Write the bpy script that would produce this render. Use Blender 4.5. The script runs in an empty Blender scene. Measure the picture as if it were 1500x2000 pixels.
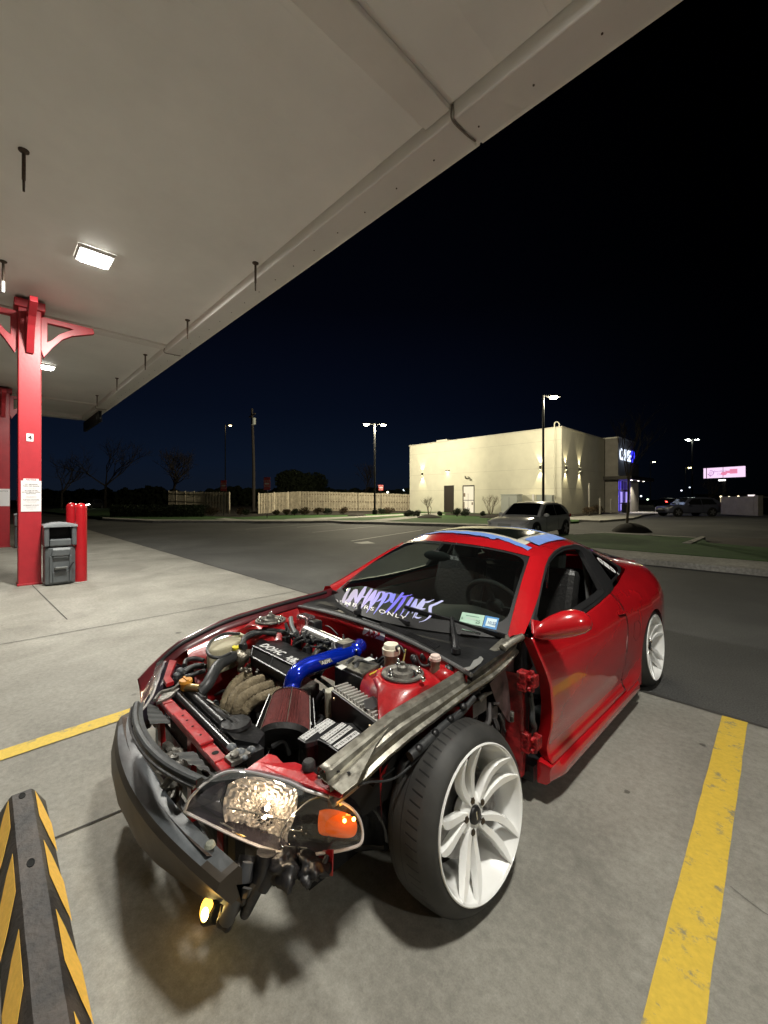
import bpy, bmesh, math, random
from mathutils import Vector, Matrix, noise
from mathutils.bvhtree import BVHTree
random.seed(7)
SC = bpy.context.scene
COL = SC.collection
R = math.radians
V = Vector

# ------------------------------------------------------------------ camera
CAM_H = 1.453
YAW = R(45.8)
cd = bpy.data.cameras.new('camera')
cam = bpy.data.objects.new('camera', cd)
COL.objects.link(cam)
cam.location = (0, 0, CAM_H)
cam.rotation_euler = (R(90), 0, YAW)
cd.sensor_fit = 'HORIZONTAL'
cd.sensor_width = 36.0
cd.lens = 36.0 * 804 / 1500
cd.shift_y = -25 / 1500
cd.clip_start = 0.05
cd.clip_end = 3000
SC.camera = cam
SC.view_settings.view_transform = 'Standard'
SC.view_settings.look = 'None'
SC.view_settings.gamma = 1.0
SC.view_settings.exposure = 0.0

# ------------------------------------------------------------------ world: last dusk blue low in the west, black overhead
w = bpy.data.worlds.new('World')
SC.world = w
w.use_nodes = True
nt = w.node_tree
nt.nodes.clear()
wo = nt.nodes.new('ShaderNodeOutputWorld')
bg = nt.nodes.new('ShaderNodeBackground')
tc = nt.nodes.new('ShaderNodeTexCoord')
sep = nt.nodes.new('ShaderNodeSeparateXYZ')
rp = nt.nodes.new('ShaderNodeValToRGB')
nt.links.new(tc.outputs['Generated'], sep.inputs[0])
nt.links.new(sep.outputs['Z'], rp.inputs[0])
cr = rp.color_ramp
cr.elements[0].position = 0.0
cr.elements[0].color = (0.0052, 0.0082, 0.0150, 1)
cr.elements[1].position = 0.8
cr.elements[1].color = (0.0003, 0.0003, 0.0008, 1)
for p_, c_ in ((0.08, (0.0036, 0.0072, 0.0170)), (0.2, (0.0019, 0.0038, 0.0104)), (0.42, (0.0007, 0.0011, 0.0034))):
    e_ = cr.elements.new(p_)
    e_.color = (*c_, 1)
dt = nt.nodes.new('ShaderNodeVectorMath'); dt.operation = 'DOT_PRODUCT'
dt.inputs[1].default_value = (-0.97, 0.24, 0)
nt.links.new(tc.outputs['Generated'], dt.inputs[0])
mr = nt.nodes.new('ShaderNodeMapRange')
mr.interpolation_type = 'SMOOTHSTEP'
mr.inputs['From Min'].default_value = 0.25
mr.inputs['From Max'].default_value = 1.0
mr.inputs['To Min'].default_value = 0.06
mr.inputs['To Max'].default_value = 1.0
nt.links.new(dt.outputs['Value'], mr.inputs['Value'])
nt.links.new(rp.outputs[0], bg.inputs['Color'])
nt.links.new(mr.outputs[0], bg.inputs['Strength'])
nt.links.new(bg.outputs[0], wo.inputs[0])

# ------------------------------------------------------------------ measuring helpers (metres; car frame is local to the red car)
F_ = 804.0
E1 = V((math.cos(YAW), math.sin(YAW), 0))
CAR = V((-1.70, 1.157, 0))
_ca, _sa = math.cos(YAW), math.sin(YAW)
def ray(u, v):
    a = (u - 750) / F_
    return V((a * _ca - _sa, a * _sa + _ca, -(v - 975) / F_))
ORG = V((0, 0, CAM_H))
def PX(u, v, x, o=CAR):
    d = ray(u, v); return ORG + d * ((x + o.x) / d.x) - o
def PY(u, v, y, o=CAR):
    d = ray(u, v); return ORG + d * ((y + o.y) / d.y) - o
def PZ(u, v, z, o=CAR):
    d = ray(u, v); return ORG + d * ((z - CAM_H) / d.z) - o
O0 = V((0, 0, 0))
def G(u, v, z=0.0):
    return PZ(u, v, z, O0)
def AT(u, depth, z=0.0):
    """world point at a measured distance in front of the camera"""
    a = (u - 750) / F_ * depth
    return V((a * _ca - depth * _sa, a * _sa + depth * _ca, z))
def HZ(v, depth):
    return CAM_H + (975 - v) / F_ * depth

# ------------------------------------------------------------------ materials
MATS = {}
def mat(name, col, rough=0.5, metal=0.0, noise_s=0, noise_a=0.0, bump=0.0, bump_s=30, coat=0.0, emit=None, es=0.0,
        col2=None, spec=None, rough2=None, alpha=None):
    if name in MATS: return MATS[name]
    m = bpy.data.materials.new(name); m.use_nodes = True
    n = m.node_tree.nodes; l = m.node_tree.links
    b = n['Principled BSDF']
    b.inputs['Base Color'].default_value = (*col, 1)
    b.inputs['Roughness'].default_value = rough
    b.inputs['Metallic'].default_value = metal
    if spec is not None: b.inputs['Specular IOR Level'].default_value = spec
    if coat: 
        b.inputs['Coat Weight'].default_value = coat; b.inputs['Coat Roughness'].default_value = 0.04
    if emit: 
        b.inputs['Emission Color'].default_value = (*emit, 1); b.inputs['Emission Strength'].default_value = es
    if noise_s or bump:
        t = n.new('ShaderNodeTexCoord')
    if noise_s:
        x = n.new('ShaderNodeTexNoise'); x.inputs['Scale'].default_value = noise_s; x.inputs['Detail'].default_value = 6
        x.inputs['Roughness'].default_value = 0.65
        l.new(t.outputs['Object'], x.inputs['Vector'])
        r = n.new('ShaderNodeValToRGB'); l.new(x.outputs['Fac'], r.inputs[0])
        c2 = col2 or tuple(min(1, c * (1 + noise_a)) for c in col)
        c1 = tuple(max(0, c * (1 - noise_a)) for c in col)
        r.color_ramp.elements[0].position = 0.35; r.color_ramp.elements[1].position = 0.68
        r.color_ramp.elements[0].color = (*c1, 1); r.color_ramp.elements[1].color = (*c2, 1)
        l.new(r.outputs[0], b.inputs['Base Color'])
        if rough2 is not None:
            q = n.new('ShaderNodeMapRange'); q.inputs['To Min'].default_value = rough; q.inputs['To Max'].default_value = rough2
            q.inputs['From Min'].default_value = 0.35; q.inputs['From Max'].default_value = 0.65
            l.new(x.outputs['Fac'], q.inputs['Value']); l.new(q.outputs[0], b.inputs['Roughness'])
    if bump:
        y = n.new('ShaderNodeTexNoise'); y.inputs['Scale'].default_value = bump_s; y.inputs['Detail'].default_value = 5
        l.new(t.outputs['Object'], y.inputs['Vector'])
        bp = n.new('ShaderNodeBump'); bp.inputs['Strength'].default_value = bump; bp.inputs['Distance'].default_value = 0.02
        l.new(y.outputs['Fac'], bp.inputs['Height']); l.new(bp.outputs[0], b.inputs['Normal'])
    MATS[name] = m
    return m

def glassmat(name, tint=(0.25, 0.3, 0.28), rough=0.02, ior=1.45, dirt_glow=0.0):
    if name in MATS: return MATS[name]
    m = bpy.data.materials.new(name); m.use_nodes = True
    n = m.node_tree.nodes; l = m.node_tree.links; n.clear()
    o = n.new('ShaderNodeOutputMaterial'); mx = n.new('ShaderNodeMixShader')
    tr = n.new('ShaderNodeBsdfTransparent'); gl = n.new('ShaderNodeBsdfGlossy'); fr = n.new('ShaderNodeFresnel')
    tr.inputs[0].default_value = (*tint, 1); gl.inputs['Roughness'].default_value = rough
    lw = n.new('ShaderNodeLayerWeight'); pw_ = n.new('ShaderNodeMath'); pw_.operation = 'POWER'; pw_.inputs[1].default_value = 4.0
    ml_ = n.new('ShaderNodeMath'); ml_.operation = 'MULTIPLY_ADD'; ml_.inputs[1].default_value = 0.65; ml_.inputs[2].default_value = ((ior - 1) / (ior + 1)) ** 2
    n.remove(fr); l.new(lw.outputs['Facing'], pw_.inputs[0]); l.new(pw_.outputs[0], ml_.inputs[0])
    l.new(ml_.outputs[0], mx.inputs[0]); l.new(tr.outputs[0], mx.inputs[1]); l.new(gl.outputs[0], mx.inputs[2])
    if dirt_glow:  # diffuse film: windscreen dirt, and glow painted into the headlight lenses
        df = n.new('ShaderNodeBsdfDiffuse'); df.inputs[0].default_value = (0.5, 0.52, 0.5, 1)
        m2 = n.new('ShaderNodeMixShader'); m2.inputs[0].default_value = dirt_glow
        l.new(mx.outputs[0], m2.inputs[1]); l.new(df.outputs[0], m2.inputs[2]); l.new(m2.outputs[0], o.inputs[0])
    else:
        l.new(mx.outputs[0], o.inputs[0])
    MATS[name] = m
    return m

def emis(name, col, s):
    return mat(name, (0.02, 0.02, 0.02), 0.5, emit=col, es=s)

# ------------------------------------------------------------------ mesh builder
def catmull(P, sub):
    P = [V(p) for p in P]
    if len(P) < 3: 
        return [P[0].lerp(P[-1], i / sub) for i in range(sub + 1)]
    out = []
    for i in range(len(P) - 1):
        p0 = P[i - 1] if i else P[0] * 2 - P[1]
        p1, p2 = P[i], P[i + 1]
        p3 = P[i + 2] if i + 2 < len(P) else P[-1] * 2 - P[-2]
        for k in range(sub):
            t = k / sub
            out.append(0.5 * ((2 * p1) + (p2 - p0) * t + (2 * p0 - 5 * p1 + 4 * p2 - p3) * t * t + (3 * p1 - p0 - 3 * p2 + p3) * t ** 3))
    out.append(P[-1].copy())
    return out

def interp(tab, t):
    """smooth 1-D table lookup: tab = [(t, value or tuple)]"""
    if t <= tab[0][0]: return tab[0][1]
    for (a, va), (b, vb) in zip(tab, tab[1:]):
        if t <= b:
            f = (t - a) / (b - a)
            if isinstance(va, tuple): return tuple(x + (y - x) * f for x, y in zip(va, vb))
            return va + (vb - va) * f
    return tab[-1][1]

class MB:
    def __init__(s): s.v = []; s.f = []
    def add(s, vs, fs):
        o = len(s.v); s.v += [tuple(p) for p in vs]; s.f += [tuple(i + o for i in f) for f in fs]; return s
    def box(s, x0, x1, y0, y1, z0, z1):
        vs = [(x, y, z) for z in (z0, z1) for y in (y0, y1) for x in (x0, x1)]
        return s.add(vs, [(0, 2, 3, 1), (4, 5, 7, 6), (0, 1, 5, 4), (2, 6, 7, 3), (0, 4, 6, 2), (1, 3, 7, 5)])
    def obox(s, c, ax, ay, az):
        """box from centre and three half axes"""
        c, ax, ay, az = V(c), V(ax), V(ay), V(az)
        vs = [c + ax * i + ay * j + az * k for k in (-1, 1) for j in (-1, 1) for i in (-1, 1)]
        return s.add(vs, [(0, 2, 3, 1), (4, 5, 7, 6), (0, 1, 5, 4), (2, 6, 7, 3), (0, 4, 6, 2), (1, 3, 7, 5)])
    def bar(s, a, b, wd, th, up=(0, 0, 1)):
        a, b = V(a), V(b); d = b - a; L = d.length; d.normalize(); u = V(up)
        sd = d.cross(u)
        if sd.length < 1e-4: sd = d.cross(V((1, 0, 0)))
        sd.normalize(); u = sd.cross(d)
        return s.obox((a + b) / 2, d * L / 2, sd * wd / 2, u * th / 2)
    def grid(s, rows, cu=False, cv=False):
        o = len(s.v); nr = len(rows); nc = len(rows[0])
        for r in rows: s.v += [tuple(p) for p in r]
        for i in range(nr - 1 + (1 if cv else 0)):
            for j in range(nc - 1 + (1 if cu else 0)):
                a = o + i * nc + j; b = o + i * nc + (j + 1) % nc
                c = o + ((i + 1) % nr) * nc + (j + 1) % nc; d = o + ((i + 1) % nr) * nc + j
                s.f.append((a, b, c, d))
        return s
    def prism(s, poly, vec):
        poly = [V(p) for p in poly]; n = len(poly); vec = V(vec)
        vs = poly + [p + vec for p in poly]
        fs = [tuple(range(n))[::-1], tuple(range(n, 2 * n))] + [(i, (i + 1) % n, n + (i + 1) % n, n + i) for i in range(n)]
        return s.add(vs, fs)
    def poly(s, pts):
        return s.add(pts, [tuple(range(len(pts)))])
    def tube(s, pts, r, seg=10, sub=6, cap=True, smooth=True, ell=1.0):
        P = catmull(pts, sub) if smooth and len(pts) > 2 else [V(p) for p in pts]
        n = len(P); rows = []
        d = (P[1] - P[0]).normalized()
        u = d.orthogonal().normalized()
        for i, p in enumerate(P):
            dd = (P[min(i + 1, n - 1)] - P[max(i - 1, 0)])
            if dd.length < 1e-9: dd = d
            dd.normalize()
            u = (u - dd * u.dot(dd))
            if u.length < 1e-6: u = dd.orthogonal()
            u.normalize(); w_ = dd.cross(u); d = dd
            rr = r if not isinstance(r, (list, tuple)) else interp([(k / (len(r) - 1), q) for k, q in enumerate(r)], i / (n - 1))
            rows.append([p + (u * math.cos(a) * ell + w_ * math.sin(a)) * rr for a in [2 * math.pi * k / seg for k in range(seg)]])
        s.grid(rows, cu=True)
        if cap:
            s.add(rows[0], [tuple(range(seg))[::-1]]); s.add(rows[-1], [tuple(range(seg))])
        return s
    def lathe(s, prof, seg=32, M=None, axis='z', cap=False):
        """profile [(along axis, radius)]"""
        rows = []
        for h, r in prof:
            row = []
            for k in range(seg):
                a = 2 * math.pi * k / seg
                c, q = math.cos(a) * r, math.sin(a) * r
                p = V((c, q, h)) if axis == 'z' else (V((h, c, q)) if axis == 'x' else V((c, h, q)))
                row.append(M @ p if M else p)
            rows.append(row)
        s.grid(rows, cu=True)
        if cap:
            s.add(rows[0], [tuple(range(seg))[::-1]]); s.add(rows[-1], [tuple(range(seg))])
        return s
    def cyl(s, a, b, r, seg=16, r2=None):
        return s.tube([a, b], [r, r if r2 is None else r2], seg=seg, smooth=False)
    def ball(s, c, rx, ry=None, rz=None, n=12):
        c = V(c); ry = ry or rx; rz = rz or rx
        rows = [[c + V((rx * math.sin(p) * math.cos(a), ry * math.sin(p) * math.sin(a), -rz * math.cos(p))) for a in [2 * math.pi * k / (n * 2) for k in range(n * 2)]]
                for p in [math.pi * (i + 0.02) / (n + 0.04) for i in range(n + 1)]]
        return s.grid(rows, cu=True)
    def dome(s, outline, bulge, rings=8, pw=2.0):
        """closed outline filled by rings that bulge towards vector"""
        P = [V(p) for p in outline]; c = sum(P, V()) / len(P); b = V(bulge)
        rows = []
        for i in range(rings):
            t = 1 - i / rings
            rows.append([c + (p - c) * t + b * (1 - t ** pw) for p in P])
        s.grid(rows, cu=True)
        o = len(s.v); s.v.append(tuple(c + b)); n = len(P); st = o - n
        for k in range(n): s.f.append((st + k, st + (k + 1) % n, o))
        return s
    def mesh(s, name):
        me = bpy.data.meshes.new(name); me.from_pydata(s.v, [], s.f); me.update(); return me
    def build(s, name, m, parent=None, smooth=False, bevel=0, solid=0, label=None, fix=True, angle=40):
        me = s.mesh(name)
        if fix:
            bm = bmesh.new(); bm.from_mesh(me)
            bmesh.ops.remove_doubles(bm, verts=bm.verts, dist=1e-5)
            bmesh.ops.recalc_face_normals(bm, faces=bm.faces)
            bm.to_mesh(me); bm.free()
        o = bpy.data.objects.new(name, me); COL.objects.link(o)
        if m: me.materials.append(m)
        if parent: o.parent = parent
        if smooth:
            for p in me.polygons: p.use_smooth = True
            if angle < 180:
                try: me.set_sharp_from_angle(angle=R(angle))
                except Exception: pass
        if bevel:
            b = o.modifiers.new('bevel', 'BEVEL'); b.width = bevel; b.segments = 2; b.limit_method = 'ANGLE'
        if solid:
            b = o.modifiers.new('solid', 'SOLIDIFY'); b.thickness = solid; b.offset = 0
        if label: o['label'] = label
        return o

def tag(o, label=None, cat=None, group=None, kind=None):
    if label: o['label'] = label
    if cat: o['category'] = cat
    if group: o['group'] = group
    if kind: o['kind'] = kind
    return o
def thing(name, label, cat, loc=(0, 0, 0), rz=0, group=None):
    o = bpy.data.objects.new(name, None); COL.objects.link(o); o.empty_display_size = 0.1
    o.location = loc; o.rotation_euler = (0, 0, rz)
    return tag(o, label, cat, group)
def struct(name, mb, m, **k):
    return tag(mb.build(name, m, **k), kind='structure')
def copy_tree(o, parent=None):
    c = o.copy(); COL.objects.link(c)
    if parent: c.parent = parent
    for ch in list(o.children): copy_tree(ch, c)
    return c

def textmesh(body, size=1.0, shear=0.0, extrude=0.0, offset=0.0, align='LEFT', space=1.0):
    cu = bpy.data.curves.new('t', 'FONT'); cu.body = body; cu.size = size; cu.shear = shear; cu.extrude = extrude
    cu.offset = offset; cu.align_x = align; cu.space_character = space; cu.resolution_u = 3
    o = bpy.data.objects.new('t', cu); COL.objects.link(o)
    dg = bpy.context.evaluated_depsgraph_get()
    me = bpy.data.meshes.new_from_object(o.evaluated_get(dg))
    bpy.data.objects.remove(o)
    return me
def text(name, body, org, right, up, size, m, parent, extrude=0.001, align='CENTER', **k):
    me = textmesh(body, size, extrude=extrude, align=align, **k)
    r = V(right).normalized(); n = r.cross(V(up)).normalized(); u = n.cross(r)
    for v in me.vertices:
        c = v.co.copy(); v.co = V(org) + r * c.x + u * c.y + n * c.z
    me.materials.append(m); me.name = name
    o = bpy.data.objects.new(name, me); COL.objects.link(o); o.parent = parent
    return o
def light(name, kind, loc, energy, col=(1, 1, 1), parent=None, size=0.3, rot=None, **k):
    d = bpy.data.lights.new(name, kind); d.energy = energy; d.color = col
    if kind == 'AREA':
        d.shape = 'RECTANGLE' if isinstance(size, tuple) else 'SQUARE'
        d.size = size[0] if isinstance(size, tuple) else size
        if isinstance(size, tuple): d.size_y = size[1]
    elif kind == 'SPOT':
        d.spot_size = k.get('spot', R(60)); d.spot_blend = k.get('blend', 0.5); d.shadow_soft_size = size
    else: d.shadow_soft_size = size
    o = bpy.data.objects.new(name, d); COL.objects.link(o); o.location = loc
    if rot: o.rotation_euler = rot
    if parent: o.parent = parent
    return o

# ================================================================== materials of the place
def ground_mat(name, c_dark, c_mid, c_light, s1, s2, bump, rough=0.85, spots=0.0, crack=0.0, var=0.28):
    m = bpy.data.materials.new(name); m.use_nodes = True
    n = m.node_tree.nodes; l = m.node_tree.links; b = n['Principled BSDF']
    t = n.new('ShaderNodeTexCoord')
    a = n.new('ShaderNodeTexNoise'); a.inputs['Scale'].default_value = s1; a.inputs['Detail'].default_value = 8; a.inputs['Roughness'].default_value = 0.62
    a.inputs['Distortion'].default_value = 0.6
    l.new(t.outputs['Object'], a.inputs['Vector'])
    r = n.new('ShaderNodeValToRGB'); l.new(a.outputs['Fac'], r.inputs[0])
    r.color_ramp.elements[0].position = 0.3; r.color_ramp.elements[0].color = (*c_dark, 1)
    r.color_ramp.elements[1].position = 0.72; r.color_ramp.elements[1].color = (*c_light, 1)
    e = r.color_ramp.elements.new(0.5); e.color = (*c_mid, 1)
    f = n.new('ShaderNodeTexNoise'); f.inputs['Scale'].default_value = s2; f.inputs['Detail'].default_value = 4
    l.new(t.outputs['Object'], f.inputs['Vector'])
    mp = n.new('ShaderNodeMapRange'); mp.inputs['To Min'].default_value = 1 - var; mp.inputs['To Max'].default_value = 1 + var
    mp.inputs['From Min'].default_value = 0.3; mp.inputs['From Max'].default_value = 0.7
    l.new(f.outputs['Fac'], mp.inputs['Value'])
    mx = n.new('ShaderNodeMix'); mx.data_type = 'RGBA'; mx.blend_type = 'MULTIPLY'; mx.inputs[0].default_value = 1
    l.new(r.outputs[0], mx.inputs[6]); l.new(mp.outputs[0], mx.inputs[7])
    last = mx.outputs[2]
    if spots:
        v = n.new('ShaderNodeTexVoronoi'); v.inputs['Scale'].default_value = 2.1
        g = n.new('ShaderNodeTexNoise'); g.inputs['Scale'].default_value = 5
        l.new(t.outputs['Object'], g.inputs['Vector'])
        ad = n.new('ShaderNodeVectorMath'); ad.operation = 'MULTIPLY_ADD'
        l.new(g.outputs['Color'], ad.inputs[0]); ad.inputs[1].default_value = (0.5, 0.5, 0.5); l.new(t.outputs['Object'], ad.inputs[2])
        l.new(ad.outputs[0], v.inputs['Vector'])
        q = n.new('ShaderNodeMapRange'); q.inputs['From Min'].default_value = 0.05; q.inputs['From Max'].default_value = 0.16
        q.inputs['To Min'].default_value = 1 - spots; q.inputs['To Max'].default_value = 1
        l.new(v.outputs['Distance'], q.inputs['Value'])
        m3 = n.new('ShaderNodeMix'); m3.data_type = 'RGBA'; m3.blend_type = 'MULTIPLY'; m3.inputs[0].default_value = 1
        l.new(last, m3.inputs[6]); l.new(q.outputs[0], m3.inputs[7]); last = m3.outputs[2]
    hn = n.new('ShaderNodeTexNoise'); hn.inputs['Scale'].default_value = s2 * 5; hn.inputs['Detail'].default_value = 3; hn.inputs['Roughness'].default_value = 0.8
    l.new(t.outputs['Object'], hn.inputs['Vector'])
    hm = n.new('ShaderNodeMapRange'); hm.inputs['From Min'].default_value = .3; hm.inputs['From Max'].default_value = .7; hm.inputs['To Min'].default_value = .84; hm.inputs['To Max'].default_value = 1.16
    l.new(hn.outputs['Fac'], hm.inputs['Value'])
    m5 = n.new('ShaderNodeMix'); m5.data_type = 'RGBA'; m5.blend_type = 'MULTIPLY'; m5.inputs[0].default_value = 1
    l.new(last, m5.inputs[6]); l.new(hm.outputs[0], m5.inputs[7]); last = m5.outputs[2]
    big = n.new('ShaderNodeTexNoise'); big.inputs['Scale'].default_value = s1 * .45; big.inputs['Detail'].default_value = 9; big.inputs['Roughness'].default_value = .72; big.inputs['Distortion'].default_value = 1.6
    l.new(t.outputs['Object'], big.inputs['Vector'])
    bm2 = n.new('ShaderNodeMapRange'); bm2.inputs['From Min'].default_value = .42; bm2.inputs['From Max'].default_value = .60; bm2.inputs['To Min'].default_value = .86; bm2.inputs['To Max'].default_value = 1.05
    l.new(big.outputs['Fac'], bm2.inputs['Value'])
    m6 = n.new('ShaderNodeMix'); m6.data_type = 'RGBA'; m6.blend_type = 'MULTIPLY'; m6.inputs[0].default_value = 1
    l.new(last, m6.inputs[6]); l.new(bm2.outputs[0], m6.inputs[7]); last = m6.outputs[2]
    l.new(last, b.inputs['Base Color'])
    b.inputs['Roughness'].default_value = rough
    bp = n.new('ShaderNodeBump'); bp.inputs['Strength'].default_value = bump; bp.inputs['Distance'].default_value = 0.01
    l.new(f.outputs['Fac'], bp.inputs['Height']); l.new(bp.outputs[0], b.inputs['Normal'])
    MATS[name] = m
    return m
M_conc = ground_mat('concrete', (0.20, 0.19, 0.163), (0.255, 0.245, 0.212), (0.31, 0.30, 0.262), 1.1, 34, 0.2, 0.72, spots=0.12, var=0.13)
M_conc2 = ground_mat('kerb_concrete', (0.26, 0.25, 0.22), (0.34, 0.33, 0.3), (0.42, 0.41, 0.37), 1.2, 20, 0.2)
M_asph = ground_mat('asphalt', (0.048, 0.048, 0.046), (0.068, 0.068, 0.065), (0.105, 0.105, 0.098), 0.35, 90, 0.8, 0.8, var=.45)
M_grass = ground_mat('grass_mat', (0.016, 0.055, 0.005), (0.026, 0.085, 0.008), (0.045, 0.115, 0.014), 2.5, 30, 1.0, 0.9)
M_dirt = ground_mat('far_ground', (0.012, 0.014, 0.008), (0.02, 0.022, 0.012), (0.03, 0.03, 0.02), 0.3, 8, 0.5, 0.95)
M_mulch = ground_mat('mulch', (0.010, 0.008, 0.006), (0.02, 0.015, 0.01), (0.035, 0.028, 0.02), 3, 40, 1.0, 0.95)

def worn_paint(name, col, under, amount=0.5, scale=9):
    m = bpy.data.materials.new(name); m.use_nodes = True
    n = m.node_tree.nodes; l = m.node_tree.links; b = n['Principled BSDF']
    t = n.new('ShaderNodeTexCoord')
    a = n.new('ShaderNodeTexNoise'); a.inputs['Scale'].default_value = scale; a.inputs['Detail'].default_value = 10; a.inputs['Roughness'].default_value = 0.75
    l.new(t.outputs['Object'], a.inputs['Vector'])
    r = n.new('ShaderNodeValToRGB'); l.new(a.outputs['Fac'], r.inputs[0])
    r.color_ramp.elements[0].position = amount - 0.03; r.color_ramp.elements[0].color = (*col, 1)
    r.color_ramp.elements[1].position = amount + 0.05; r.color_ramp.elements[1].color = (*under, 1)
    q = n.new('ShaderNodeTexNoise'); q.inputs['Scale'].default_value = 60
    l.new(t.outputs['Object'], q.inputs['Vector'])
    mp = n.new('ShaderNodeMapRange'); mp.inputs['To Min'].default_value = 0.8; mp.inputs['To Max'].default_value = 1.15
    l.new(q.outputs['Fac'], mp.inputs['Value'])
    mx = n.new('ShaderNodeMix'); mx.data_type = 'RGBA'; mx.blend_type = 'MULTIPLY'; mx.inputs[0].default_value = 1
    l.new(r.outputs[0], mx.inputs[6]); l.new(mp.outputs[0], mx.inputs[7])
    l.new(mx.outputs[2], b.inputs['Base Color']); b.inputs['Roughness'].default_value = 0.7
    bp = n.new('ShaderNodeBump'); bp.inputs['Strength'].default_value = 0.5; bp.inputs['Distance'].default_value = 0.004
    l.new(a.outputs['Fac'], bp.inputs['Height']); l.new(bp.outputs[0], b.inputs['Normal'])
    MATS[name] = m
    return m
M_yel = worn_paint('yellow_paint', (0.66, 0.46, 0.055), (0.27, 0.235, 0.14), 0.585, 10)
M_wline = worn_paint('white_paint', (0.5, 0.49, 0.45), (0.12, 0.12, 0.11), 0.6, 5)
M_postred = mat('post_red', (0.40, 0.020, 0.030), 0.38, noise_s=3, noise_a=0.12, bump=0.05, bump_s=25)
M_canopy = mat('canopy_white', (0.76, 0.73, 0.68), 0.6, noise_s=0.8, noise_a=0.06)
M_dkgrey = mat('dark_grey_plastic', (0.10, 0.11, 0.115), 0.45, noise_s=6, noise_a=0.15, bump=0.1, bump_s=120)
M_black = mat('black_plastic', (0.015, 0.015, 0.016), 0.42, noise_s=9, noise_a=0.4, bump=0.15, bump_s=40)
M_rubber = mat('rubber', (0.022, 0.021, 0.021), 0.62, noise_s=8, noise_a=0.4, bump=0.2, bump_s=60)
M_rust = mat('rusty_metal', (0.10, 0.07, 0.05), 0.7, metal=0.4, noise_s=20, noise_a=0.5)
M_pole = mat('dark_pole', (0.006, 0.006, 0.006), 0.6, spec=.25)
M_white = mat('white_sheet', (0.78, 0.76, 0.76), 0.5)

# ================================================================== ground
struct('ground', MB().poly([(-900, -900, -0.03), (900, -900, -0.03), (900, 900, -0.03), (-900, 900, -0.03)]), M_dirt)
Zc = 0.004
# parking lot and lanes
lot = [(-70, -40, 0), (90, -40, 0), (90, 75, 0), (-12.6, 75, 0), (-12.6, 30, 0)] + [tuple(G(u, v)) for u, v in ((1000, 1031), (820, 1027), (640, 1021), (560, 1022), (420, 1021), (300, 1021), (200, 1016), (120, 1010))] + [(-70, -2, 0)]
struct('asphalt_lot', MB().poly(lot), M_asph)
pad = MB()
pad.poly([(-32, -14, Zc), (14, -14, Zc), (14, 3.555, Zc), (-32, 3.555, Zc)])
struct('concrete_pad', pad, M_conc)
M_joint = mat('joint_dirt', (0.05, 0.047, 0.042), 0.9)
jt = MB()
def strip(mb, a, b, wd, z):
    a, b = V(a), V(b); d = (b - a).normalized(); s = V((-d.y, d.x, 0)) * wd / 2; k = V((0, 0, z))
    n = 14; P = []
    l1 = []; l2 = []
    for i in range(n + 1):
        p = a.lerp(b, i / n); j = noise.noise(p * 3.1) * wd * 0.25
        l1.append(p + s + k + s * j * 20 * 0.2); l2.append(p - s + k + s * j * 20 * 0.2)
    mb.grid([l1, l2])
for a, b in (((-2.31, -0.9), (-2.03, 3.5)), ((-9.2, 0.58), (-6.6, 0.70)), ((-6.6, 0.70), (-6.2, 0.72)), ((0.9, -3), (0.9, 3.5)), ((-5.6, -6), (-5.6, 3.5)), ((-13, -6), (-13, 3.5))):
    strip(jt, (*a, 0), (*b, 0), 0.012, Zc + 0.004)
struct('joint_line', jt, M_joint, fix=False)
# rough seam between concrete and asphalt
sm = MB()
a = []; b_ = []
for i in range(241):
    x = -32 + 46 * i / 240
    a.append((x, 3.555 - 0.012 - 0.02 * noise.noise(V((x * 4, 0, 1))), Zc + 0.004)); b_.append((x, 3.575 + 0.035 * noise.noise(V((x * 3, 0, 4))), Zc + 0.004))
sm.grid([a, b_])
struct('joint_line', sm, M_joint, fix=False)
# oil drips, gum and hairline cracks on the forecourt
M_oil = mat('oil_stain', (0.13, 0.123, 0.105), 0.55, noise_s=30, noise_a=.3)
rnd = random.Random(44)
for i in range(34):
    x, y = rnd.uniform(-9, 1.4), rnd.uniform(-.6, 3.3); r = rnd.uniform(.004, .016) * (1 + (i % 9 == 0) * 1.2); n = 14; q = MB()
    q.poly([(x + r * (1 + .35 * noise.noise(V((math.cos(a) * 2, math.sin(a) * 2, i)))) * math.cos(a) * rnd.uniform(.9, 1.1), y + r * (1 + .35 * noise.noise(V((math.cos(a) * 2, math.sin(a) * 2, i + 5)))) * math.sin(a), Zc + .0035) for a in [2 * math.pi * j / n for j in range(n)]])
    struct('stain', q, M_oil, fix=False)
for i, (a, b) in enumerate((((-.2, 2.0), (1.2, 1.55)), ((-6.4, 1.9), (-5.65, 3.1)), ((-1.2, .35), (-.5, -.05)))):
    P = [V((*a, 0)).lerp(V((*b, 0)), k / 40) + V((.05 * noise.noise(V((k * .22, i, 0))), .05 * noise.noise(V((k * .22, i, 7))), 0)) for k in range(41)]
    q = MB(); q.grid([[p + V((0, .0011, Zc + .0035)) for p in P], [p - V((0, .0011, -Zc - .0035)) for p in P]]); struct('crack', q, M_joint, fix=False)
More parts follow.
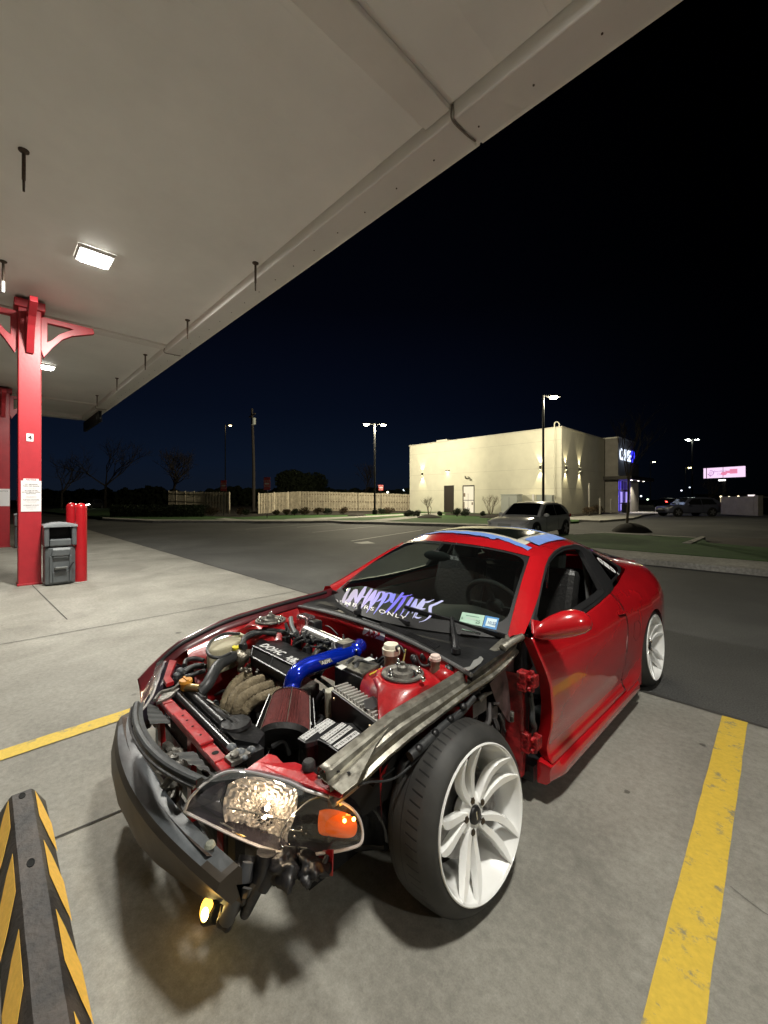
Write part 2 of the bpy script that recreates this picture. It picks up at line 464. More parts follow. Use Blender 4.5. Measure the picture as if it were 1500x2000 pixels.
# yellow bay lines
def yline(p, q, wd):
    mb = MB(); n = 60; L1 = []; L2 = []; p = V(p); q = V(q); d = (q - p).normalized(); s = V((-d.y, d.x, 0))
    for i in range(n + 1):
        c = p.lerp(q, i / n); k = 0.004 * noise.noise(c * 22); k2 = 0.004 * noise.noise(c * 19 + V((9, 0, 0)))
        L1.append(c + s * (wd / 2 + k)); L2.append(c - s * (wd / 2 + k2))
    mb.grid([L1, L2]); return mb
for x0, x1 in ((-0.161, -0.333), (-3.15, -3.30), (2.6, 2.6)):
    struct('parking_line', yline((x0, -0.6 if x0 < -1 else -1.5, Zc + 0.005), (x1, 3.54, Zc + 0.005), 0.128), M_yel, fix=False)
# bank's white bay lines beyond the lane
wl = MB()
def gl(mb, u0, v0, u1, v1, wd):
    strip(mb, G(u0, v0), G(u1, v1), wd, 0.006)
gl(wl, 686, 1057, 826, 1035, 0.10); gl(wl, 610, 1040, 752, 1026, 0.08); gl(wl, 580, 1030, 690, 1021, 0.08)
gl(wl, 480, 1034, 600, 1024, 0.06)
struct('parking_line', wl, M_wline, fix=False)
wl = MB(); wl.poly([tuple(G(u, v, 0.006)) for u, v in ((690, 1060), (718, 1057), (733, 1061), (706, 1062))])
struct('parking_line', wl, M_wline, fix=False)

def slab(name, pix, m, h, z0=0.0, kind='structure', **k):
    mb = MB(); mb.prism([G(u, v, z0) for u, v in pix], (0, 0, h))
    return tag(mb.build(name, m, **k), kind=kind)
# right island: kerb apron then grass
mb = MB(); mb.box(-9.5, 30, 10.55, 12.0, -0.02, 0.12)
struct('kerb', mb, M_conc2, bevel=0.02)
isl = [(-9.3, 12.02, 0), (30, 12.02, 0), (30, 14.8, 0)] + [tuple(G(u, v)) for u, v in ((1500, 1079), (1383, 1068), (1371, 1059), (1359, 1057), (1300, 1052), (1180, 1046), (1120, 1050))]
mb = MB(); mb.prism([V(p) for p in isl], (0, 0, 0.13)); struct('grass_island', mb, M_grass)
slab('kerb', ((1332, 1070), (1371, 1055), (1378, 1057), (1350, 1071)), M_conc2, 0.15)
slab('kerb', ((1120, 1051.5), (1180, 1047.5), (1359, 1058.2), (1359, 1056.6), (1180, 1046), (1120, 1050)), M_conc2, 0.14)
# brownish lane right of the island
slab('side_lane', ((1380, 1050), (1500, 1052), (1700, 1060), (1700, 1088), (1500, 1076), (1385, 1066)), ground_mat('worn_lane', (0.05, 0.042, 0.036), (0.065, 0.055, 0.047), (0.08, 0.07, 0.06), 0.5, 50, 0.3), 0.006)
# bank side lawn, walks and kerb line
slab('kerb', ((200, 1016), (300, 1021), (420, 1021), (560, 1022), (640, 1021), (820, 1027), (1000, 1032), (1000, 1029.5), (820, 1024.5), (640, 1018.6), (560, 1018.6), (420, 1018.8), (300, 1018.4), (200, 1013.5)), M_conc2, 0.13)
slab('lawn', ((200, 1013.5), (300, 1018.4), (420, 1018.8), (560, 1018.6), (640, 1018.6), (820, 1024.5), (1000, 1029.5), (1130, 1022), (1140, 1004), (1000, 999), (700, 995), (500, 990), (300, 985), (150, 985), (80, 1000)), M_grass, 0.12)
for pix in (((440, 1012), (500, 1017.5), (540, 1018), (560, 1014), (690, 1009), (780, 1004.5), (860, 1001), (860, 1003), (780, 1007), (640, 1014.5), (610, 1018), (500, 1018.3), (420, 1014)),
            ((655, 1019), (735, 1020), (800, 1013), (858, 1006), (868, 1006), (868, 1004), (850, 1003.6), (790, 1009.5), (720, 1016.5))):
    slab('sidewalk', pix, M_conc2, 0.012, z0=0.12)
slab('flower_bed', ((150, 986), (330, 1001), (420, 1009), (470, 1010), (560, 1006), (660, 1006), (770, 1003), (800, 1001), (800, 993), (500, 988), (300, 984)), M_mulch, 0.02, z0=0.12)
slab('flower_bed', ((870, 1006), (1090, 1015), (1090, 1007), (870, 1002)), M_mulch, 0.02, z0=0.12)
mb = MB(); mb.prism([V((-13.9, 27.5, 0)), V((-9.0, 27.5, 0)), V((-8.6, 33, 0)), V((-9.8, 41, 0)), V((-10.0, 62, 0)), V((-16, 62, 0)), V((-14.05, 45, 0))], (0, 0, 0.13))
struct('sidewalk', mb, M_conc2)
mb = MB(); mb.prism([V((-14.05, 31.5, 0)), V((-12.4, 31.5, 0)), V((-12.4, 43.2, 0)), V((-14.05, 43.2, 0))], (0, 0, 0.17)); struct('flower_bed', mb, M_mulch)

# ================================================================== canopy
ZC = 4.85
cn = thing('station_canopy', 'long white flat canopy roof with smooth soffit over the concrete bays', 'canopy', (0, 0, 0))
m = mat('soffit', (0.84, 0.825, 0.78), 0.62, noise_s=0.7, noise_a=0.05)
n_ = m.node_tree.nodes; l_ = m.node_tree.links
tt = n_.new('ShaderNodeTexCoord'); br = n_.new('ShaderNodeTexBrick')
mpn = n_.new('ShaderNodeMapping'); mpn.inputs['Rotation'].default_value = (0, 0, R(90)); l_.new(tt.outputs['Object'], mpn.inputs[0]); l_.new(mpn.outputs[0], br.inputs['Vector'])
br.inputs['Scale'].default_value = 1.0; br.inputs['Mortar Size'].default_value = 0.006; br.inputs['Brick Width'].default_value = 60; br.inputs['Row Height'].default_value = 0.42
br.inputs['Mortar Smooth'].default_value = 1.0
bpn = n_.new('ShaderNodeBump'); bpn.inputs['Strength'].default_value = 0.25; bpn.inputs['Distance'].default_value = 0.006; bpn.invert = True
l_.new(br.outputs['Fac'], bpn.inputs['Height']); l_.new(bpn.outputs[0], n_['Principled BSDF'].inputs['Normal'])
MB().box(-20.5, 12, -8.5, 2.88, ZC, ZC + 0.08).build('soffit', m, cn)
MB().box(-20.9, 12.4, -8.9, 3.22, ZC + 0.09, ZC + 0.42).build('roof_deck', M_canopy, cn)
eb = MB()
xs = [-20.9, -17.75, -9.93, -2.12, 5.7, 12.4]
for a0, a1 in zip(xs, xs[1:]): eb.box(a0 + 0.006, a1 - 0.006, 2.885, 3.26, ZC - 0.14, ZC + 0.38)
eb.build('edge_beam', M_canopy, cn, bevel=0.012)
eb = MB()
for a0, a1 in zip(xs, xs[1:]): eb.box(a0 + 0.01, a1 - 0.01, 3.262, 3.33, ZC - 0.09, ZC + 0.47)
eb.build('fascia', M_canopy, cn, bevel=0.01)
MB().box(-20.92, -20.5, -8.9, 2.87, ZC - 0.14, ZC + 0.38).build('edge_beam', M_canopy, cn, bevel=0.012)
for xb in (-17.75, -9.93, -2.28, 5.7):
    MB().box(xb - 0.14, xb + 0.14, -8.5, 2.88, ZC - 0.05, ZC - 0.001).build('cross_beam', M_canopy, cn, bevel=0.01)
gt = MB()
for xj in xs[1:-1]:
    gt.tube([(xj, 2.876, ZC - 0.02), (xj, 2.872, ZC - 0.145), (xj, 3.05, ZC - 0.150), (xj + 0.02, 3.2, ZC - 0.150)], 0.008, seg=6)
gt.build('sealant_joint', mat('sealant', (0.16, 0.13, 0.10), 0.8), cn, smooth=True)
fr_ = MB()
for k in range(60):
    x = -19 + k * 0.5; fr_.cyl((x, 3.1, ZC - 0.146), (x, 3.1, ZC - 0.139), 0.008, seg=8)
fr_.build('rivets', M_rust, cn)

# rods hanging from the soffit
rods = [(-5.53, 2.80), (-8.19, 2.77), (-10.84, 2.72), (-13.5, 2.68), (-16.2, 2.66), (-5.32, 0.28), (-8.0, 0.20)]
rlab = ['hanging rod nearest the camera along the outer beam', 'second rod along the outer beam, beyond the nearest one', 'third rod along the outer beam, small and close to the ceiling joint',
        'fourth rod along the outer beam towards the far end', 'farthest tiny rod along the outer beam', 'dark rod hanging from the ceiling at far left above the bright lamp', 'rod with white tip at the left edge of the picture below the longer rod']
for k, (x, y) in enumerate(rods):
    L = 0.40 if k in (0, 5) else 0.36
    t = thing('hanging_rod', rlab[k], 'rod', (x, y, ZC), group='short rods hanging from the canopy soffit')
    q = MB(); q.cyl((0, 0, -L * 0.72), (0, 0, -0.02), 0.016, 10); q.cyl((0, 0, -L), (0, 0, -L * 0.72), 0.010, 8, 0.012); q.build('rod', M_rust, t, smooth=True)
    MB().lathe([(0, 0.045), (-0.012, 0.043), (-0.03, 0.018)], 14).build('flange', M_rust, t, smooth=True)
    if k == 6: MB().cyl((0, 0, -L - 0.08), (0, 0, -L * 0.8), 0.018, 8).build('rod_tip', mat('white_tip', (0.9, 0.9, 0.85), 0.3, emit=(1, 1, 0.9), es=0.5), t)

# canopy lamps
LC = (1.0, 0.972, 0.885)
llab = ['lit white square canopy lamp glowing on the ceiling at upper left', 'tiny far canopy lamp peeking out under the red post bracket', 'canopy lamp over the red car', 'canopy lamp behind the camera side']
for k, (x, y, e) in enumerate(((-6.92, 1.11, 430), (-13.5, 1.11, 130), (0.05, 1.15, 190), (6.7, 1.1, 200))):
    t = thing('canopy_lamp', llab[k], 'ceiling lamp', (x, y, ZC), group='lamps set in the canopy soffit')
    q = MB(); q.lathe([(-0.001, 0.30), (-0.03, 0.29), (-0.05, 0.27)], 4, M=Matrix.Rotation(R(45), 4, 'Z')); q.build('housing', M_white, t)
    MB().box(-0.18, 0.18, -0.15, 0.15, -0.062, -0.045).build('lens', emis('lamp_lens', LC, 45), t)
    light('lamp_light', 'AREA', (0, 0, -0.07), e, LC, t, size=0.42)

# posts
M_ink = mat('ink', (0.05, 0.03, 0.03), 0.7)
def make_post(x, y, label):
    t = thing('canopy_post', label, 'post', (x, y, 0), group='red canopy posts')
    MB().box(-0.15, 0.15, -0.15, 0.15, 0, 4.80).build('shaft', M_postred, t, bevel=0.012)
    MB().box(-0.165, 0.165, -0.165, 0.165, 0.004, 0.035).build('base_plate', M_postred, t, bevel=0.006)
    MB().box(-0.20, 0.20, -0.20, 0.20, 4.66, 4.80).build('cap_plate', M_postred, t, bevel=0.01)
    for a in range(4):
        M = Matrix.Rotation(a * math.pi / 2, 4, 'Z')
        q = MB()
        prof = [(0.15, 4.62), (0.90, 4.62), (0.92, 4.52), (0.80, 4.47), (0.62, 4.42), (0.45, 4.30), (0.30, 4.10), (0.22, 3.92), (0.15, 3.90)]
        inner = [(0.24, 4.53), (0.62, 4.53), (0.52, 4.47), (0.40, 4.38), (0.29, 4.24), (0.24, 4.16)]
        # ring between profile and opening
        def rs(P, c, n=40):
            out = []
            for i in range(n):
                ang = 2 * math.pi * i / n; d = V((math.cos(ang), math.sin(ang)))
                best = None
                for (ax, az), (bx, bz) in zip(P, P[1:] + P[:1]):
                    e = V((bx - ax, bz - az)); den = d.x * e.y - d.y * e.x
                    if abs(den) < 1e-9: continue
                    w_ = V((ax, az)) - V(c)
                    tt_ = (w_.x * e.y - w_.y * e.x) / den; s_ = (w_.x * d.y - w_.y * d.x) / den
                    if tt_ > 0 and -1e-6 <= s_ <= 1 + 1e-6 and (best is None or tt_ < best): best = tt_
                out.append(V(c) + d * (best or 0))
            return out
        c = (0.36, 4.44); o_ = rs(prof, c); i_ = rs(inner, c)
        for sgn in (-1, 1): pass
        th = 0.05
        rows = [[M @ V((p.x, th, p.y)) for p in o_], [M @ V((p.x, th, p.y)) for p in i_], [M @ V((p.x, -th, p.y)) for p in i_], [M @ V((p.x, -th, p.y)) for p in o_]]
        q.grid(rows, cu=True, cv=True)
        q.build('bracket', M_postred, t, bevel=0.006)
    return t
p1 = make_post(-9.30, 0.56, 'nearer red square canopy post with number 4 and a white notice')
nb = MB().box(0.152, 0.156, -0.045, 0.045, 2.43, 2.56).build('number_plate', M_white, p1)
text('numeral', '4', (0.1575, 0, 2.455), (0, 1, 0), (0, 0, 1), 0.11, M_ink, nb, offset=0.002)
MB().box(0.1525, 0.160, -0.085, 0.115, 1.765, 1.80).build('notice_header', M_white, p1)
nt_ = MB().box(0.152, 0.158, -0.115, 0.147, 1.245, 1.765).build('notice_sheet', M_white, p1)
M_ink2 = mat('grey_ink', (0.30, 0.27, 0.28), 0.7)
def notice(par, y0, face, sx=1.0):
    yc = y0
    ln = [('NO SMOKING', 1.695, 0.030, 1), ('TURN OFF ENGINE', 1.665, 0.028, 1), ('It is unlawful to dispense', 1.64, 0.013, 0), ('into unapproved containers', 1.625, 0.013, 0),
          ('IN CASE OF FIRE', 1.59, 0.026, 1), ('DO NOT REMOVE NOZZLE', 1.565, 0.022, 1), ('BACK AWAY', 1.54, 0.024, 1), ('Discharge your static electricity', 1.50, 0.012, 0), ('before fueling by touching a', 1.487, 0.012, 0), ('metal surface away from the nozzle', 1.474, 0.012, 0),
          ('PORTABLE CONTAINERS', 1.435, 0.021, 1), ('Place container on the ground and keep', 1.415, 0.011, 0), ('the nozzle in contact while filling', 1.402, 0.011, 0), ('Never fill inside a vehicle', 1.389, 0.011, 0),
          ('ATTENDANT ON DUTY', 1.345, 0.021, 1), ('Stay near the vehicle while fueling and', 1.325, 0.011, 0), ('do not re-enter it during the fill', 1.312, 0.011, 0), ('Children must stay in the car', 1.299, 0.011, 0), ('Thank you', 1.27, 0.012, 0)]
    for body, z, s, bold in ln:
        text('lettering', body, (0.1590, yc, z), (0, 1, 0), (0, 0, 1), s * 0.88, M_ink if bold else M_ink2, par, extrude=0.0003, offset=0.0006 if bold else 0)
notice(nt_, 0.016, 1)
text('lettering', 'NOTICE', (0.161, 0.015, 1.770), (0, 1, 0), (0, 0, 1), 0.036, mat('red_ink', (0.5, 0.03, 0.05), 0.6), nt_, extrude=0.0003, offset=0.001)
p2 = make_post(-17.0, 0.42, 'farther red canopy post at the left picture edge, mostly cut off')
n2 = MB().box(0.152, 0.158, -0.115, 0.147, 1.245, 1.765).build('notice_sheet', M_white, p2)
text('lettering', 'NOTICE', (0.1590, 0.015, 1.68), (0, 1, 0), (0, 0, 1), 0.05, M_ink, n2, extrude=0.0003)
# dark sign box hung under the far corner of the canopy
t = thing('hanging_sign', 'dark rectangular sign hanging under the far outer corner of the canopy', 'sign', (-19.6, 3.05, ZC - 0.14))
MB().box(-1.6, 1.6, -0.05, 0.05, -0.42, -0.03).build('panel', M_pole, t, bevel=0.01)
q = MB()
for x in (-1.3, 1.3): q.cyl((x, 0, -0.05), (x, 0, 0.0), 0.02, 8)
q.build('hanger', M_pole, t)
text('numeral', '4', (1.6 + 0.003, 0, -0.33), (0, 1, 0), (0, 0, 1), 0.10, mat('sign_grey', (0.3, 0.3, 0.3), 0.6), t, extrude=0.0005)
text('numeral', '4', (1.25, -0.053, -0.32), (1, 0, 0), (0, 0, 1), 0.22, mat('sign_grey', (0.3, 0.3, 0.3), 0.6), t, extrude=0.0005)

# bollards
bl = []
for x, y, lb in ((-8.86, 1.22, 'nearer red rounded bollard beside the grey waste bin'), (-10.05, 1.235, 'farther red bollard standing behind the waste bin')):
    t = thing('bollard', lb, 'bollard', (x, y, 0), group='red bollards by the canopy post')
    prof = [(0, 0.088), (0.02, 0.088), (1.30, 0.088)] + [(1.30 + 0.085 * math.sin(R(a)), 0.088 * math.cos(R(a)) + 0.0005) for a in range(10, 91, 10)]
    MB().lathe(prof, 28).build('sleeve', mat('bollard_red', (0.42, 0.012, 0.018), 0.28, noise_s=5, noise_a=0.1), t, smooth=True)
    MB().lathe([(0.0, 0.115), (0.02, 0.11), (0.025, 0.09)], 28).build('base_ring', M_conc2, t, smooth=True)

# waste bins with a squeegee tray
def make_bin(x, y, lb):
    t = thing('waste_bin', lb, 'waste bin', (x, y, 0), group='grey waste bins by the canopy posts')
    g = M_dkgrey
    q = MB(); q.prism([V((-0.26, -0.23, 0.02)), V((0.16, -0.24, 0.02)), V((0.20, -0.16, 0.02)), V((0.20, 0.17, 0.02)), V((0.16, 0.25, 0.02)), V((-0.26, 0.24, 0.02))], (0, 0, 0.62)); q.build('body', g, t, bevel=0.02)
    # hood: frame round an open slot
    q = MB()
    q.box(-0.26, 0.215, -0.25, -0.17, 0.66, 1.02); q.box(-0.26, 0.215, 0.18, 0.26, 0.66, 1.02); q.box(-0.26, 0.214, -0.165, 0.175, 0.66, 0.78)
    q.box(-0.26, -0.22, -0.165, 0.175, 0.78, 1.0)
    q.build('hood', g, t, bevel=0.02)
    q = MB(); rows = []
    for i in range(13):
        yy = -0.26 + 0.53 * i / 12; z = 1.03 + 0.045 * (1 - ((yy - 0.005) / 0.265) ** 2)
        rows.append([(-0.28, yy, z - 0.02), (0.22, yy, z - 0.012), (0.235, yy, z - 0.045), (0.235, yy, 0.985), (-0.28, yy, 0.985)])
    q.grid(rows, cu=True); q.add(rows[0], [(0, 1, 2, 3, 4)]); q.add(rows[-1], [(0, 1, 2, 3, 4)]); q.build('lid', mat('bin_lid', (0.2, 0.215, 0.225), 0.4, bump=0.1, bump_s=90), t, smooth=True, angle=30)
    MB().box(-0.2, 0.0, -0.16, 0.17, 0.79, 0.98).build('slot', mat('void_black', (0.004, 0.004, 0.004), 0.9), t)
    q = MB(); q.prism([V((0.20, -0.16, 0.50)), V((0.245, -0.14, 0.50)), V((0.245, -0.12, 0.60)), V((0.205, -0.13, 0.64))], (0, 0.28, 0)); q.build('front_moulding', g, t, bevel=0.008)
    q = MB(); q.box(0.20, 0.232, -0.17, -0.125, 0.05, 0.50); q.box(0.20, 0.232, 0.135, 0.18, 0.05, 0.50); q.box(0.20, 0.236, -0.12, 0.13, 0.05, 0.24); q.box(0.20, 0.234, -0.12, 0.13, 0.46, 0.498)
    q.build('front_panel', g, t, bevel=0.012)
    q = MB(); q.prism([V((0.21, -0.10, 0.27)), V((0.30, -0.09, 0.30)), V((0.30, -0.09, 0.325)), V((0.21, -0.10, 0.31))], (0, 0.19, 0)); q.build('tray', mat('bin_lid2', (0.24, 0.25, 0.25), 0.4), t, bevel=0.006)
    MB().bar((0.25, 0.12, 0.27), (0.25, 0.20, 0.38), 0.02, 0.02).build('squeegee', M_black, t)
    t.scale = (.92, .86, 1)
    return t
make_bin(-8.98, 0.93, 'grey waste bin with domed lid standing between the red post and the bollards')
b2 = make_bin(-16.4, 0.86, 'shaded waste bin beyond the red post at far left')

# rubber wheel stop
t = thing('wheel_stop', 'black rubber wheel stop with yellow chevrons in front of the red car', 'wheel stop', (-1.62, 0.125, 0.004))
q = MB(); n = 36; rows = []
HL = 0.95
for i in range(n + 1):
    x = -HL + 2 * HL * i / n
    e = min(1.0, (min(x + HL, HL - x)) / 0.07); e = math.sqrt(max(0, 1 - (1 - e) ** 2)) * 0.45 + 0.55 if e < 1 else 1
    h = 0.105 * e; wv = 0.0012 * noise.noise(V((x * 8, 0, 0)))
    rows.append([(x, -0.088 * e ** .3, 0), (x, -0.086 * e ** .3, 0.02), (x, -0.042 + wv, h - 0.008), (x, -0.033 + wv, h), (x, 0.033 + wv, h), (x, 0.042 + wv, h - 0.008), (x, 0.086 * e ** .3, 0.02), (x, 0.088 * e ** .3, 0)])
q.grid(rows); q.add(rows[0], [tuple(range(8))]); q.add(rows[-1], [tuple(range(8))])
M_stop = mat('stop_rubber', (0.030, 0.028, 0.028), 0.6, noise_s=7, noise_a=0.6, col2=(0.065, 0.050, 0.040), bump=0.25, bump_s=45)
q.build('rubber_body', M_stop, t, smooth=True, angle=25)
M_chev = worn_paint('chevron_yellow', (0.92, 0.54, 0.085), (0.18, 0.12, 0.05), 0.72, 11)
def side_pt(x, sgn, k):   # k 0..1 from bottom to top on the sloping flank
    return V((x, sgn * (0.0872 - 0.045 * k), 0.021 + 0.077 * k)) + V((0, sgn * 0.0016, 0.0008))
for s in (-1, 1):
    for c in (-0.72, -0.335, 0.05, 0.43, 0.80):
        P = [side_pt(c + 0.02, s, 0.0), side_pt(c + 0.22, s, 0.0), side_pt(c + .16, s, .4), side_pt(c + 0.05, s, 0.96), side_pt(c - 0.16, s, 0.96), side_pt(c - .10, s, .55)]
        MB().prism(P, (0, s * 0.0008, 0.0004)).build('chevron', M_chev, t)
for x in (-0.86, -0.38, 0.42):
    q = MB(); q.tube([(x + 0.022 * math.cos(a), 0.008 * 1.3 * math.sin(a), 0.106) for a in [2 * math.pi * k / 16 for k in range(17)]], 0.002, seg=5, smooth=False)
    q.poly([(x + 0.021 * math.cos(2 * math.pi * k / 16), 0.0105 * math.sin(2 * math.pi * k / 16), 0.1062) for k in range(16)])
    q.build('bolt_hole', mat('void_black', (0.004, 0.004, 0.004), 0.9), t)

# ================================================================== bank building
M_wall = mat('stucco', (0.62, 0.60, 0.50), 0.85, noise_s=1.2, noise_a=0.05, bump=0.25, bump_s=60)
M_wall2 = mat('stone_wall', (0.30, 0.28, 0.25), 0.85, noise_s=1.5, noise_a=0.12, bump=0.3, bump_s=20)
M_bronze = mat('bronze_metal', (0.03, 0.024, 0.018), 0.45)
M_doordk = mat('door_dark', (0.020, 0.014, 0.010), 0.6)
BX, BY = -14.05, 34.0
bank = thing('bank_building', 'pale flat roofed bank building washed by up and down wall lights', 'building', (0, 0, 0))
wmb = MB()
# front wall panels with real joints
lx = PY(800, 1000, BY, O0).x
HB = 7.35
jz = [0.0, 2.35, 4.0, 6.25, HB]
jx = [lx, -25.8, -20.6, -14.9 - 0.0]
wmb.box(lx, BX, BY, 44.2, 0, HB)
wmb.build('wall', M_wall, bank, bevel=0.03)
gv = MB()
for z in (2.35, 4.05, 6.35): gv.box(lx + .02, BX - .02, BY - 0.004, BY + 0.02, z, z + 0.018)
for z in (2.35, 4.05): gv.box(BX - .02, BX + 0.004, BY + .02, 44.1, z, z + 0.018)
gv.box(BX - .02, BX + 0.004, 37.4, 37.43, 0.2, HB - 0.05)
gv.build('reveal_joint', mat('reveal', (0.40, 0.38, 0.32), 0.9), bank)
MB().box(lx - 0.05, BX + 0.05, BY - 0.05, 44.25, HB + 0.002, HB + 0.10).build('coping', mat('coping_metal', (0.5, 0.48, 0.42), 0.5), bank)
def on_front(u, v, off=0.0): return PY(u, v, BY - off, O0)
def on_side(u, v, off=0.0): return PX(u, v, BX + off, O0)
a = on_front(867.5, 948.5); b = on_front(886.5, 1002)
d1 = MB().box(a.x, b.x, BY - 0.03, BY + 0.05, 0.12, a.z).build('door', M_doordk, bank, label='closed dark brown service door')
MB().box(a.x + 0.07, a.x + 0.13, BY - 0.08, BY - 0.03, 1.1, 1.3).build('handle', M_bronze, d1)
a = on_front(904, 948); b = on_front(926.5, 1002)
fr = MB(); fr.box(a.x, a.x + 0.10, BY - 0.05, BY + 0.02, 0.12, a.z); fr.box(b.x - 0.06, b.x, BY - 0.05, BY + 0.02, 0.12, a.z); fr.box(a.x + 0.101, b.x - 0.061, BY - 0.05, BY + 0.02, a.z - 0.12, a.z)
fr.box(a.x + 0.101, b.x - 0.061, BY - 0.055, BY - 0.01, 1.32, 1.38)
d2 = fr.build('door', M_doordk, bank, label='lit glass door with white interior showing')
lit = MB().box(a.x + 0.10, b.x - 0.06, BY - 0.02, BY - 0.005, 0.14, a.z - 0.12).build('lit_glass', emis('door_glow', (1.0, 0.88, 0.62), 0.95), d2)
q = MB(); xm = (a.x + b.x) / 2
q.box(xm - 0.05, xm - 0.02, BY - 0.03, BY - 0.021, 0.3, 2.0); q.box(a.x + .12, a.x + .3, BY - 0.03, BY - 0.021, 1.7, 2.05); q.box(a.x + .12, a.x + .22, BY - 0.03, BY - 0.021, 0.5, 1.2); q.box(b.x - .3, b.x - .15, BY - 0.03, BY - 0.021, 0.9, 1.15)
q.build('interior_item', mat('shelf_brown', (0.2, 0.14, 0.08), 0.7), d2)
# sconces: each box throws light up and down
def sconce(p, nrm, e=190):
    s = MB(); n = V(nrm); t_ = V((-n.y, n.x, 0))
    s.obox(p + n * 0.08, n * 0.07, t_ * 0.07, V((0, 0, 0.16)))
    o = s.build('wall_lamp', M_bronze, bank)
    g = MB(); g.obox(p + n * 0.09, n * 0.05, t_ * 0.05, V((0, 0, 0.165))); g.build('bulb', emis('warm_bulb', (1, 0.9, 0.55), 14), o)
    for s_ in (1, -1):
        ang = Matrix.Rotation(math.pi if s_ > 0 else 0, 4, 'X')
        l = light('lamp_light', 'SPOT', p + n * 0.16 + V((0, 0, 0.19 * s_)), e, (1, 0.86, 0.5), o, size=0.02, spot=R(58), blend=0.35)
        d = V((0, 0, s_)) - n * 0.09
        l.rotation_euler = d.to_track_quat('-Z', 'Y').to_euler()
sconce(on_front(825.5, 926), (0, -1, 0)); sconce(on_front(1056, 913), (0, -1, 0))
sconce(on_side(1104, 914), (1, 0, 0)); sconce(on_side(1131, 917), (1, 0, 0))
p = on_front(875, 921)
o = MB().box(p.x - 0.2, p.x + 0.2, BY - 0.22, BY, p.z, p.z + 0.16).build('wall_lamp', mat('lamp_body', (0.3, 0.28, 0.22), 0.5), bank, label='small box lamp above the dark door')
MB().box(p.x - 0.16, p.x + 0.16, BY - 0.2, BY - 0.04, p.z - 0.015, p.z - 0.003).build('bulb', emis('warm_bulb', (1, 0.9, 0.55), 14), o)
l = light('lamp_light', 'SPOT', (p.x, BY - 0.15, p.z - 0.05), 22, (1, 0.86, 0.5), o, size=0.05, spot=R(95), blend=0.8)
p = on_front(912, 932)
q = MB(); q.bar((p.x - 0.1, BY - 0.02, p.z - 0.1), (p.x + 0.1, BY - 0.45, p.z + 0.05), 0.10, 0.12); q.bar((p.x + 0.15, BY, p.z), (p.x + 0.4, BY - 0.35, p.z - 0.18), 0.14, 0.12); q.build('security_camera', mat('cam_grey', (0.25, 0.24, 0.2), 0.5), bank)
p = on_front(1084, 900)
q = MB(); q.cyl((p.x, BY - 0.09, 0.2), (p.x, BY - 0.09, HB + 0.05), 0.05, 10)
for z in (1.6, 3.4, 5.0): q.box(p.x - 0.09, p.x + 0.09, BY - 0.15, BY - 0.001, z, z + 0.06)
q.tube([(p.x, BY - 0.09, HB), (p.x, BY - 0.09, HB + 0.35), (p.x + 0.15, BY - 0.05, HB + 0.5), (p.x + 0.3, BY + 0.1, HB + 0.35), (p.x + 0.3, BY + 0.1, HB + 0.1)], 0.05, seg=8)
q.build('conduit_pipe', M_wall, bank, smooth=True)
MB().box(lx + 3.4, lx + 4.8, BY + 0.5, BY + 1.6, HB + 0.1, HB + 0.35).build('roof_hatch', mat('hatch_metal', (0.6, 0.58, 0.5), 0.5), bank)
# recessed link and entrance tower
MB().box(-17.0, -15.6, 44.2, 52.0, 0, 5.6).build('link_wall', M_wall2, bank)
MB().box(-15.59, -15.40, 44.3, 44.5, 0, 5.5).build('column', M_wall2, bank)
TX = -12.9
tw = MB(); y0 = 44.5; y1 = PX(1238, 900, TX, O0).y; y2 = PX(1247.5, 900, TX, O0).y
HT = 7.45
yd0 = PX(1208.5, 950, TX, O0).y; yd1 = PX(1231, 950, TX, O0).y
zt = 3.35
tw.box(-15.38, TX, y0, y1, zt, HT)
tw.box(-15.38, TX, y0, yd0, 0, zt - 0.002); tw.box(-15.38, TX, yd1, y1, 0, zt - 0.002); tw.box(-15.38, TX - 0.002, y1 + 0.003, y2, 0, 5.25)
tw.build('entrance_tower', M_wall2, bank, bevel=0.02)
MB().box(-15.5, TX + 0.06, y0 - 0.06, y1 + 0.05, HT + 0.003, HT + 0.12).build('coping', mat('coping_metal', (0.5, 0.48, 0.42), 0.5), bank)
MB().box(-15.0, TX + 1.3, y0 - 0.6, y2 + 0.6, zt + 0.004, zt + 0.34).build('entrance_awning', M_bronze, bank)
q = MB()
for yy in (46.2, 48.6, 50.6): q.cyl((TX + 0.7, yy, zt - 0.02), (TX + 0.7, yy, zt + 0.0), 0.09, 12)
q.build('downlight', emis('downlight', (1, 0.95, 0.8), 10), bank)
for yy in (46.2, 48.8): light('entrance_light', 'SPOT', (TX + 0.7, yy, zt - 0.05), 420, (1, 0.92, 0.75), bank, size=0.05, spot=R(110), blend=0.8)
MB().box(TX - 1.0, TX - 0.9, yd0, yd1, 0.05, zt - 0.01).build('entrance_glow', emis('blue_glow', (0.14, 0.10, 1.0), 1.3), bank)
q = MB()
for yy in (yd0 + .03, yd0 + (yd1 - yd0) * .27, yd0 + (yd1 - yd0) * .52, yd0 + (yd1 - yd0) * .72, yd1 - .06): q.box(TX - 0.25, TX - 0.17, yy, yy + 0.07, 0.05, zt - 0.02)
for z in (2.25, 0.1): q.box(TX - 0.26, TX - 0.18, yd0, yd1, z, z + 0.16)
q.box(TX - 0.26, TX - 0.18, yd0 + (yd1 - yd0) * .27, yd0 + (yd1 - yd0) * .72, 1.0, 1.08)
q.build('entrance_frame', M_bronze, bank)
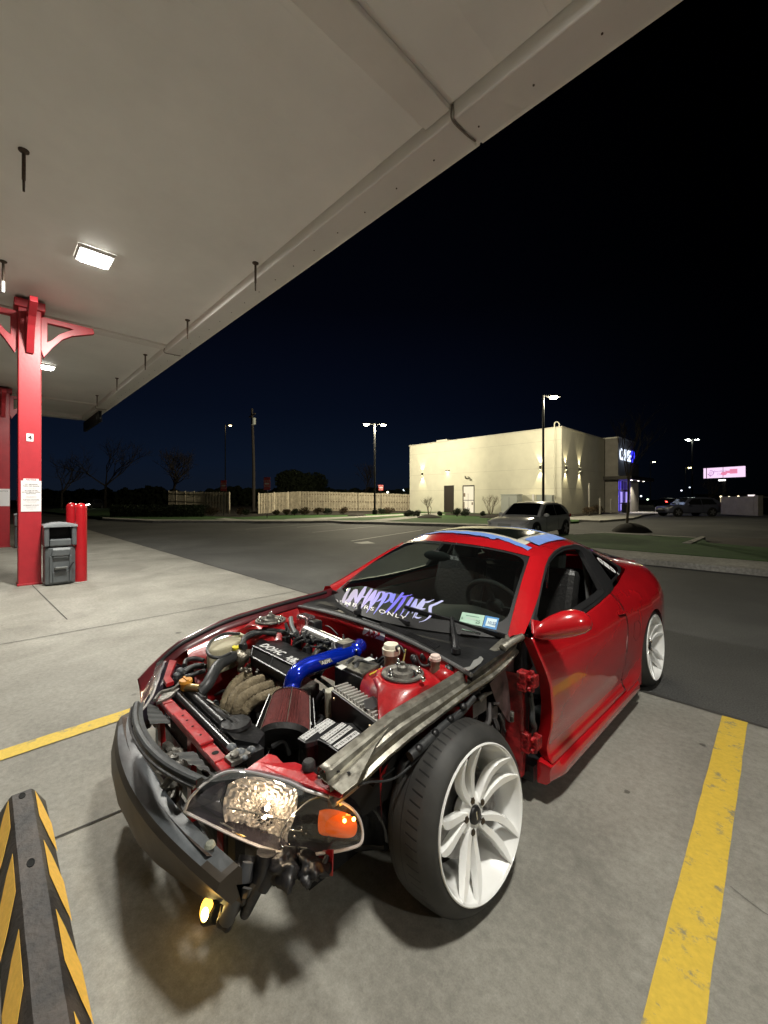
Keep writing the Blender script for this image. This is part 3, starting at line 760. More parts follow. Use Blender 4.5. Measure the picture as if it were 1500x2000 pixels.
q = MB(); q.box(TX - 0.24, TX - 0.2, yd0 + (yd1 - yd0) * .32, yd0 + (yd1 - yd0) * .5, 0.35, 2.2); q.box(TX - 0.24, TX - 0.2, yd0 + (yd1 - yd0) * .78, yd1 - .1, 0.2, 2.2)
q.build('entrance_glass', emis('lilac_glow', (0.42, 0.33, 1.0), 1.0), bank)
light('blue_light', 'POINT', (TX + 0.4, (yd0 + yd1) / 2, 2.2), 25, (0.2, 0.15, 1.0), bank, size=0.3)
# illuminated name and emblem
a = PX(1209, 872, TX, O0); b = PX(1231, 880, TX, O0)
M_sign = emis('sign_white', (0.72, 0.82, 1.0), 1.8)
me = textmesh('CHASE', 1.0, extrude=0.03, offset=0.0)
xs_ = [v.co.x for v in me.vertices]; wx = max(xs_)
sy = (b.y - a.y) / wx; szz = 1.15 / 0.7
for v in me.vertices:
    c = v.co.copy(); v.co = (TX + 0.06 + c.z, a.y + c.x * sy, 5.35 + c.y * szz)
me.materials.append(M_sign); me.name = 'sign_letters'
o = bpy.data.objects.new('sign_letters', me); COL.objects.link(o); o.parent = bank
light('sign_light', 'POINT', (TX + 0.5, a.y + 1.2, 6.0), 25, (0.5, 0.65, 1.0), bank, size=0.5)
yc = PX(1234.8, 890, TX, O0).y; zc = 5.93; rr = 0.60; wy = (PX(1238, 890, TX, O0).y - PX(1231.5, 890, TX, O0).y) / 2 / 0.6
q = MB()
M_logo = emis('sign_blue', (0.03, 0.03, 1.0), 2.2)
for k in range(4):
    c, s = math.cos(k * math.pi / 2), math.sin(k * math.pi / 2)
    P = [(-0.42, 0.60), (0.20, 0.60), (0.58, 0.24), (-0.42, 0.24)] if True else []
    P = [(-0.18, 0.60), (0.27, 0.60), (0.60, 0.27), (-0.18, 0.27)]
    q.prism([V((TX + 0.04, yc + (x * c - z * s) * wy, zc + (x * s + z * c))) for x, z in P], (0.05, 0, 0))
q.build('sign_emblem', M_logo, bank)

# items standing by the bank
t = thing('litter_bin', 'black square litter bin beside the blue lit bank entrance', 'litter bin', (TX + 0.45, yd0 + 0.6, 0.13))
MB().box(-0.3, 0.3, -0.3, 0.3, 0, 0.85).build('body', M_pole, t, bevel=0.03); MB().box(-0.32, 0.32, -0.32, 0.32, 0.86, 1.0).build('lid', M_pole, t, bevel=0.04)
M_cab = mat('cabinet_grey', (0.34, 0.36, 0.34), 0.5)
a = PY(979, 967, BY - 1.6, O0); b = PY(1011, 1000, BY - 1.6, O0)
t = thing('transformer_box', 'grey transformer cabinet left of the white meter cabinets at the bank wall', 'utility box', ((a.x + b.x) / 2, BY - 1.2, 0.14))
hw = (b.x - a.x) / 2
MB().box(-hw, hw, -0.45, 0.45, 0, a.z - 0.14).build('body', M_cab, t, bevel=0.04); MB().box(-0.012, 0.012, -0.455, -0.45, 0.1, a.z - 0.3).build('door_gap', M_pole, t)
MB().box(-hw - .03, hw + .03, -0.49, 0.49, a.z - 0.138, a.z - 0.07).build('top_lid', M_cab, t, bevel=0.02)
a = PY(1013, 966, BY - 0.5, O0); b = PY(1079, 1000, BY - 0.5, O0)
t = thing('meter_cabinet', 'pale double meter cabinet on the bank wall behind the white hatchback', 'utility box', ((a.x + b.x) / 2, BY - 0.35, 0.14))
hw = (b.x - a.x) / 2; hz = a.z - 0.14
MB().box(-hw, hw * 0.1, -0.25, 0.3, 0.1, hz).build('cabinet', mat('cab_cream', (0.55, 0.54, 0.44), 0.6), t, bevel=0.02)
q = MB(); q.box(hw * 0.13, hw * 0.62, -0.25, 0.3, 0.25, hz - 0.03); q.box(hw * 0.66, hw, -0.25, 0.3, 0.25, hz - 0.06); q.build('cabinet', M_cab, t, bevel=0.02)
q = MB(); q.box(-hw * 0.55, -hw * 0.12, -0.34, -0.252, hz * .62, hz * .66); q.box(-hw * .12, -hw * 0.02, -0.3, -0.252, 0.3, hz); q.box(hw * .16, hw * 0.6, -0.3, -0.252, hz * .45, hz * .5); q.build('bracket', M_white, t)
for k, (u0, h) in enumerate(((1150.5, 2.6), (1171.5, 1.4), (1193, 1.3))):
    x, y = (-12.6, PX(u0, 1000, -12.6, O0).y)
    t = thing('bollard', ['tall pale post at the dark recess right of the bank wall', 'pale short bollard in front of the dark link wall', 'pale short bollard left of the bank entrance'][k], 'bollard', (x, y, 0.13), group='pale bollards along the bank walk')
    MB().lathe([(0, 0.075), (h, 0.075), (h + 0.05, 0.05), (h + 0.07, 0.0)], 14).build('post', mat('pale_post', (0.4, 0.38, 0.34), 0.6), t, smooth=True)

# ================================================================== plants
M_bark = mat('bark', (0.045, 0.035, 0.026), 0.9, noise_s=8, noise_a=0.3)
M_twig = mat('twig', (0.16, 0.125, 0.08), 0.9, noise_s=8, noise_a=0.2)
M_leafd = mat('leaf_dark', (0.022, 0.032, 0.012), 0.8, noise_s=4, noise_a=0.4)
M_leafb = mat('leaf_brown', (0.075, 0.05, 0.026), 0.85, noise_s=4, noise_a=0.4)
def branches(mb, p, d, L, r, lv, rnd, spread=0.6, up=0.15, seg=4, kids=3):
    n = 3; pts = [p]; q = p.copy(); dd = d.copy()
    for i in range(n):
        dd = (dd + V((rnd.uniform(-1, 1), rnd.uniform(-1, 1), rnd.uniform(-0.4, 1) * 0.6 + up)) * 0.16).normalized()
        q = q + dd * L / n; pts.append(q.copy())
    mb.tube(pts, [r, r * 0.6], seg=seg, smooth=False, cap=False)
    if lv <= 0: return
    for k in range(kids):
        t_ = rnd.uniform(0.45, 1.0) if k else 1.0
        i = min(n - 1, int(t_ * n)); b = pts[i].lerp(pts[i + 1], t_ * n - i) if t_ < 1 else pts[-1]
        a = V((rnd.uniform(-1, 1), rnd.uniform(-1, 1), rnd.uniform(-0.3, 0.8))).normalized()
        nd = (dd * (1 - spread * 0.5) + a * spread).normalized()
        branches(mb, b, nd, L * rnd.uniform(0.6, 0.82), r * 0.58, lv - 1, rnd, spread, up, seg, kids)
def bare_tree(name, label, loc, h, seed, lv=4, r=0.12, m=None, group=None, stems=1, spread=0.65, kids=3, tf=0.35, wide=1.0, cat='tree'):
    rnd = random.Random(seed); t = thing(name, label, cat, loc, group=group)
    tk = MB(); cw = MB()
    for s in range(stems):
        d = V((rnd.uniform(-.4, .4), rnd.uniform(-.4, .4), 1)).normalized() if stems > 1 else V((0.03, 0.02, 1)).normalized()
        b = V((rnd.uniform(-.08, .08), rnd.uniform(-.08, .08), 0)) if stems > 1 else V((0, 0, 0))
        tip = b + d * h * tf
        tk.tube([b - V((0, 0, .05)), b.lerp(tip, 0.5) + V((0.02, 0, 0)), tip], [r * 1.15, r * 0.75], seg=8, smooth=False, cap=False)
        for k in range(4 if stems == 1 else 2):
            a = V((rnd.uniform(-1, 1) * wide, rnd.uniform(-1, 1) * wide, rnd.uniform(0.6, 1.4))).normalized()
            branches(cw, tip, a, h * 0.27, r * 0.6, lv, rnd, spread, kids=kids)
    tk.build('trunk', m or M_bark, t, fix=False, smooth=True); cw.build('crown', m or M_bark, t, fix=False)
    return t
def leafy(name, label, loc, rx, ry, rz, n, seed, m, size=0.05, group=None, stem=True, cat='shrub', zc=None):
    rnd = random.Random(seed); t = thing(name, label, cat, loc, group=group); mb = MB(); zc = zc if zc is not None else rz
    blobs = [(V((rnd.uniform(-.5, .5) * rx, rnd.uniform(-.5, .5) * ry, zc + rnd.uniform(-.4, .4) * rz)), rnd.uniform(.45, .7)) for _ in range(9)]
    for i in range(n):
        c, s = rnd.choice(blobs)
        while True:
            d = V((rnd.uniform(-1, 1), rnd.uniform(-1, 1), rnd.uniform(-1, 1)))
            if 0.3 < d.length < 1: break
        p = c + V((d.x * rx, d.y * ry, d.z * rz)) * s
        if p.z < 0.01: p.z = rnd.uniform(0.01, .1)
        a = V((rnd.uniform(-1, 1), rnd.uniform(-1, 1), rnd.uniform(-1, 1))).normalized() * size; b = a.orthogonal().normalized() * size * 0.6
        mb.add([p - a, p + b, p + a, p - b], [(0, 1, 2, 3)])
    mb.build('foliage', m, t, fix=False)
    if stem:
        q = MB()
        for k in range(5): 
            e = blobs[k][0]; q.tube([V((0, 0, -.02)), e * 0.5 + V((0.02, 0, 0)), e], 0.012 + size * .1, seg=5, smooth=False, cap=False)
        q.build('stem', M_bark, t, fix=False)
    return t
bare_tree('bare_shrub', 'bare multi stemmed shrub left of the dark bank door', AT(838, 31.5, 0.13), 1.7, 3, 2, 0.022, M_twig, 'bare shrubs at the bank wall', stems=6, spread=.35, tf=.4, cat='shrub')
bare_tree('bare_shrub', 'bare multi stemmed shrub left of the grey transformer cabinet', AT(957, 31.5, 0.13), 1.8, 5, 2, 0.024, M_twig, 'bare shrubs at the bank wall', stems=7, spread=.35, tf=.4, cat='shrub')
def mound(u, d, rx, lab, name='mulch_mound', z=0.12, hf=1.0):
    q = MB(); rows = []
    for i in range(7):
        t_ = i / 6; rr_ = rx * math.cos(t_ * math.pi / 2); rows.append([(rr_ * math.cos(a) * (1 + .06 * math.sin(3 * a)), rr_ * math.sin(a), 0.32 * hf * math.sin(t_ * math.pi / 2) ** 1.6 * rx / 1.2) for a in [2 * math.pi * k / 24 for k in range(24)]])
    q.grid(rows, cu=True); o = q.build(name, M_mulch, None, smooth=True, angle=180); o.location = AT(u, d, z); return tag(o, lab, 'mulch')
mound(838, 29.5, 0.9, 'dark mulch mound under the left bare shrub'); mound(960, 29.5, 0.9, 'dark mulch mound under the right bare shrub'); mound(697, 33, 0.8, 'dark mulch mound beside the middle lamp post')
MND = mound(1232, 16.7, 0.72, 'large dark mulch mound round the sapling on the grass island', z=0.13, hf=1.9)
t = bare_tree('sapling', 'thin bare sapling standing in a mulch mound on the grass island', AT(1224, 16.9, 0.25), 4.6, 21, 3, 0.045, mat('sapling_bark', (0.12, 0.095, 0.06), 0.9), None, tf=.42, spread=.45, wide=.45)
k = 0
for u, d, r_, lb in ((796, 31.5, .30, 'leftmost of the three clipped bushes at the left bank corner'), (805, 31.8, .32, 'middle clipped bush at the left bank corner'), (815.5, 31.2, .30, 'rightmost clipped bush at the left bank corner'),
                 (858, 32.2, .24, 'small clipped bush left of the dark bank door'), (893, 31.4, .40, 'round bush between the two bank doors'), (908, 31.2, .42, 'round bush in front of the lit bank door'), (943, 31.6, .24, 'small bush left of the second bare shrub'),
                 (1150, 33, .5, 'low bush at the foot of the side bank wall'), (1168, 37, .6, 'shaggy bush in front of the dark link wall')):
    leafy('round_bush', lb, AT(u, d, 0.13), r_, r_, r_ * .85, 1100, 30 + k, M_leafb if k > 6 else M_leafd, 0.035, 'clipped bushes by the bank'); k += 1
k = 0
for u, d, r_ in ((400, 33, .7), (415, 32, .6), (470, 34, .5), (480, 33, .4), (540, 33.5, .35), (559, 34, .4), (575, 34, .4), (595, 34.5, .5), (620, 35, .5), (640, 35.5, .45), (672, 36, .5), (760, 37, .5), (745, 36.5, .4)):
    lb = 'low dark bush %s' % (['in front of the short fence, left one', 'at the right end of the short fence'][k] if k < 2 else ['between the fences, bigger one', 'between the fences, smaller one'][k - 2] if k < 4 else 'near the left end of the long fence, %s' % ['first', 'second', 'third', 'fourth'][k - 4] if k < 8 else 'along the middle of the long fence, %s' % ['first', 'second', 'third'][k - 8] if k < 11 else 'right of the middle lamp post, %s' % ['nearer', 'farther'][k - 11])
    leafy('low_bush', lb, AT(u, d, 0.13), r_, r_, r_ * .7, 600, 60 + k, M_leafb if k % 3 else M_leafd, 0.05, 'low bushes in front of the fences'); k += 1
# hedge left
q = MB(); rnd = random.Random(5)
for i in range(9000):
    u = rnd.uniform(215, 398); d = rnd.uniform(31, 34); p = AT(u, d, rnd.uniform(0.1, 1.0)); a = V((rnd.uniform(-1, 1), rnd.uniform(-1, 1), rnd.uniform(-1, 1))).normalized() * .07; b = a.orthogonal().normalized() * .045
    q.add([p - a, p + b, p + a, p - b], [(0, 1, 2, 3)])
tag(q.build('ground_cover', M_leafd, None, fix=False), 'dark low ground cover planting left of the fences', 'ground cover', kind='stuff')
# far silhouettes
bare_tree('bare_tree', 'tall bare tree behind the bollards, its crown widest of the far trees', AT(205, 62), 11.5, 11, 4, 0.20, M_bark, 'bare trees against the dusk sky', tf=.3, wide=1.2)
bare_tree('bare_tree', 'round crowned bare tree left of the utility pole', AT(338, 62), 9.2, 14, 5, 0.26, M_bark, 'bare trees against the dusk sky', tf=.3, wide=1.3)
bare_tree('bare_tree', 'faint bare tree close to the red post at far left', AT(120, 60), 8.0, 17, 4, 0.16, M_bark, 'bare trees against the dusk sky', tf=.3, wide=1.2)
bare_tree('bare_tree', 'thin bare tree between the middle lamp post and the bank', AT(710, 70), 8.2, 19, 4, 0.12, M_bark, 'bare trees against the dusk sky', tf=.3, wide=.8)
bare_tree('bare_tree', 'pinkish bare tree below the glowing billboard', AT(1382, 68), 5.6, 23, 4, 0.12, M_twig, 'bare trees against the dusk sky', tf=.25, wide=1.2)
leafy('dense_tree', 'dense dark tree crown behind the long fence', AT(588, 78, 0), 4.6, 4.6, 3.2, 9000, 3, M_leafd, 0.28, cat='tree', zc=4.0)
q = MB(); rnd = random.Random(9)
for i in range(16000):
    u = rnd.uniform(60, 800); d = rnd.uniform(84, 100); hh = 3.4 + 1.6 * noise.noise(V((u * .012, 0, 3))) + 0.8 * noise.noise(V((u * .06, 0, 8)))
    p = AT(u, d, hh * rnd.random() ** .7); a = V((rnd.uniform(-1, 1), rnd.uniform(-1, 1), rnd.uniform(-1, 1))).normalized() * .45; b = a.orthogonal().normalized() * .35
    q.add([p - a, p + b, p + a, p - b], [(0, 1, 2, 3)])
tag(q.build('far_wood', M_leafd, None, fix=False), 'dark far line of trees beyond the fences', 'wood', kind='stuff')

# ================================================================== fences
M_fence = mat('fence_wood', (0.45, 0.395, 0.30), 0.85, noise_s=3, noise_a=0.25)
def fence(label, pts, posts):
    t = thing('wooden_fence', label, 'fence', pts[0][0]); o0 = V(pts[0][0])
    bd = MB(); rl = MB()
    for (a, ha), (b, hb) in zip(pts, pts[1:]):
        a = V(a) - o0; b = V(b) - o0; L = (b - a).length; d = (b - a).normalized(); s = V((-d.y, d.x, 0)); n = int(L / 0.145)
        for i in range(n):
            t_ = (i + .5) / n; c = a.lerp(b, t_); h = ha + (hb - ha) * t_ + random.uniform(-.015, .015); side = 0.055 if i % 2 else -0.055
            bd.obox(c + s * side + V((0, 0, h / 2 + .05)), d * 0.066, s * 0.010, V((0, 0, h / 2)))
        for zf in (.18, .55, .9):
            rl.bar(a + V((0, 0, ha * zf)), b + V((0, 0, hb * zf)), 0.06, 0.09)
        m_ = max(1, int(L / 2.4))
        for i in range(m_ + 1):
            c = a.lerp(b, i / m_); h = ha + (hb - ha) * i / m_
            MB().box(c.x - .05, c.x + .05, c.y - .05, c.y + .05, 0, h + .12).build('fence_post', M_fence, t)
    bd.build('boards', M_fence, t, fix=False); rl.build('rails', mat('rail_wood', (0.15, 0.11, 0.07), 0.9), t, fix=False)
def fp(u, vt, d): 
    p = AT(u, d, 0); return (tuple(p), HZ(vt, d) - 0.1)
fence('shorter weathered board fence left of the gap with the no entry signs', [fp(329.5, 958.6, 46), fp(399, 960, 38.5), fp(448, 961, 38)], 0)
fence('long weathered board fence running right to the bank building', [fp(505, 963, 37.5), fp(586, 959, 46), fp(700, 961.5, 46), fp(801, 964.5, 46.5)], 0)

# ================================================================== signs, poles, lamps
def road_sign(u, d, vt, vb, lab, face=True):
    p = AT(u, d, 0.1); t = thing('no_entry_sign', lab, 'sign', p, YAW, group='red and white traffic signs at the exit')
    zt_ = HZ(vt, d) - .1; zb = HZ(vb, d) - .1; hw = 0.23
    MB().cyl((0, 0.02, 0), (0, 0.02, zt_), 0.03, 8).build('pole', M_pole, t)
    pl = MB().box(-hw, hw, -0.012, 0.0, zb, zt_).build('plate', mat('sign_red', (0.28, 0.02, 0.025), 0.5), t)
    zm = (zb + zt_) / 2; MB().box(-hw * .72, hw * .72, -0.016, -0.0125, zm - .06, zm + .06).build('white_bar', mat('sign_white_paint', (0.4, 0.38, 0.38), 0.5), pl)
    text('lettering', 'DO NOT', (0, -0.0135, zm + .14), (1, 0, 0), (0, 0, 1), 0.13, mat('sign_white_paint', (0.4, 0.38, 0.38), 0.5), pl)
    text('lettering', 'ENTER', (0, -0.0135, zm - .24), (1, 0, 0), (0, 0, 1), 0.13, mat('sign_white_paint', (0.4, 0.38, 0.38), 0.5), pl)
road_sign(521.5, 29.5, 932, 957, 'red traffic sign in front of the left end of the long fence')
road_sign(436.5, 33, 938, 959, 'dim red traffic sign above the right end of the short fence')
road_sign(744, 40, 947, 958, 'small dim traffic sign above the fence right of the middle lamp post')
t = thing('utility_pole', 'tall dark wooden utility pole rising between the two fences', 'pole', AT(495, 45, 0))
MB().tube([(0, 0, 0), (0.05, 0, 5), (-0.35, 0, 11.4)], [0.2, 0.13], seg=10).build('pole', mat('pole_wood', (0.03, 0.024, 0.02), 0.9), t, smooth=True)
MB().bar((-1.2, 0.1, 10.6), (0.6, -0.1, 10.7), 0.1, 0.12).build('cross_arm', M_bark, t)
q = MB(); q.lathe([(0, 0.2), (0.7, 0.22), (0.75, 0.1)], 12, M=Matrix.Translation((0.1, 0, 9.6))); q.build('transformer', M_cab, t, smooth=True)
def street_lamp(u, d, vh, lab, energy, heads=(0.0,), es=60, armlen=0.45, r=0.09, col=(1, 0.90, 0.64), base=0.0, hs=1.0, group='parking lot lamps'):
    p = AT(u, d, base); h = HZ(vh, d) - base
    t = thing('street_lamp', lab, 'street lamp', p, YAW, group=group)
    MB().lathe([(0, 0.22), (0.5, 0.22), (0.52, r), (h - .05, r * .75), (h, 0.0)], 14).build('pole', M_pole, t, smooth=True)
    for a in heads:
        dx, dy = math.cos(a), math.sin(a)
        hd = MB(); hd.bar((0, 0, h - .1), (dx * armlen, dy * armlen, h - .1), 0.07, 0.07); hd.bar((dx * armlen, dy * armlen, h - .08), (dx * (armlen + .6 * hs), dy * (armlen + .6 * hs), h - .08), 0.36 * hs, 0.11 * hs)
        o = hd.build('lamp_head', M_pole, t, bevel=0.01)
        c = V((dx * (armlen + .3 * hs), dy * (armlen + .3 * hs), h - .16))
        g = MB(); g.lathe([(0.02, 0.21 * hs), (-0.05, 0.19 * hs), (-0.10, 0.10 * hs), (-.11, 0.0)], 14, M=Matrix.Translation(c)); g.build('lens', emis('lamp_glow%d' % int(es), col, es), o, smooth=True)
        if energy: light('lamp_light', 'POINT', c + V((0, 0, -.22)), energy, col, o, size=0.12)
street_lamp(732, 36, 826, 'middle parking lot lamp with two heads standing before the long fence', 3400, (R(10), R(190)), 70)
street_lamp(1061, 28, 770, 'brightest parking lot lamp on a dark pole in front of the bank', 2500, (R(15),), 80, hs=1.3)
street_lamp(440, 62, 829, 'dim orange lamp at left above the dark trees', 120, (R(0),), 14, col=(1, .75, .35), group='far street lights')
street_lamp(1352, 85, 857, 'white three headed stadium style lamp high at right', 300, (R(0), R(180), R(90)), 45, hs=1.8, col=(.95, 1, .85), r=.14, group='far street lights')
street_lamp(1270, 105, 901, 'small yellow far lamp left of the billboard', 0, (0.0,), 22, hs=1.6, col=(1, .85, .45), group='far street lights')
street_lamp(1339, 100, 912, 'yellow far lamp between the three headed lamp and the silver car', 60, (0.0,), 30, hs=1.9, col=(1, .85, .35), group='far street lights')
for k, (u, v, d, c, lb) in enumerate(((573, 942, 95, (1, .97, .85), 'tiny white light in front of the dense dark tree'), (639, 958.5, 90, (1, .97, .85), 'tiny white light just above the middle of the long fence'), (757, 961.5, 80, (1, .97, .8), 'small white light just above the fence right of the middle lamp'),
                                      (789, 957, 85, (.8, .95, 1), 'small bluish light above the fence next to the bank'), (1252, 969, 110, (.8, .9, 1), 'small pale light right of the bank entrance'), (1265, 975.5, 100, (.8, 1, .7), 'small greenish light low right of the bank entrance'),
                                      (1331, 958, 130, (.9, .9, 1), 'small white light above the far red tail lights'), (1347, 952, 140, (.7, .8, .9), 'faint light above the silver car'), (1408, 970, 96, (1, .85, .5), 'warm window light right behind the silver car'),
                                      (1424, 970.5, 110, (1, .9, .6), 'small warm light right of the silver car'), (1442, 969.5, 110, (1, .8, .5), 'second small warm light farther right of the silver car'), (1471, 974.5, 110, (1, 1, .95), 'small white light near the right picture edge'))):
    h = HZ(v, d); t = thing('distant_lamp', lb, 'lamp', AT(u, d, 0), YAW, group='tiny far lights')
    MB().cyl((0, .3, 0), (0, .3, h + .1), 0.07, 6).build('post', M_pole, t)
    MB().ball((0, 0, h), 0.24, .2, .2, n=6).build('globe', emis('far_light_%d' % k, c, 3.2), t, smooth=True)
# billboard
d = 92; a = AT(1374, d + 3, 0); b = AT(1453.5, d - 4, 0); zt0 = HZ(915, d + 3); zb0 = HZ(933.5, d + 3)
c = (a + b) / 2; wd = (b - a).length; ang = math.atan2((b - a).y, (b - a).x)
t = thing('billboard', 'glowing pink and white billboard on a pole at far right', 'billboard', (c.x, c.y, 0), ang)
zb_, zt_ = HZ(933, d), HZ(913, d)
MB().cyl((0, 0.6, 0), (0, 0.6, zb_ + .2), 0.4, 12).build('pole', M_pole, t)
pn = MB().box(-wd / 2, wd / 2, 0, 0.5, zb_, zt_).build('panel', emis('billboard_pink', (1.0, 0.72, 0.98), 1.05), t)
q = MB(); q.box(-.04, .04, -0.03, -.005, zb_ - .1, zt_); q.box(-wd / 2 + .55, -wd / 2 + .7, -0.03, -.005, zb_, zt_); q.build('divider', mat('divider', (.1, .02, .08), .6), pn)
M_bt = mat('bill_violet', (0.22, 0.05, 0.25), 0.6, emit=(0.55, 0.28, 0.62), es=0.7); M_bp = mat('bill_pink', (0.5, .05, .15), 0.6, emit=(0.95, 0.30, 0.50), es=0.75)
zc = (zb_ + zt_) / 2
q = MB(); q.tube([(-wd / 2 + 1.5 + .55 * math.cos(x), -.02, zc + .55 * math.sin(x)) for x in [R(d_) for d_ in range(-140, 121, 20)]], 0.07, seg=5); q.tube([(-wd / 2 + 1.5 + .25 * math.cos(x), -.02, zc + .25 * math.sin(x)) for x in [R(d_) for d_ in range(0, 360, 30)]], 0.05, seg=5); q.bar((-wd / 2 + .9, -.02, zc - .2), (-wd / 2 + 1.5, -.02, zc - .75), .04, .18); q.build('emblem', M_bt, pn)
text('lettering', 'Beautiful Face', (-wd / 2 + 3.6, -.012, zc + .15), (1, 0, 0), (0, 0, 1), .55, M_bt, pn, extrude=.004)
text('lettering', 'Clinic', (-wd / 2 + 3.4, -.012, zc - .55), (1, 0, 0), (0, 0, 1), .60, M_bt, pn, extrude=.004)
q = MB(); q.box(wd / 2 - 2.6, wd / 2 - 1.2, -.03, -.01, zc - .35, zc + .65); q.box(wd / 2 - 3.4, wd / 2 - 2.61, -.03, -.01, zc - .2, zc + .3); q.ball((wd / 2 - 3.7, -.01, zc - .25), .6, .04, .4, 6); q.build('picture_patch', M_bp, pn)
MB().box(-.3, .9, -1.2, -.9, zb_ - .75, zb_ - .5).build('flood_lamp', emis('flood', (1, .95, .9), 5), t)
# far dark shop and enclosure at the right edge
t = thing('far_shop', 'dark low shop building with small lit windows beyond the silver car', 'building', AT(1452, 118, 0), YAW)
MB().box(-7.5, 6.5, 0, 8, 0, 2.6).build('wall', mat('far_wall', (.03, .028, .028), .8), t); MB().box(-8, 7, -.4, 8.4, 2.61, 3.0).build('roof', mat('far_roof', (.012, .012, .014), .8), t)
q = MB(); q.box(.9, 2.9, -.45, -.41, 2.3, 2.75); q.build('lit_sign', emis('shop_sign', (1, .85, .85), 1.2), t); q = MB(); q.box(-6.6, -6.0, -.06, -.01, .6, 1.9); q.build('window', emis('shop_win', (1, .8, .5), .9), t)
t = thing('dumpster_enclosure', 'pale walled enclosure with dark gate at the right picture edge', 'enclosure', AT(1485.5, 36, 0), YAW)
MB().box(-.22, .22, 0, .4, 0, 1.78).build('pillar', M_wall2, t); MB().box(.25, 4, .1, .2, .12, 1.5).build('gate', M_pole, t); MB().box(.25, 4, .0, .3, 1.56, 1.7).build('beam', mat('beam_grey', (.12, .12, .12), .7), t); MB().box(-.2, .2, .45, 4, 0, 1.7).build('wall', M_wall2, t)

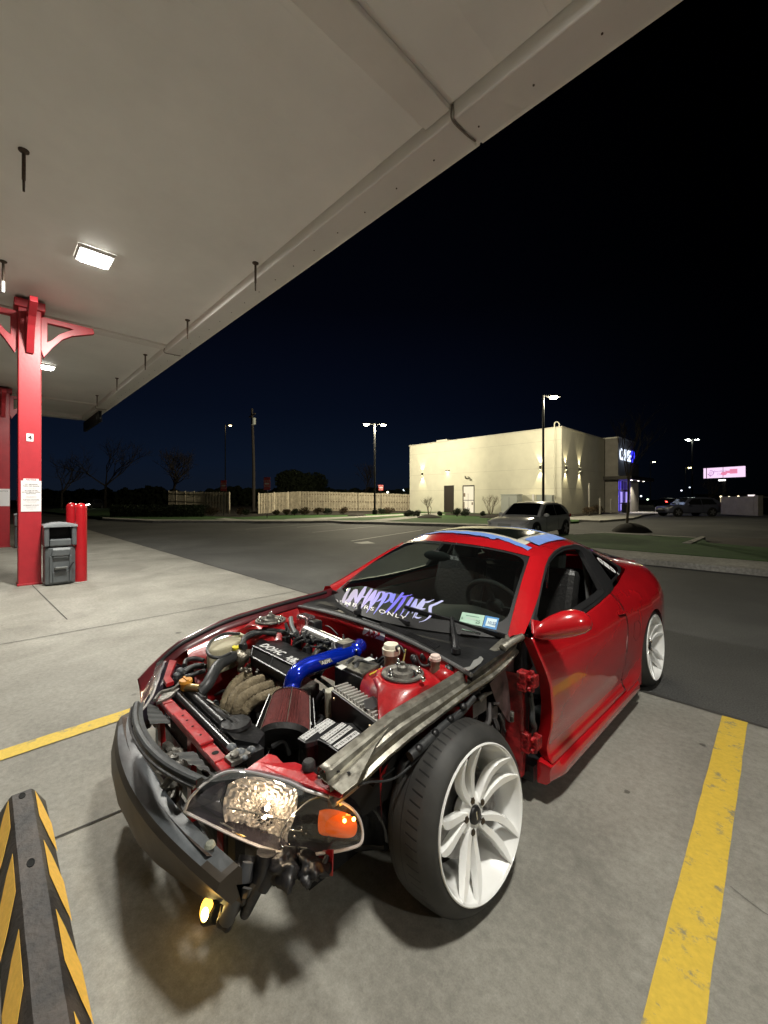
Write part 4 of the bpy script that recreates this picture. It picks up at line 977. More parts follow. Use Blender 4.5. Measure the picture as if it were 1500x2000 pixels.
# ================================================================== ordinary cars
M_tire = mat('tyre', (0.018, 0.018, 0.018), 0.75); M_win = mat('car_glass', (0.01, 0.011, 0.012), 0.06)
def simple_car(name, label, cat, loc, rz, L, W, H, paint, suv=False, lights=None, group=None):
    t = thing(name, label, cat, loc, rz, group); hw = W / 2
    hood = 0.60 * H if not suv else 0.58 * H; belt = 0.62 * H
    # stations: y from front (-L/2) to rear, half width, low z, high z
    st = [(-.500, .62, .30, .40), (-.490, .80, .22, .46), (-.46, .90, .18, .50), (-.40, .97, .17, .545), (-.30, 1.0, .16, .58), (-.20, 1.0, .16, .605), (-.05, 1.0, .16, .61), (.15, 1.0, .16, .62), (.35, 1.0, .17, .635), (.43, .97, .19, .64), (.48, .90, .22, .62), (.5, .74, .30, .56)]
    ys = [s[0] for s in st]; rows = []
    for i in range(49):
        y = -.5 + i / 48
        w_, zl, zh = interp([(s[0], s[1:]) for s in st], y)
        w_ *= hw; zl *= H; zh *= H
        half = [(0, zl), (w_ * .8, zl), (w_ * .96, zl + .06), (w_, zl + (zh - zl) * .45), (w_ * .985, zl + (zh - zl) * .7), (w_ * .93, zh - .035), (w_ * .84, zh), (w_ * .4, zh + .02), (0, zh + .025)]
        rows.append([(x, y * L, z) for x, z in half] + [(-x, y * L, z) for x, z in half[-2:0:-1]])
    b = MB(); b.grid(rows, cu=True); b.add(rows[0], [tuple(range(len(rows[0])))]); b.add(rows[-1], [tuple(range(len(rows[0])))])
    b.build('body', paint, t, smooth=True, angle=50)
    # greenhouse
    y0, y1, y2, y3 = (-.22, -.04, .30, .47) if not suv else (-.20, -.05, .36, .485)
    wb, wt = hw * .90, hw * .74
    zb, zt_ = .595 * H, H
    prof = [(y0, zb - .02), ((y0 + y1) / 2, (zb + zt_) / 2 + .02 * H), (y1, zt_ - .03 * H), ((y1 + y2) / 2, zt_), (y2, zt_ - .025 * H), ((y2 + y3) / 2 + .03, (zb + zt_) / 2 + .06), (y3, zb)]
    P = catmull([V((0, p[0] * L, p[1])) for p in prof], 5); rows = []
    for p in P:
        f = (p.z - zb) / (zt_ - zb); w_ = wb + (wt - wb) * max(0, f)
        rows.append([(-w_, p.y, p.z - .05 * H * f), (-w_ * .8, p.y, p.z - .008), (0, p.y, p.z + .01), (w_ * .8, p.y, p.z - .008), (w_, p.y, p.z - .05 * H * f)])
    g = MB(); g.grid(rows)
    for sd in (0, 4): g.add([r[sd] for r in rows], [tuple(range(len(rows)))])
    g.build('cabin', paint, t, smooth=True, angle=35)
    def sw(yf, zf, s):   # on side glass plane
        f = zf; return V((s * (wb + (wt - wb) * f + .006), yf * L, zb + (zt_ - zb) * f * .95))
    for s in (-1, 1):
        for pl in ([(y0 + .055, .06), (y1 + .02, .80), (.12, .84), (.13, .05)], [(.145, .05), (.135, .84), (y2 - .02, .78), (y3 - .075, .10)]):
            q = MB(); q.prism([sw(a_, b_, s) for a_, b_ in pl], (s * .008, 0, 0)); q.build('window', M_win, t)
        q = MB(); q.ball((s * (hw + .06), (y0 + .06) * L, zb + .06), .11, .06, .07, 8); q.build('wing_mirror', paint, t, smooth=True)
        q = MB(); q.prism([(s * hw * .62, -.497 * L, .42 * H), (s * hw * .93, -.45 * L, .50 * H), (s * hw * .99, -.40 * L, .53 * H), (s * hw * .97, -.44 * L, .45 * H), (s * hw * .72, -.496 * L, .39 * H)], (0, -.03, .006)); q.build('headlight', mat('lamp_clear', (.5, .5, .5), .1, emit=lights[0] if lights and lights[0] else None, es=8 if lights and lights[0] else 0) if not (lights and lights[0]) else emis('headlight_on', (1, .97, .85), 30), t)
        q = MB(); q.prism([(s * hw * .65, .499 * L, .52 * H), (s * hw * .93, .475 * L, .55 * H), (s * hw * .96, .46 * L, .64 * H), (s * hw * .75, .49 * L, .64 * H)], (0, .02, 0)); q.build('tail_light', emis('tail_on', (1, .06, .05), 14) if lights and lights[1] else mat('tail_red', (.25, .01, .01), .2), t)
        for yw in (-.315, .31):
            r = .222 * H if suv else .225 * H
            q = MB(); q.lathe([(s * (hw + .004), 0.0), (s * (hw + .004), r * 1.16), (s * (hw - .03), r * 1.17)], 26, M=Matrix.Translation((0, yw * L, r * .98)), axis='x'); q.build('wheel_arch', M_black, t, smooth=True)
            M = Matrix.Translation((0, yw * L, r))
            q = MB(); q.lathe([(s * (hw + .008), r * .66), (s * (hw + .02), r * .75), (s * (hw + .012), r * .97), (s * (hw - .04), r), (s * (hw - .2), r)], 26, M=M, axis='x'); w_o = q.build('wheel', M_tire, t, smooth=True)
            q = MB(); q.lathe([(s * (hw + .010), r * .66), (s * (hw + .004), r * .60), (s * (hw + .004), 0.0)], 26, M=M, axis='x')
            q.build('rim_back', mat('rim_dark', (.06, .06, .065), .4), w_o)
            q = MB()
            for k in range(5):
                a_ = 2 * math.pi * k / 5; q.bar((s * (hw + .014), yw * L, r), (s * (hw + .014), yw * L + math.cos(a_) * r * .66, r + math.sin(a_) * r * .66), .012 + r * .22, .012, up=(1, 0, 0))
            q.build('rim', mat('rim_silver', (.55, .55, .57), .3, metal=.8), w_o)
        for yy in (.14, -.12):
            q = MB(); q.box(s * hw * 1.0 - .002, s * hw * 1.0 + .003, yy * L - .004, yy * L + .004, .25 * H, .56 * H); q.build('door_seam', M_black, t)
        q = MB(); q.box(s * (hw + .004) - .01, s * (hw + .004) + .012, .08 * L, .12 * L, .53 * H, .545 * H); q.build('door_handle', paint, t)
    # windscreen and rear glass
    def wsg(ya, za, yb, zb2, wa, wb2): 
        q = MB(); q.grid([[(x * wa, ya * L - .004 + .03 * abs(x) ** 2, za) for x in (-1, -.5, 0, .5, 1)], [(x * wb2, yb * L - .004 + .03 * abs(x) ** 2, zb2) for x in (-1, -.5, 0, .5, 1)]])
        return q
    n_up = V((0, -1, 1))
    q = MB(); rr = []
    for p in P[1:10]: 
        f = (p.z - zb) / (zt_ - zb); w_ = (wb + (wt - wb) * max(0, f)) * .86
        rr.append([(x * w_, p.y - .012, p.z + .012 - .012 * x * x) for x in (-1, -.5, 0, .5, 1)])
    q.grid(rr); q.build('windscreen', M_win, t, smooth=True)
    q = MB(); rr = []
    for p in P[22:29]:
        f = (p.z - zb) / (zt_ - zb); w_ = (wb + (wt - wb) * max(0, f)) * .82
        rr.append([(x * w_, p.y + .014, p.z + .012 - .012 * x * x) for x in (-1, -.5, 0, .5, 1)])
    q.grid(rr); q.build('rear_window', M_win, t, smooth=True)
    q = MB(); q.box(-hw * .6, hw * .6, -.5 * L - .012, -.5 * L + .1, .26 * H, .34 * H); q.build('grille', M_black, t)
    q = MB(); q.box(-.26, .26, -.5 * L - .02, -.5 * L - .013, .35 * H, .43 * H); q.build('number_plate', mat('plate_pale', (.4, .4, .38), .5), t)
    return t
simple_car('parked_hatchback', 'white hatchback parked nose towards the red car, seen over its roof', 'car', (-7.55, 15.35, 0), 0, 4.0, 1.72, 1.36, mat('white_paint_car', (.62, .62, .60), .25, coat=.6))
simple_car('parked_suv', 'silver grey car parked side on near the bank entrance with bluish nose', 'car', AT(1342, 35.6, 0), YAW - R(88) + 0.0, 4.75, 1.85, 1.62, mat('silver_paint', (.16, .17, .24), .3, metal=.5, coat=.6), suv=True)
far_p = mat('far_car_paint', (.03, .03, .032), .4)
simple_car('distant_car', 'far car with two lit headlights left of the trees behind the bollards', 'car', AT(176, 60, 0), YAW + R(8), 4.4, 1.8, 1.5, far_p, lights=(1, 0), group='far cars with lights on')
for k, (u, d, rz, lb) in enumerate(((1297, 78, 175, 'leftmost far car with red tail lights right of the bank'), (1322, 92, 172, 'far car with red tail lights behind the front of the silver car'), (1352, 88, 182, 'far car with a red tail light above the silver car roof'))):
    simple_car('distant_car', lb, 'car', AT(u, d, 0), YAW + R(rz), 4.4, 1.9, 1.7, far_p, lights=(0, 1), group='far cars with lights on', suv=True)

# ================================================================== the red coupe (local frame: +x its left side, +y rearwards, front axle at y=0)
car = thing('red_coupe', 'red two door coupe without bonnet, bumper or front wing, engine bay open and white wheels', 'car', CAR)
def paintmat(name, col, rough=.22, flake=.03):
    m = mat(name, col, rough, coat=1.0, noise_s=2.2, noise_a=0.10, bump=.03, bump_s=7); m.node_tree.nodes['Principled BSDF'].inputs['Coat Roughness'].default_value = .035
    return m
M_red = paintmat('car_red', (0.48, 0.009, 0.014))
M_redd = mat('bay_red', (0.40, 0.010, 0.014), .33, noise_s=7, noise_a=.35, bump=.25, bump_s=14, coat=.4)
M_bare = mat('bare_steel', (.30, .28, .235), .34, metal=.8, noise_s=24, noise_a=.3, col2=(.40, .385, .33), rough2=.5, bump=.12, bump_s=30)
M_alu = mat('aluminium', (.55, .55, .54), .38, metal=.9, noise_s=14, noise_a=.25, bump=.1, bump_s=40)
M_chrome = mat('bright_metal', (.8, .8, .78), .15, metal=1.0)
M_seal = mat('window_seal', (.016, .016, .017), .5, spec=.3, bump=.05, bump_s=80)
M_blk = mat('engine_black', (.013, .013, .014), .38, noise_s=12, noise_a=.5, bump=.2, bump_s=30)
M_hose = mat('hose_black', (.030, .031, .032), .45, noise_s=20, noise_a=.3)
M_cowl = mat('cowl_plastic', (.012, .0122, .013), .46, spec=.3, noise_s=5, noise_a=.4, bump=.1, bump_s=60)
M_beam = mat('bumper_beam_plastic', (.090, .099, .108), .38, noise_s=5, noise_a=.4, rough2=.6, bump=.12, bump_s=18)
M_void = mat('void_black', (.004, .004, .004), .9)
M_cast = mat('cast_metal', (.20, .19, .17), .5, metal=.7, noise_s=25, noise_a=.5, bump=.5, bump_s=30)

def belt(y): return interp([(.66, (.800, .806)), (1.0, (.797, .792)), (1.34, (.793, .785)), (1.6, (.788, .802)), (1.84, (.778, .825)), (2.1, (.752, .848)), (2.35, (.712, .873)), (2.62, (.665, .890)), (2.9, (.675, .878)), (3.1, (.67, .858)), (3.3, (.61, .83)), (3.44, (.50, .79)), (3.47, (.44, .77))], y)
WT = [(.6, .858), (1.3, .866), (2.1, .872), (2.5, .885), (2.8, .875), (3.0, .850), (3.2, .795), (3.33, .715), (3.42, .60), (3.47, .46)]
def body_pt(y, z):
    xb, zb = belt(y); Wd = interp(WT, y)
    lo = [(.10, -.02), (.14, -.006), (.165, .006), (.205, .004), (.222, -.016), (.265, -.026), (.31, -.020), (.36, -.008), (.45, -.001), (.55, 0)]
    k = max(0, min(1, (2.2 - y) / .2)) if y > 2.0 else 1
    if z <= .55: return V((Wd + interp(lo, z) * k, y, z))
    t = min(1, (z - .55) / (zb - .55)); p = 2.1 + .7 * max(0, min(1, (y - 1.95) / 1.0))
    return V((xb + (Wd - xb) * (1 - t ** p), y, z))
def zbot(y):
    if y < 2.02: return .125
    if y < 2.20: return .125 + (y - 2.02) * .1
    yc, zc, r = 2.545, .27, .335
    if abs(y - yc) < r: return max(.14, zc + math.sqrt(r * r - (y - yc) ** 2))
    return .17 + (y - 2.9) * .05
def side_panel(ya, yb, nc, edge=None, edgeb=None, zlo=None):
    rows = []
    for i in range(nc + 1):
        row = []
        f = i / nc
        for j in range(33):
            tj = j / 32
            y = ya + (yb - ya) * f
            z0 = zlo(y) if zlo else zbot(y); z1 = belt(y)[1]; z = z0 + (z1 - z0) * tj
            y2 = y
            if edge: y2 = y + (edge(z) - ya) * (1 - f)
            if edgeb: y2 = y2 + (edgeb(z) - yb) * f
            xb, zb2 = belt(y2)
            if j == 32: z = zb2
            row.append(body_pt(y2, min(z, zb2)))
        rows.append(row)
    return MB().grid(rows)
front_edge = lambda z: interp([(.12, .745), (.2, .762), (.32, .768), (.45, .766), (.57, .746), (.66, .712), (.73, .686), (.81, .676)], z)
rear_edge = lambda z: interp([(.12, 1.86), (.3, 1.87), (.5, 1.90), (.65, 1.935), (.75, 1.93), (.83, 1.86)], z)
body = MB()
for s in (1, -1): pass
door = side_panel(.70, 1.90, 46, front_edge, lambda z: rear_edge(z) - .004, zlo=lambda y: .205)
dr = door.build('door', M_red, car, smooth=True, solid=.002, angle=60)
qp = side_panel(1.90, 2.20, 14, lambda z: rear_edge(z) + .004)
rows = []
def cols(): 
    ys = [2.20 + .01 * k for k in range(0, 69)] + [2.88 + .02 * k for k in range(1, 30)]
    return [y for y in ys if y <= 3.47]
for y in cols():
    z0 = zbot(y); z1 = belt(y)[1]; rows.append([body_pt(y, z0 + (z1 - z0) * j / 32) for j in range(33)])
qp.grid(rows)
quarter = qp.build('rear_wing', M_red, car, smooth=True, angle=60)
# right-hand side as one plain mirror of both (only its top edge shows)
mbm = side_panel(.66, 2.20, 40); mbm.grid(rows); mbm.v = [(-x, y, z) for x, y, z in mbm.v]
mbm.build('right_side_panel', M_red, car, smooth=True, angle=60)
# door inner face, front door edge return
q = MB(); r1 = []; r2 = []
for k in range(24):
    z = .205 + (.80 - .205) * k / 23; p = body_pt(front_edge(z), z); r1.append(p); r2.append(p + V((-.06, .02, 0)))
q.grid([r1, r2]); q.build('door_edge', M_red, dr, smooth=True)
# side skirt
q = MB(); rows = []
for i in range(50):
    y = .74 + 1.38 * i / 49; e = .0 if i > 3 else -.012 * (4 - i) / 2
    rows.append([(.80, y, .10), (.868 + e, y, .108), (.888 + e, y, .13), (.884 + e, y, .17), (.868, y, .198), (.845, y, .203), (.80, y, .203)])
q.grid(rows, cu=True); q.add(rows[0], [tuple(range(7))]); q.add(rows[-1], [tuple(range(7))])
q.build('side_skirt', M_red, car, smooth=True, angle=50)
MB().box(.62, .80, .70, 2.1, .115, .19).build('sill', M_blk, car)
# door handle recess, lock and thin seams
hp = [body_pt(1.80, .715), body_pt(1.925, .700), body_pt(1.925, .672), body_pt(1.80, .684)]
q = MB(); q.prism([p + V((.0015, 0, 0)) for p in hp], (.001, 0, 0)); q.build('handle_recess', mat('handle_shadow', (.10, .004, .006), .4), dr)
hp = [body_pt(1.79, .724), body_pt(1.92, .708), body_pt(1.92, .688), body_pt(1.79, .703)]
q = MB(); q.prism([p + V((.002, 0, 0)) for p in hp], (.010, 0, 0)); q.build('door_handle', M_red, dr, bevel=.004)
def surfline(pts, r, name, m, par, off=.001):
    P = []
    for (ya, za), (yb, zb) in zip(pts, pts[1:]):
        for k in range(6):
            y = ya + (yb - ya) * k / 6; z = za + (zb - za) * k / 6; P.append(body_pt(y, z) + V((off, 0, 0)))
    P.append(body_pt(*pts[-1]) + V((off, 0, 0)))
    q = MB(); q.tube(P, r, seg=5, smooth=False); return q.build(name, m, par, smooth=True)
surfline([(rear_edge(z), z) for z in (.21, .3, .4, .5, .6, .7, .78, .815)], .0025, 'door_gap', M_void, quarter, -.001)
surfline([(2.06, .60), (2.14, .605), (2.19, .56), (2.17, .49), (2.09, .47), (2.03, .51), (2.06, .60)], .0012, 'fuel_flap_gap', M_void, quarter, 0)

# roof, hatch and tail
L6 = lambda y: interp([(.68, (.765, .815)), (.80, (.742, .866)), (.955, (.705, .936)), (1.08, (.665, .998)), (1.21, (.625, 1.058)), (1.32, (.597, 1.097)), (1.45, (.575, 1.124)), (1.6, (.560, 1.140)), (1.82, (.556, 1.138)), (2.02, (.565, 1.098)), (2.25, (.585, 1.018)), (2.48, (.615, .942)), (2.62, (.665, .890))], y)
ST = [(0.0, 1.09, 1.165, 1.27), (1, 1.20, 1.200, 1.38), (2, 1.40, 1.228, 1.55), (3, 1.60, 1.236, 1.74), (4, 1.85, 1.226, 1.95), (5, 2.10, 1.190, 2.16), (6, 2.40, 1.128, 2.40), (7, 2.70, 1.045, 2.62), (8, 2.95, .975, 2.90), (9, 3.15, .935, 3.10), (10, 3.32, .915, 3.28), (10.6, 3.42, .90, 3.36), (11, 3.50, .84, 3.44)]
def roof_pt(t, s):
    yc, zc, ye = interp([(a, (b, c, d)) for a, b, c, d in ST], t)
    xe, ze = L6(ye) if ye <= 2.62 else belt(ye)
    a = abs(s); pw = interp([(0, 2.4), (7, 2.8), (9, 3.2), (11, 3)], t)
    return V((xe * s, yc + (ye - yc) * a ** 2, zc + (ze - zc) * a ** pw))
rows = []
for i in range(89):
    t = 11 * i / 88; rows.append([roof_pt(t, math.sin(math.pi / 2 * (k / 20 - 1))) for k in range(41)])
rf = MB().grid(rows); roof = rf.build('roof', M_red, car, smooth=True, angle=180)
roof_bvh = BVHTree.FromPolygons([V(v) for v in rf.v], rf.f)
# windscreen
def ws_pt(t, s):
    b = V((.685 * s, .385 + .275 * s * s, .790 - .012 * s * s)); yc, zc, ye = ST[0][1:]
    tp = roof_pt(0, s * .86) + V((0, -.004, -.004))
    p = b.lerp(tp, t); p.z += .022 * math.sin(math.pi * t) ; return p
rows = [[ws_pt(i / 20, math.sin(math.pi / 2 * (k / 16 - 1))) for k in range(33)] for i in range(21)]
wsm = MB().grid(rows); ws = wsm.build('windscreen', glassmat('windscreen_glass', (.46, .53, .50), .01, 1.45, dirt_glow=.004), car, smooth=True, angle=180)
ws_bvh = BVHTree.FromPolygons([V(v) for v in wsm.v], wsm.f)
def on_bvh(bvh, u, v, off=.003):
    d = ray(u, v).normalized(); hit = bvh.ray_cast(ORG - CAR, d)
    if hit[0] is None:
        best = None
        for k in range(40):
            p = (ORG - CAR) + d * (1.2 + k * .05); nr = bvh.find_nearest(p)
            if nr[0] is not None and (best is None or nr[3] < best[3]): best = nr
        hit = best
    n = hit[1]; 
    if n.dot(d) > 0: n = -n
    return hit[0] + n * off
# black frit band round the windscreen
q = MB(); inn = []; out = []
def loopc(ms, mt0, mt1):
    P = []
    for k in range(40): P.append((mt0, -1 + ms + (2 - 2 * ms) * k / 40))
    for k in range(20): P.append((mt0 + (mt1 - mt0) * k / 20, 1 - ms))
    for k in range(40): P.append((mt1, 1 - ms - (2 - 2 * ms) * k / 40))
    for k in range(20): P.append((mt1 - (mt1 - mt0) * k / 20, -1 + ms))
    return P
def rnd_c(t, s, ms, mt0, mt1, r=.13):
    # round the corners of the inner loop
    cs = 1 - ms - r; ct0 = mt0 + r; ct1 = mt1 - r; ds = abs(s) - cs
    if ds > 0 and t < ct0:
        k = max(abs(ds), abs(ct0 - t)); l = math.hypot(ds, ct0 - t) or 1; f = k / l; return ct0 - (ct0 - t) * f, math.copysign(cs + ds * f, s)
    if ds > 0 and t > ct1:
        k = max(abs(ds), abs(t - ct1)); l = math.hypot(ds, t - ct1) or 1; f = k / l; return ct1 + (t - ct1) * f, math.copysign(cs + ds * f, s)
    return t, s
A = [ws_pt(t, s) for t, s in loopc(0, 0, 1)]; B = [ws_pt(*rnd_c(t, s, .022, .10, .972)) for t, s in loopc(.022, .10, .972)]
up_n = V((0, -.45, .9)) * .0015
q.grid([[p + up_n for p in A], [p + up_n for p in B]], cu=True); q.build('windscreen_border', M_seal, ws, smooth=True, fix=False, angle=180)
# A pillars
for s in (1, -1):
    rows = []
    for i in range(25):
        t = i / 24; y = .68 + (1.30 - .68) * t; xo, zo = L6(y); o_ = V((xo * s, y, zo)); a = ws_pt(t * 1.0, s); a = a if t < 1 else roof_pt(0, s * .86)
        rows.append([a, a.lerp(o_, .33) + V((.004 * s, -.006, .010)), a.lerp(o_, .7) + V((.006 * s, -.004, .008)), o_])
    q = MB(); q.grid(rows); q.build('windscreen_pillar', M_red, car, smooth=True, angle=180)
# side window seals, open door glass and fixed quarter glass
def ring(outer, inner, c, n=90):
    def rs(P):
        out = []
        for i in range(n):
            ang = 2 * math.pi * i / n; d = V((math.cos(ang), math.sin(ang))); best = None
            for a, b in zip(P, P[1:] + P[:1]):
                ax, az = a[1], a[2]; e = V((b[1] - ax, b[2] - az)); den = d.x * e.y - d.y * e.x
                if abs(den) < 1e-9: continue
                w_ = V((ax - c[0], az - c[1])); tt_ = (w_.x * e.y - w_.y * e.x) / den; s_ = (w_.x * d.y - w_.y * d.x) / den
                if tt_ > 0 and -1e-6 <= s_ <= 1 + 1e-6 and (best is None or tt_ < best[0]): best = (tt_, V(a).lerp(V(b), s_))
            out.append(best[1])
        return out
    return rs(outer), rs(inner)
def l6(y): x, z = L6(y); return V((x, y, z))
def bl_(y, dz=0): x, z = belt(y); return V((x, y, z + dz))
outer = [bl_(y) for y in (.69, .9, 1.1, 1.34, 1.6, 1.84, 1.97)] + [V((.745, 1.99, .87)), V((.66, 1.99, 1.00)), V((.585, 1.93, 1.115))] + [l6(y) for y in (1.82, 1.6, 1.45, 1.32, 1.21, 1.08, .955, .80, .72)]
inner = [V((.790, .80, .822)), V((.792, 1.0, .820)), V((.786, 1.23, .818)), V((.777, 1.5, .828)), V((.762, 1.77, .848)), V((.69, 1.80, .96)), V((.602, 1.845, 1.085)), V((.585, 1.82, 1.105)), V((.576, 1.60, 1.110)), V((.588, 1.45, 1.096)), V((.610, 1.29, 1.066)), V((.645, 1.16, 1.02)), V((.685, 1.02, .962)), V((.735, .88, .893)), V((.765, .80, .850))]
for s in (1, -1):
    a, b = ring([(p.x, p.y, p.z) for p in outer], [(p.x, p.y, p.z) for p in inner], (1.42, .95))
    f = lambda p, dx=0: V(((p.x + dx) * s, p.y, p.z))
    q = MB(); q.grid([[f(p, -.02) for p in a], [f(p, .004) for p in a], [f(p, .010) for p in [x.lerp(y_, .25) for x, y_ in zip(a, b)]], [f(p, .002) for p in [x.lerp(y_, .55) for x, y_ in zip(a, b)]], [f(p, .007) for p in [x.lerp(y_, .8) for x, y_ in zip(a, b)]], [f(p, .0) for p in b], [f(p, -.035) for p in b]], cu=True)
    q.build('window_seal', M_seal, dr if s > 0 else car, smooth=True, angle=60)
    o2 = [V((.735, 2.00, .845)), V((.705, 2.2, .862)), V((.68, 2.42, .885)), V((.655, 2.52, .905)), V((.615, 2.44, .955)), V((.585, 2.25, 1.015)), V((.565, 2.03, 1.09)), V((.62, 2.00, 1.03))]
    i2 = [V((.722, 2.05, .875)), V((.70, 2.22, .885)), V((.672, 2.38, .902)), V((.655, 2.43, .915)), V((.615, 2.34, .965)), V((.592, 2.2, 1.015)), V((.58, 2.08, 1.058)), V((.63, 2.05, 1.0))]
    a, b = ring([tuple(p) for p in o2], [tuple(p) for p in i2], (2.15, .95), 60)
    q = MB(); q.grid([[f(p, -.02) for p in a], [f(p, .006) for p in a], [f(p, .009) for p in [x.lerp(y_, .5) for x, y_ in zip(a, b)]], [f(p, .003) for p in b]], cu=True); q.build('window_seal', M_seal, car, smooth=True, angle=60)
    q = MB(); q.poly([f(p, .002) for p in b]); q.build('quarter_glass', glassmat('dark_glass', (.10, .10, .10), .02), car)
    if s > 0:
        # stickers on the quarter glass: white three part capsule and a heart
        qc = (b, f)
q = MB(); e0, e1 = V((.607, 2.10, 1.010)), V((.690, 2.245, .900)); ax = (e1 - e0); nrm = V((.78, .02, .62)).normalized(); sd = nrm.cross(ax.normalized()); qn = nrm * .010
def cap(t0, t1, wfun, n=8):
    a, b = [], []
    for k in range(n + 1):
        t = t0 + (t1 - t0) * k / n; w_ = wfun(t); a.append(e0 + ax * t + sd * w_ + qn); b.append(e0 + ax * t - sd * w_ + qn)
    return [a, b]
wf = lambda t: .027 * math.sqrt(max(.02, 1 - (2 * t - 1) ** 4))
for t0, t1 in ((0, .30), (.34, .66), (.70, 1)): q.grid(cap(t0, t1, wf))
q.grid([[e0 + ax * 1.1 + sd * .012 + qn, e0 + ax * 1.2 + qn], [e0 + ax * 1.07 + qn, e0 + ax * 1.1 - sd * .012 + qn]])
q.build('white_sticker', M_white, car, fix=False)
q = MB(); q.grid(cap(.12, .24, lambda t: .006)); q.grid(cap(.76, .88, lambda t: .006))
q.v = [tuple(V(p) + nrm * .001) for p in q.v]; q.build('sticker_mark', M_black, car, fix=False)
# sunroof and blue masking tape on the roof
def rp_(x, y, off=.003):
    h = roof_bvh.ray_cast(V((x, y, 3)), V((0, 0, -1))); return h[0] + V((0, 0, off)) if h[0] else V((x, y, 1.2))
def roof_patch(x0, x1, y0, y1, name, m, off, wob=0.0, nx=24, ny=6, par=None):
    rows = []
    for j in range(ny + 1):
        y = y0 + (y1 - y0) * j / ny; rows.append([rp_(x0 + (x1 - x0) * i / nx, y + wob * noise.noise(V((i * .9, j * .3, x0 * 9))), off) for i in range(nx + 1)])
    q = MB(); q.grid(rows); return q.build(name, m, par or roof, smooth=True, fix=False, angle=180)
M_tape = mat('blue_tape', (.13, .25, .62), .6, noise_s=10, noise_a=.15, bump=.2, bump_s=60)
M_prim = mat('sanded_primer', (.50, .48, .40), .45, noise_s=8, noise_a=.25)
roof_patch(-.44, .44, 1.30, 1.82, 'sanded_panel', M_prim, .003)
roof_patch(-.37, .37, 1.36, 1.72, 'sunroof_glass', mat('sunroof', (.006, .008, .006), .08), .009)
for a in ((-.49, .49, 1.265, 1.325), (-.49, .49, 1.78, 1.85)): roof_patch(*a, 'masking_tape', M_tape, .006, .02)
roof_patch(-.50, -.41, 1.28, 1.84, 'masking_tape', M_tape, .010, .01, nx=4, ny=14); roof_patch(.40, .50, 1.40, 1.84, 'masking_tape', M_tape, .010, .01, nx=4, ny=14)
roof_patch(-.05, .28, 1.23, 1.275, 'masking_tape', M_tape, .010, .02)
# hatch glass (dark) with wiper stub and tail lamps, number plate recess
rows = []
for i in range(13): rows.append([roof_pt(5.2 + 2.6 * i / 12, s_) + V((0, .002, .004)) for s_ in [(-.82 + 1.64 * k / 20) for k in range(21)]])
MB().grid(rows).build('hatch_glass', M_win, car, smooth=True, angle=180)
rows = []
for i in range(30): 
    a_ = i / 29; x = -.5 + 1.0 * a_; rows.append([(x, 3.50, .84), (x, 3.53, .6), (x, 3.50, .4), (x, 3.42, .2)])
MB().grid(rows).build('rear_bumper', M_red, car, smooth=True)
for s in (1, -1):
    q = MB(); q.ball((s * .60, 3.38, .70), .09, .06, .06, 8); q.build('tail_lamp', mat('tail_glass', (.3, .01, .01), .08), car, smooth=True)
# mirror
for s in (1,):
    A_, B_ = V((.80, .70, .822)), V((1.005, .865, .878)); rows = []
    ax = (B_ - A_).normalized(); up = V((0, 0, 1)); sdv = ax.cross(up).normalized()
    for t, r, zz in ((0, .004, -.012), (.04, .030, -.004), (.15, .050, 0), (.3, .064, .004), (.5, .072, .008), (.7, .070, .008), (.85, .058, .004), (.95, .038, .0), (1.0, .008, -.004)):
        c = A_.lerp(B_, t) + V((0, 0, zz)); row = []
        for k in range(24):
            a_ = 2 * math.pi * k / 24; zc_ = math.sin(a_); row.append(c + sdv * math.cos(a_) * r * .85 + up * (zc_ * r if zc_ > 0 else zc_ * r * .72))
        rows.append([V((p.x * s, p.y, p.z)) for p in row])
    q = MB(); q.grid(rows, cu=True); q.add(rows[0], [tuple(range(24))]); q.add(rows[-1], [tuple(range(24))]); mr_ = q.build('wing_mirror', M_red, dr if s > 0 else car, smooth=True, angle=80)
    q = MB(); q.prism([V((.782 * s, .715, .812)), V((.795 * s, .86, .808)), V((.775 * s, .80, .855)), V((.757 * s, .76, .868))], (.014 * s, 0, 0)); q.build('mirror_base', M_red, mr_, bevel=.004)

# cabin interior
M_seat = mat('seat_leather', (.018, .018, .018), .42, bump=.2, bump_s=50)
M_int = mat('interior_dark', (.020, .020, .021), .75)
def seat(x, y, rake=.32):
    q = MB(); q.obox((x, y, .34), (.24, 0, 0), (0, .25, .02), (0, 0, .08)); c = q.build('seat_cushion', M_seat, car, bevel=.06)
    q = MB(); q.obox((x, y + .30, .66), (.23, 0, 0), (0, .06, -.02), V((0, rake * .3, .30))); q.build('seat_backrest', M_seat, car, bevel=.05)
    q = MB(); q.obox((x, y + .42, 1.0), (.12, 0, 0), (0, .04, 0), (0, .02, .075)); h = q.build('headrest', mat('headrest_leather', (.045, .055, .05), .4), car, bevel=.035)
    q = MB(); 
    for d in (-.05, .05): q.cyl((x + d, y + .40, .90), (x + d, y + .41, .98), .006, 8)
    q.build('headrest_post', M_chrome, h)
seat(.37, 1.42); seat(-.37, 1.42)
q = MB(); rows = []
for i in range(21):
    s_ = -1 + i / 10; hump = .035 * math.exp(-((s_ - .5) / .25) ** 2)
    rows.append([(.66 * s_, .46 + .25 * s_ * s_, .765 + .02), (.68 * s_, .75, .80 + hump), (.68 * s_, .92, .79 + hump), (.68 * s_, 1.0, .74), (.68 * s_, 1.0, .45), (.66 * s_, .46, .45)])
q.grid(rows); q.build('dashboard', mat('dash_grey', (.035, .036, .036), .7, noise_s=30, noise_a=.1), car, smooth=True, angle=50)
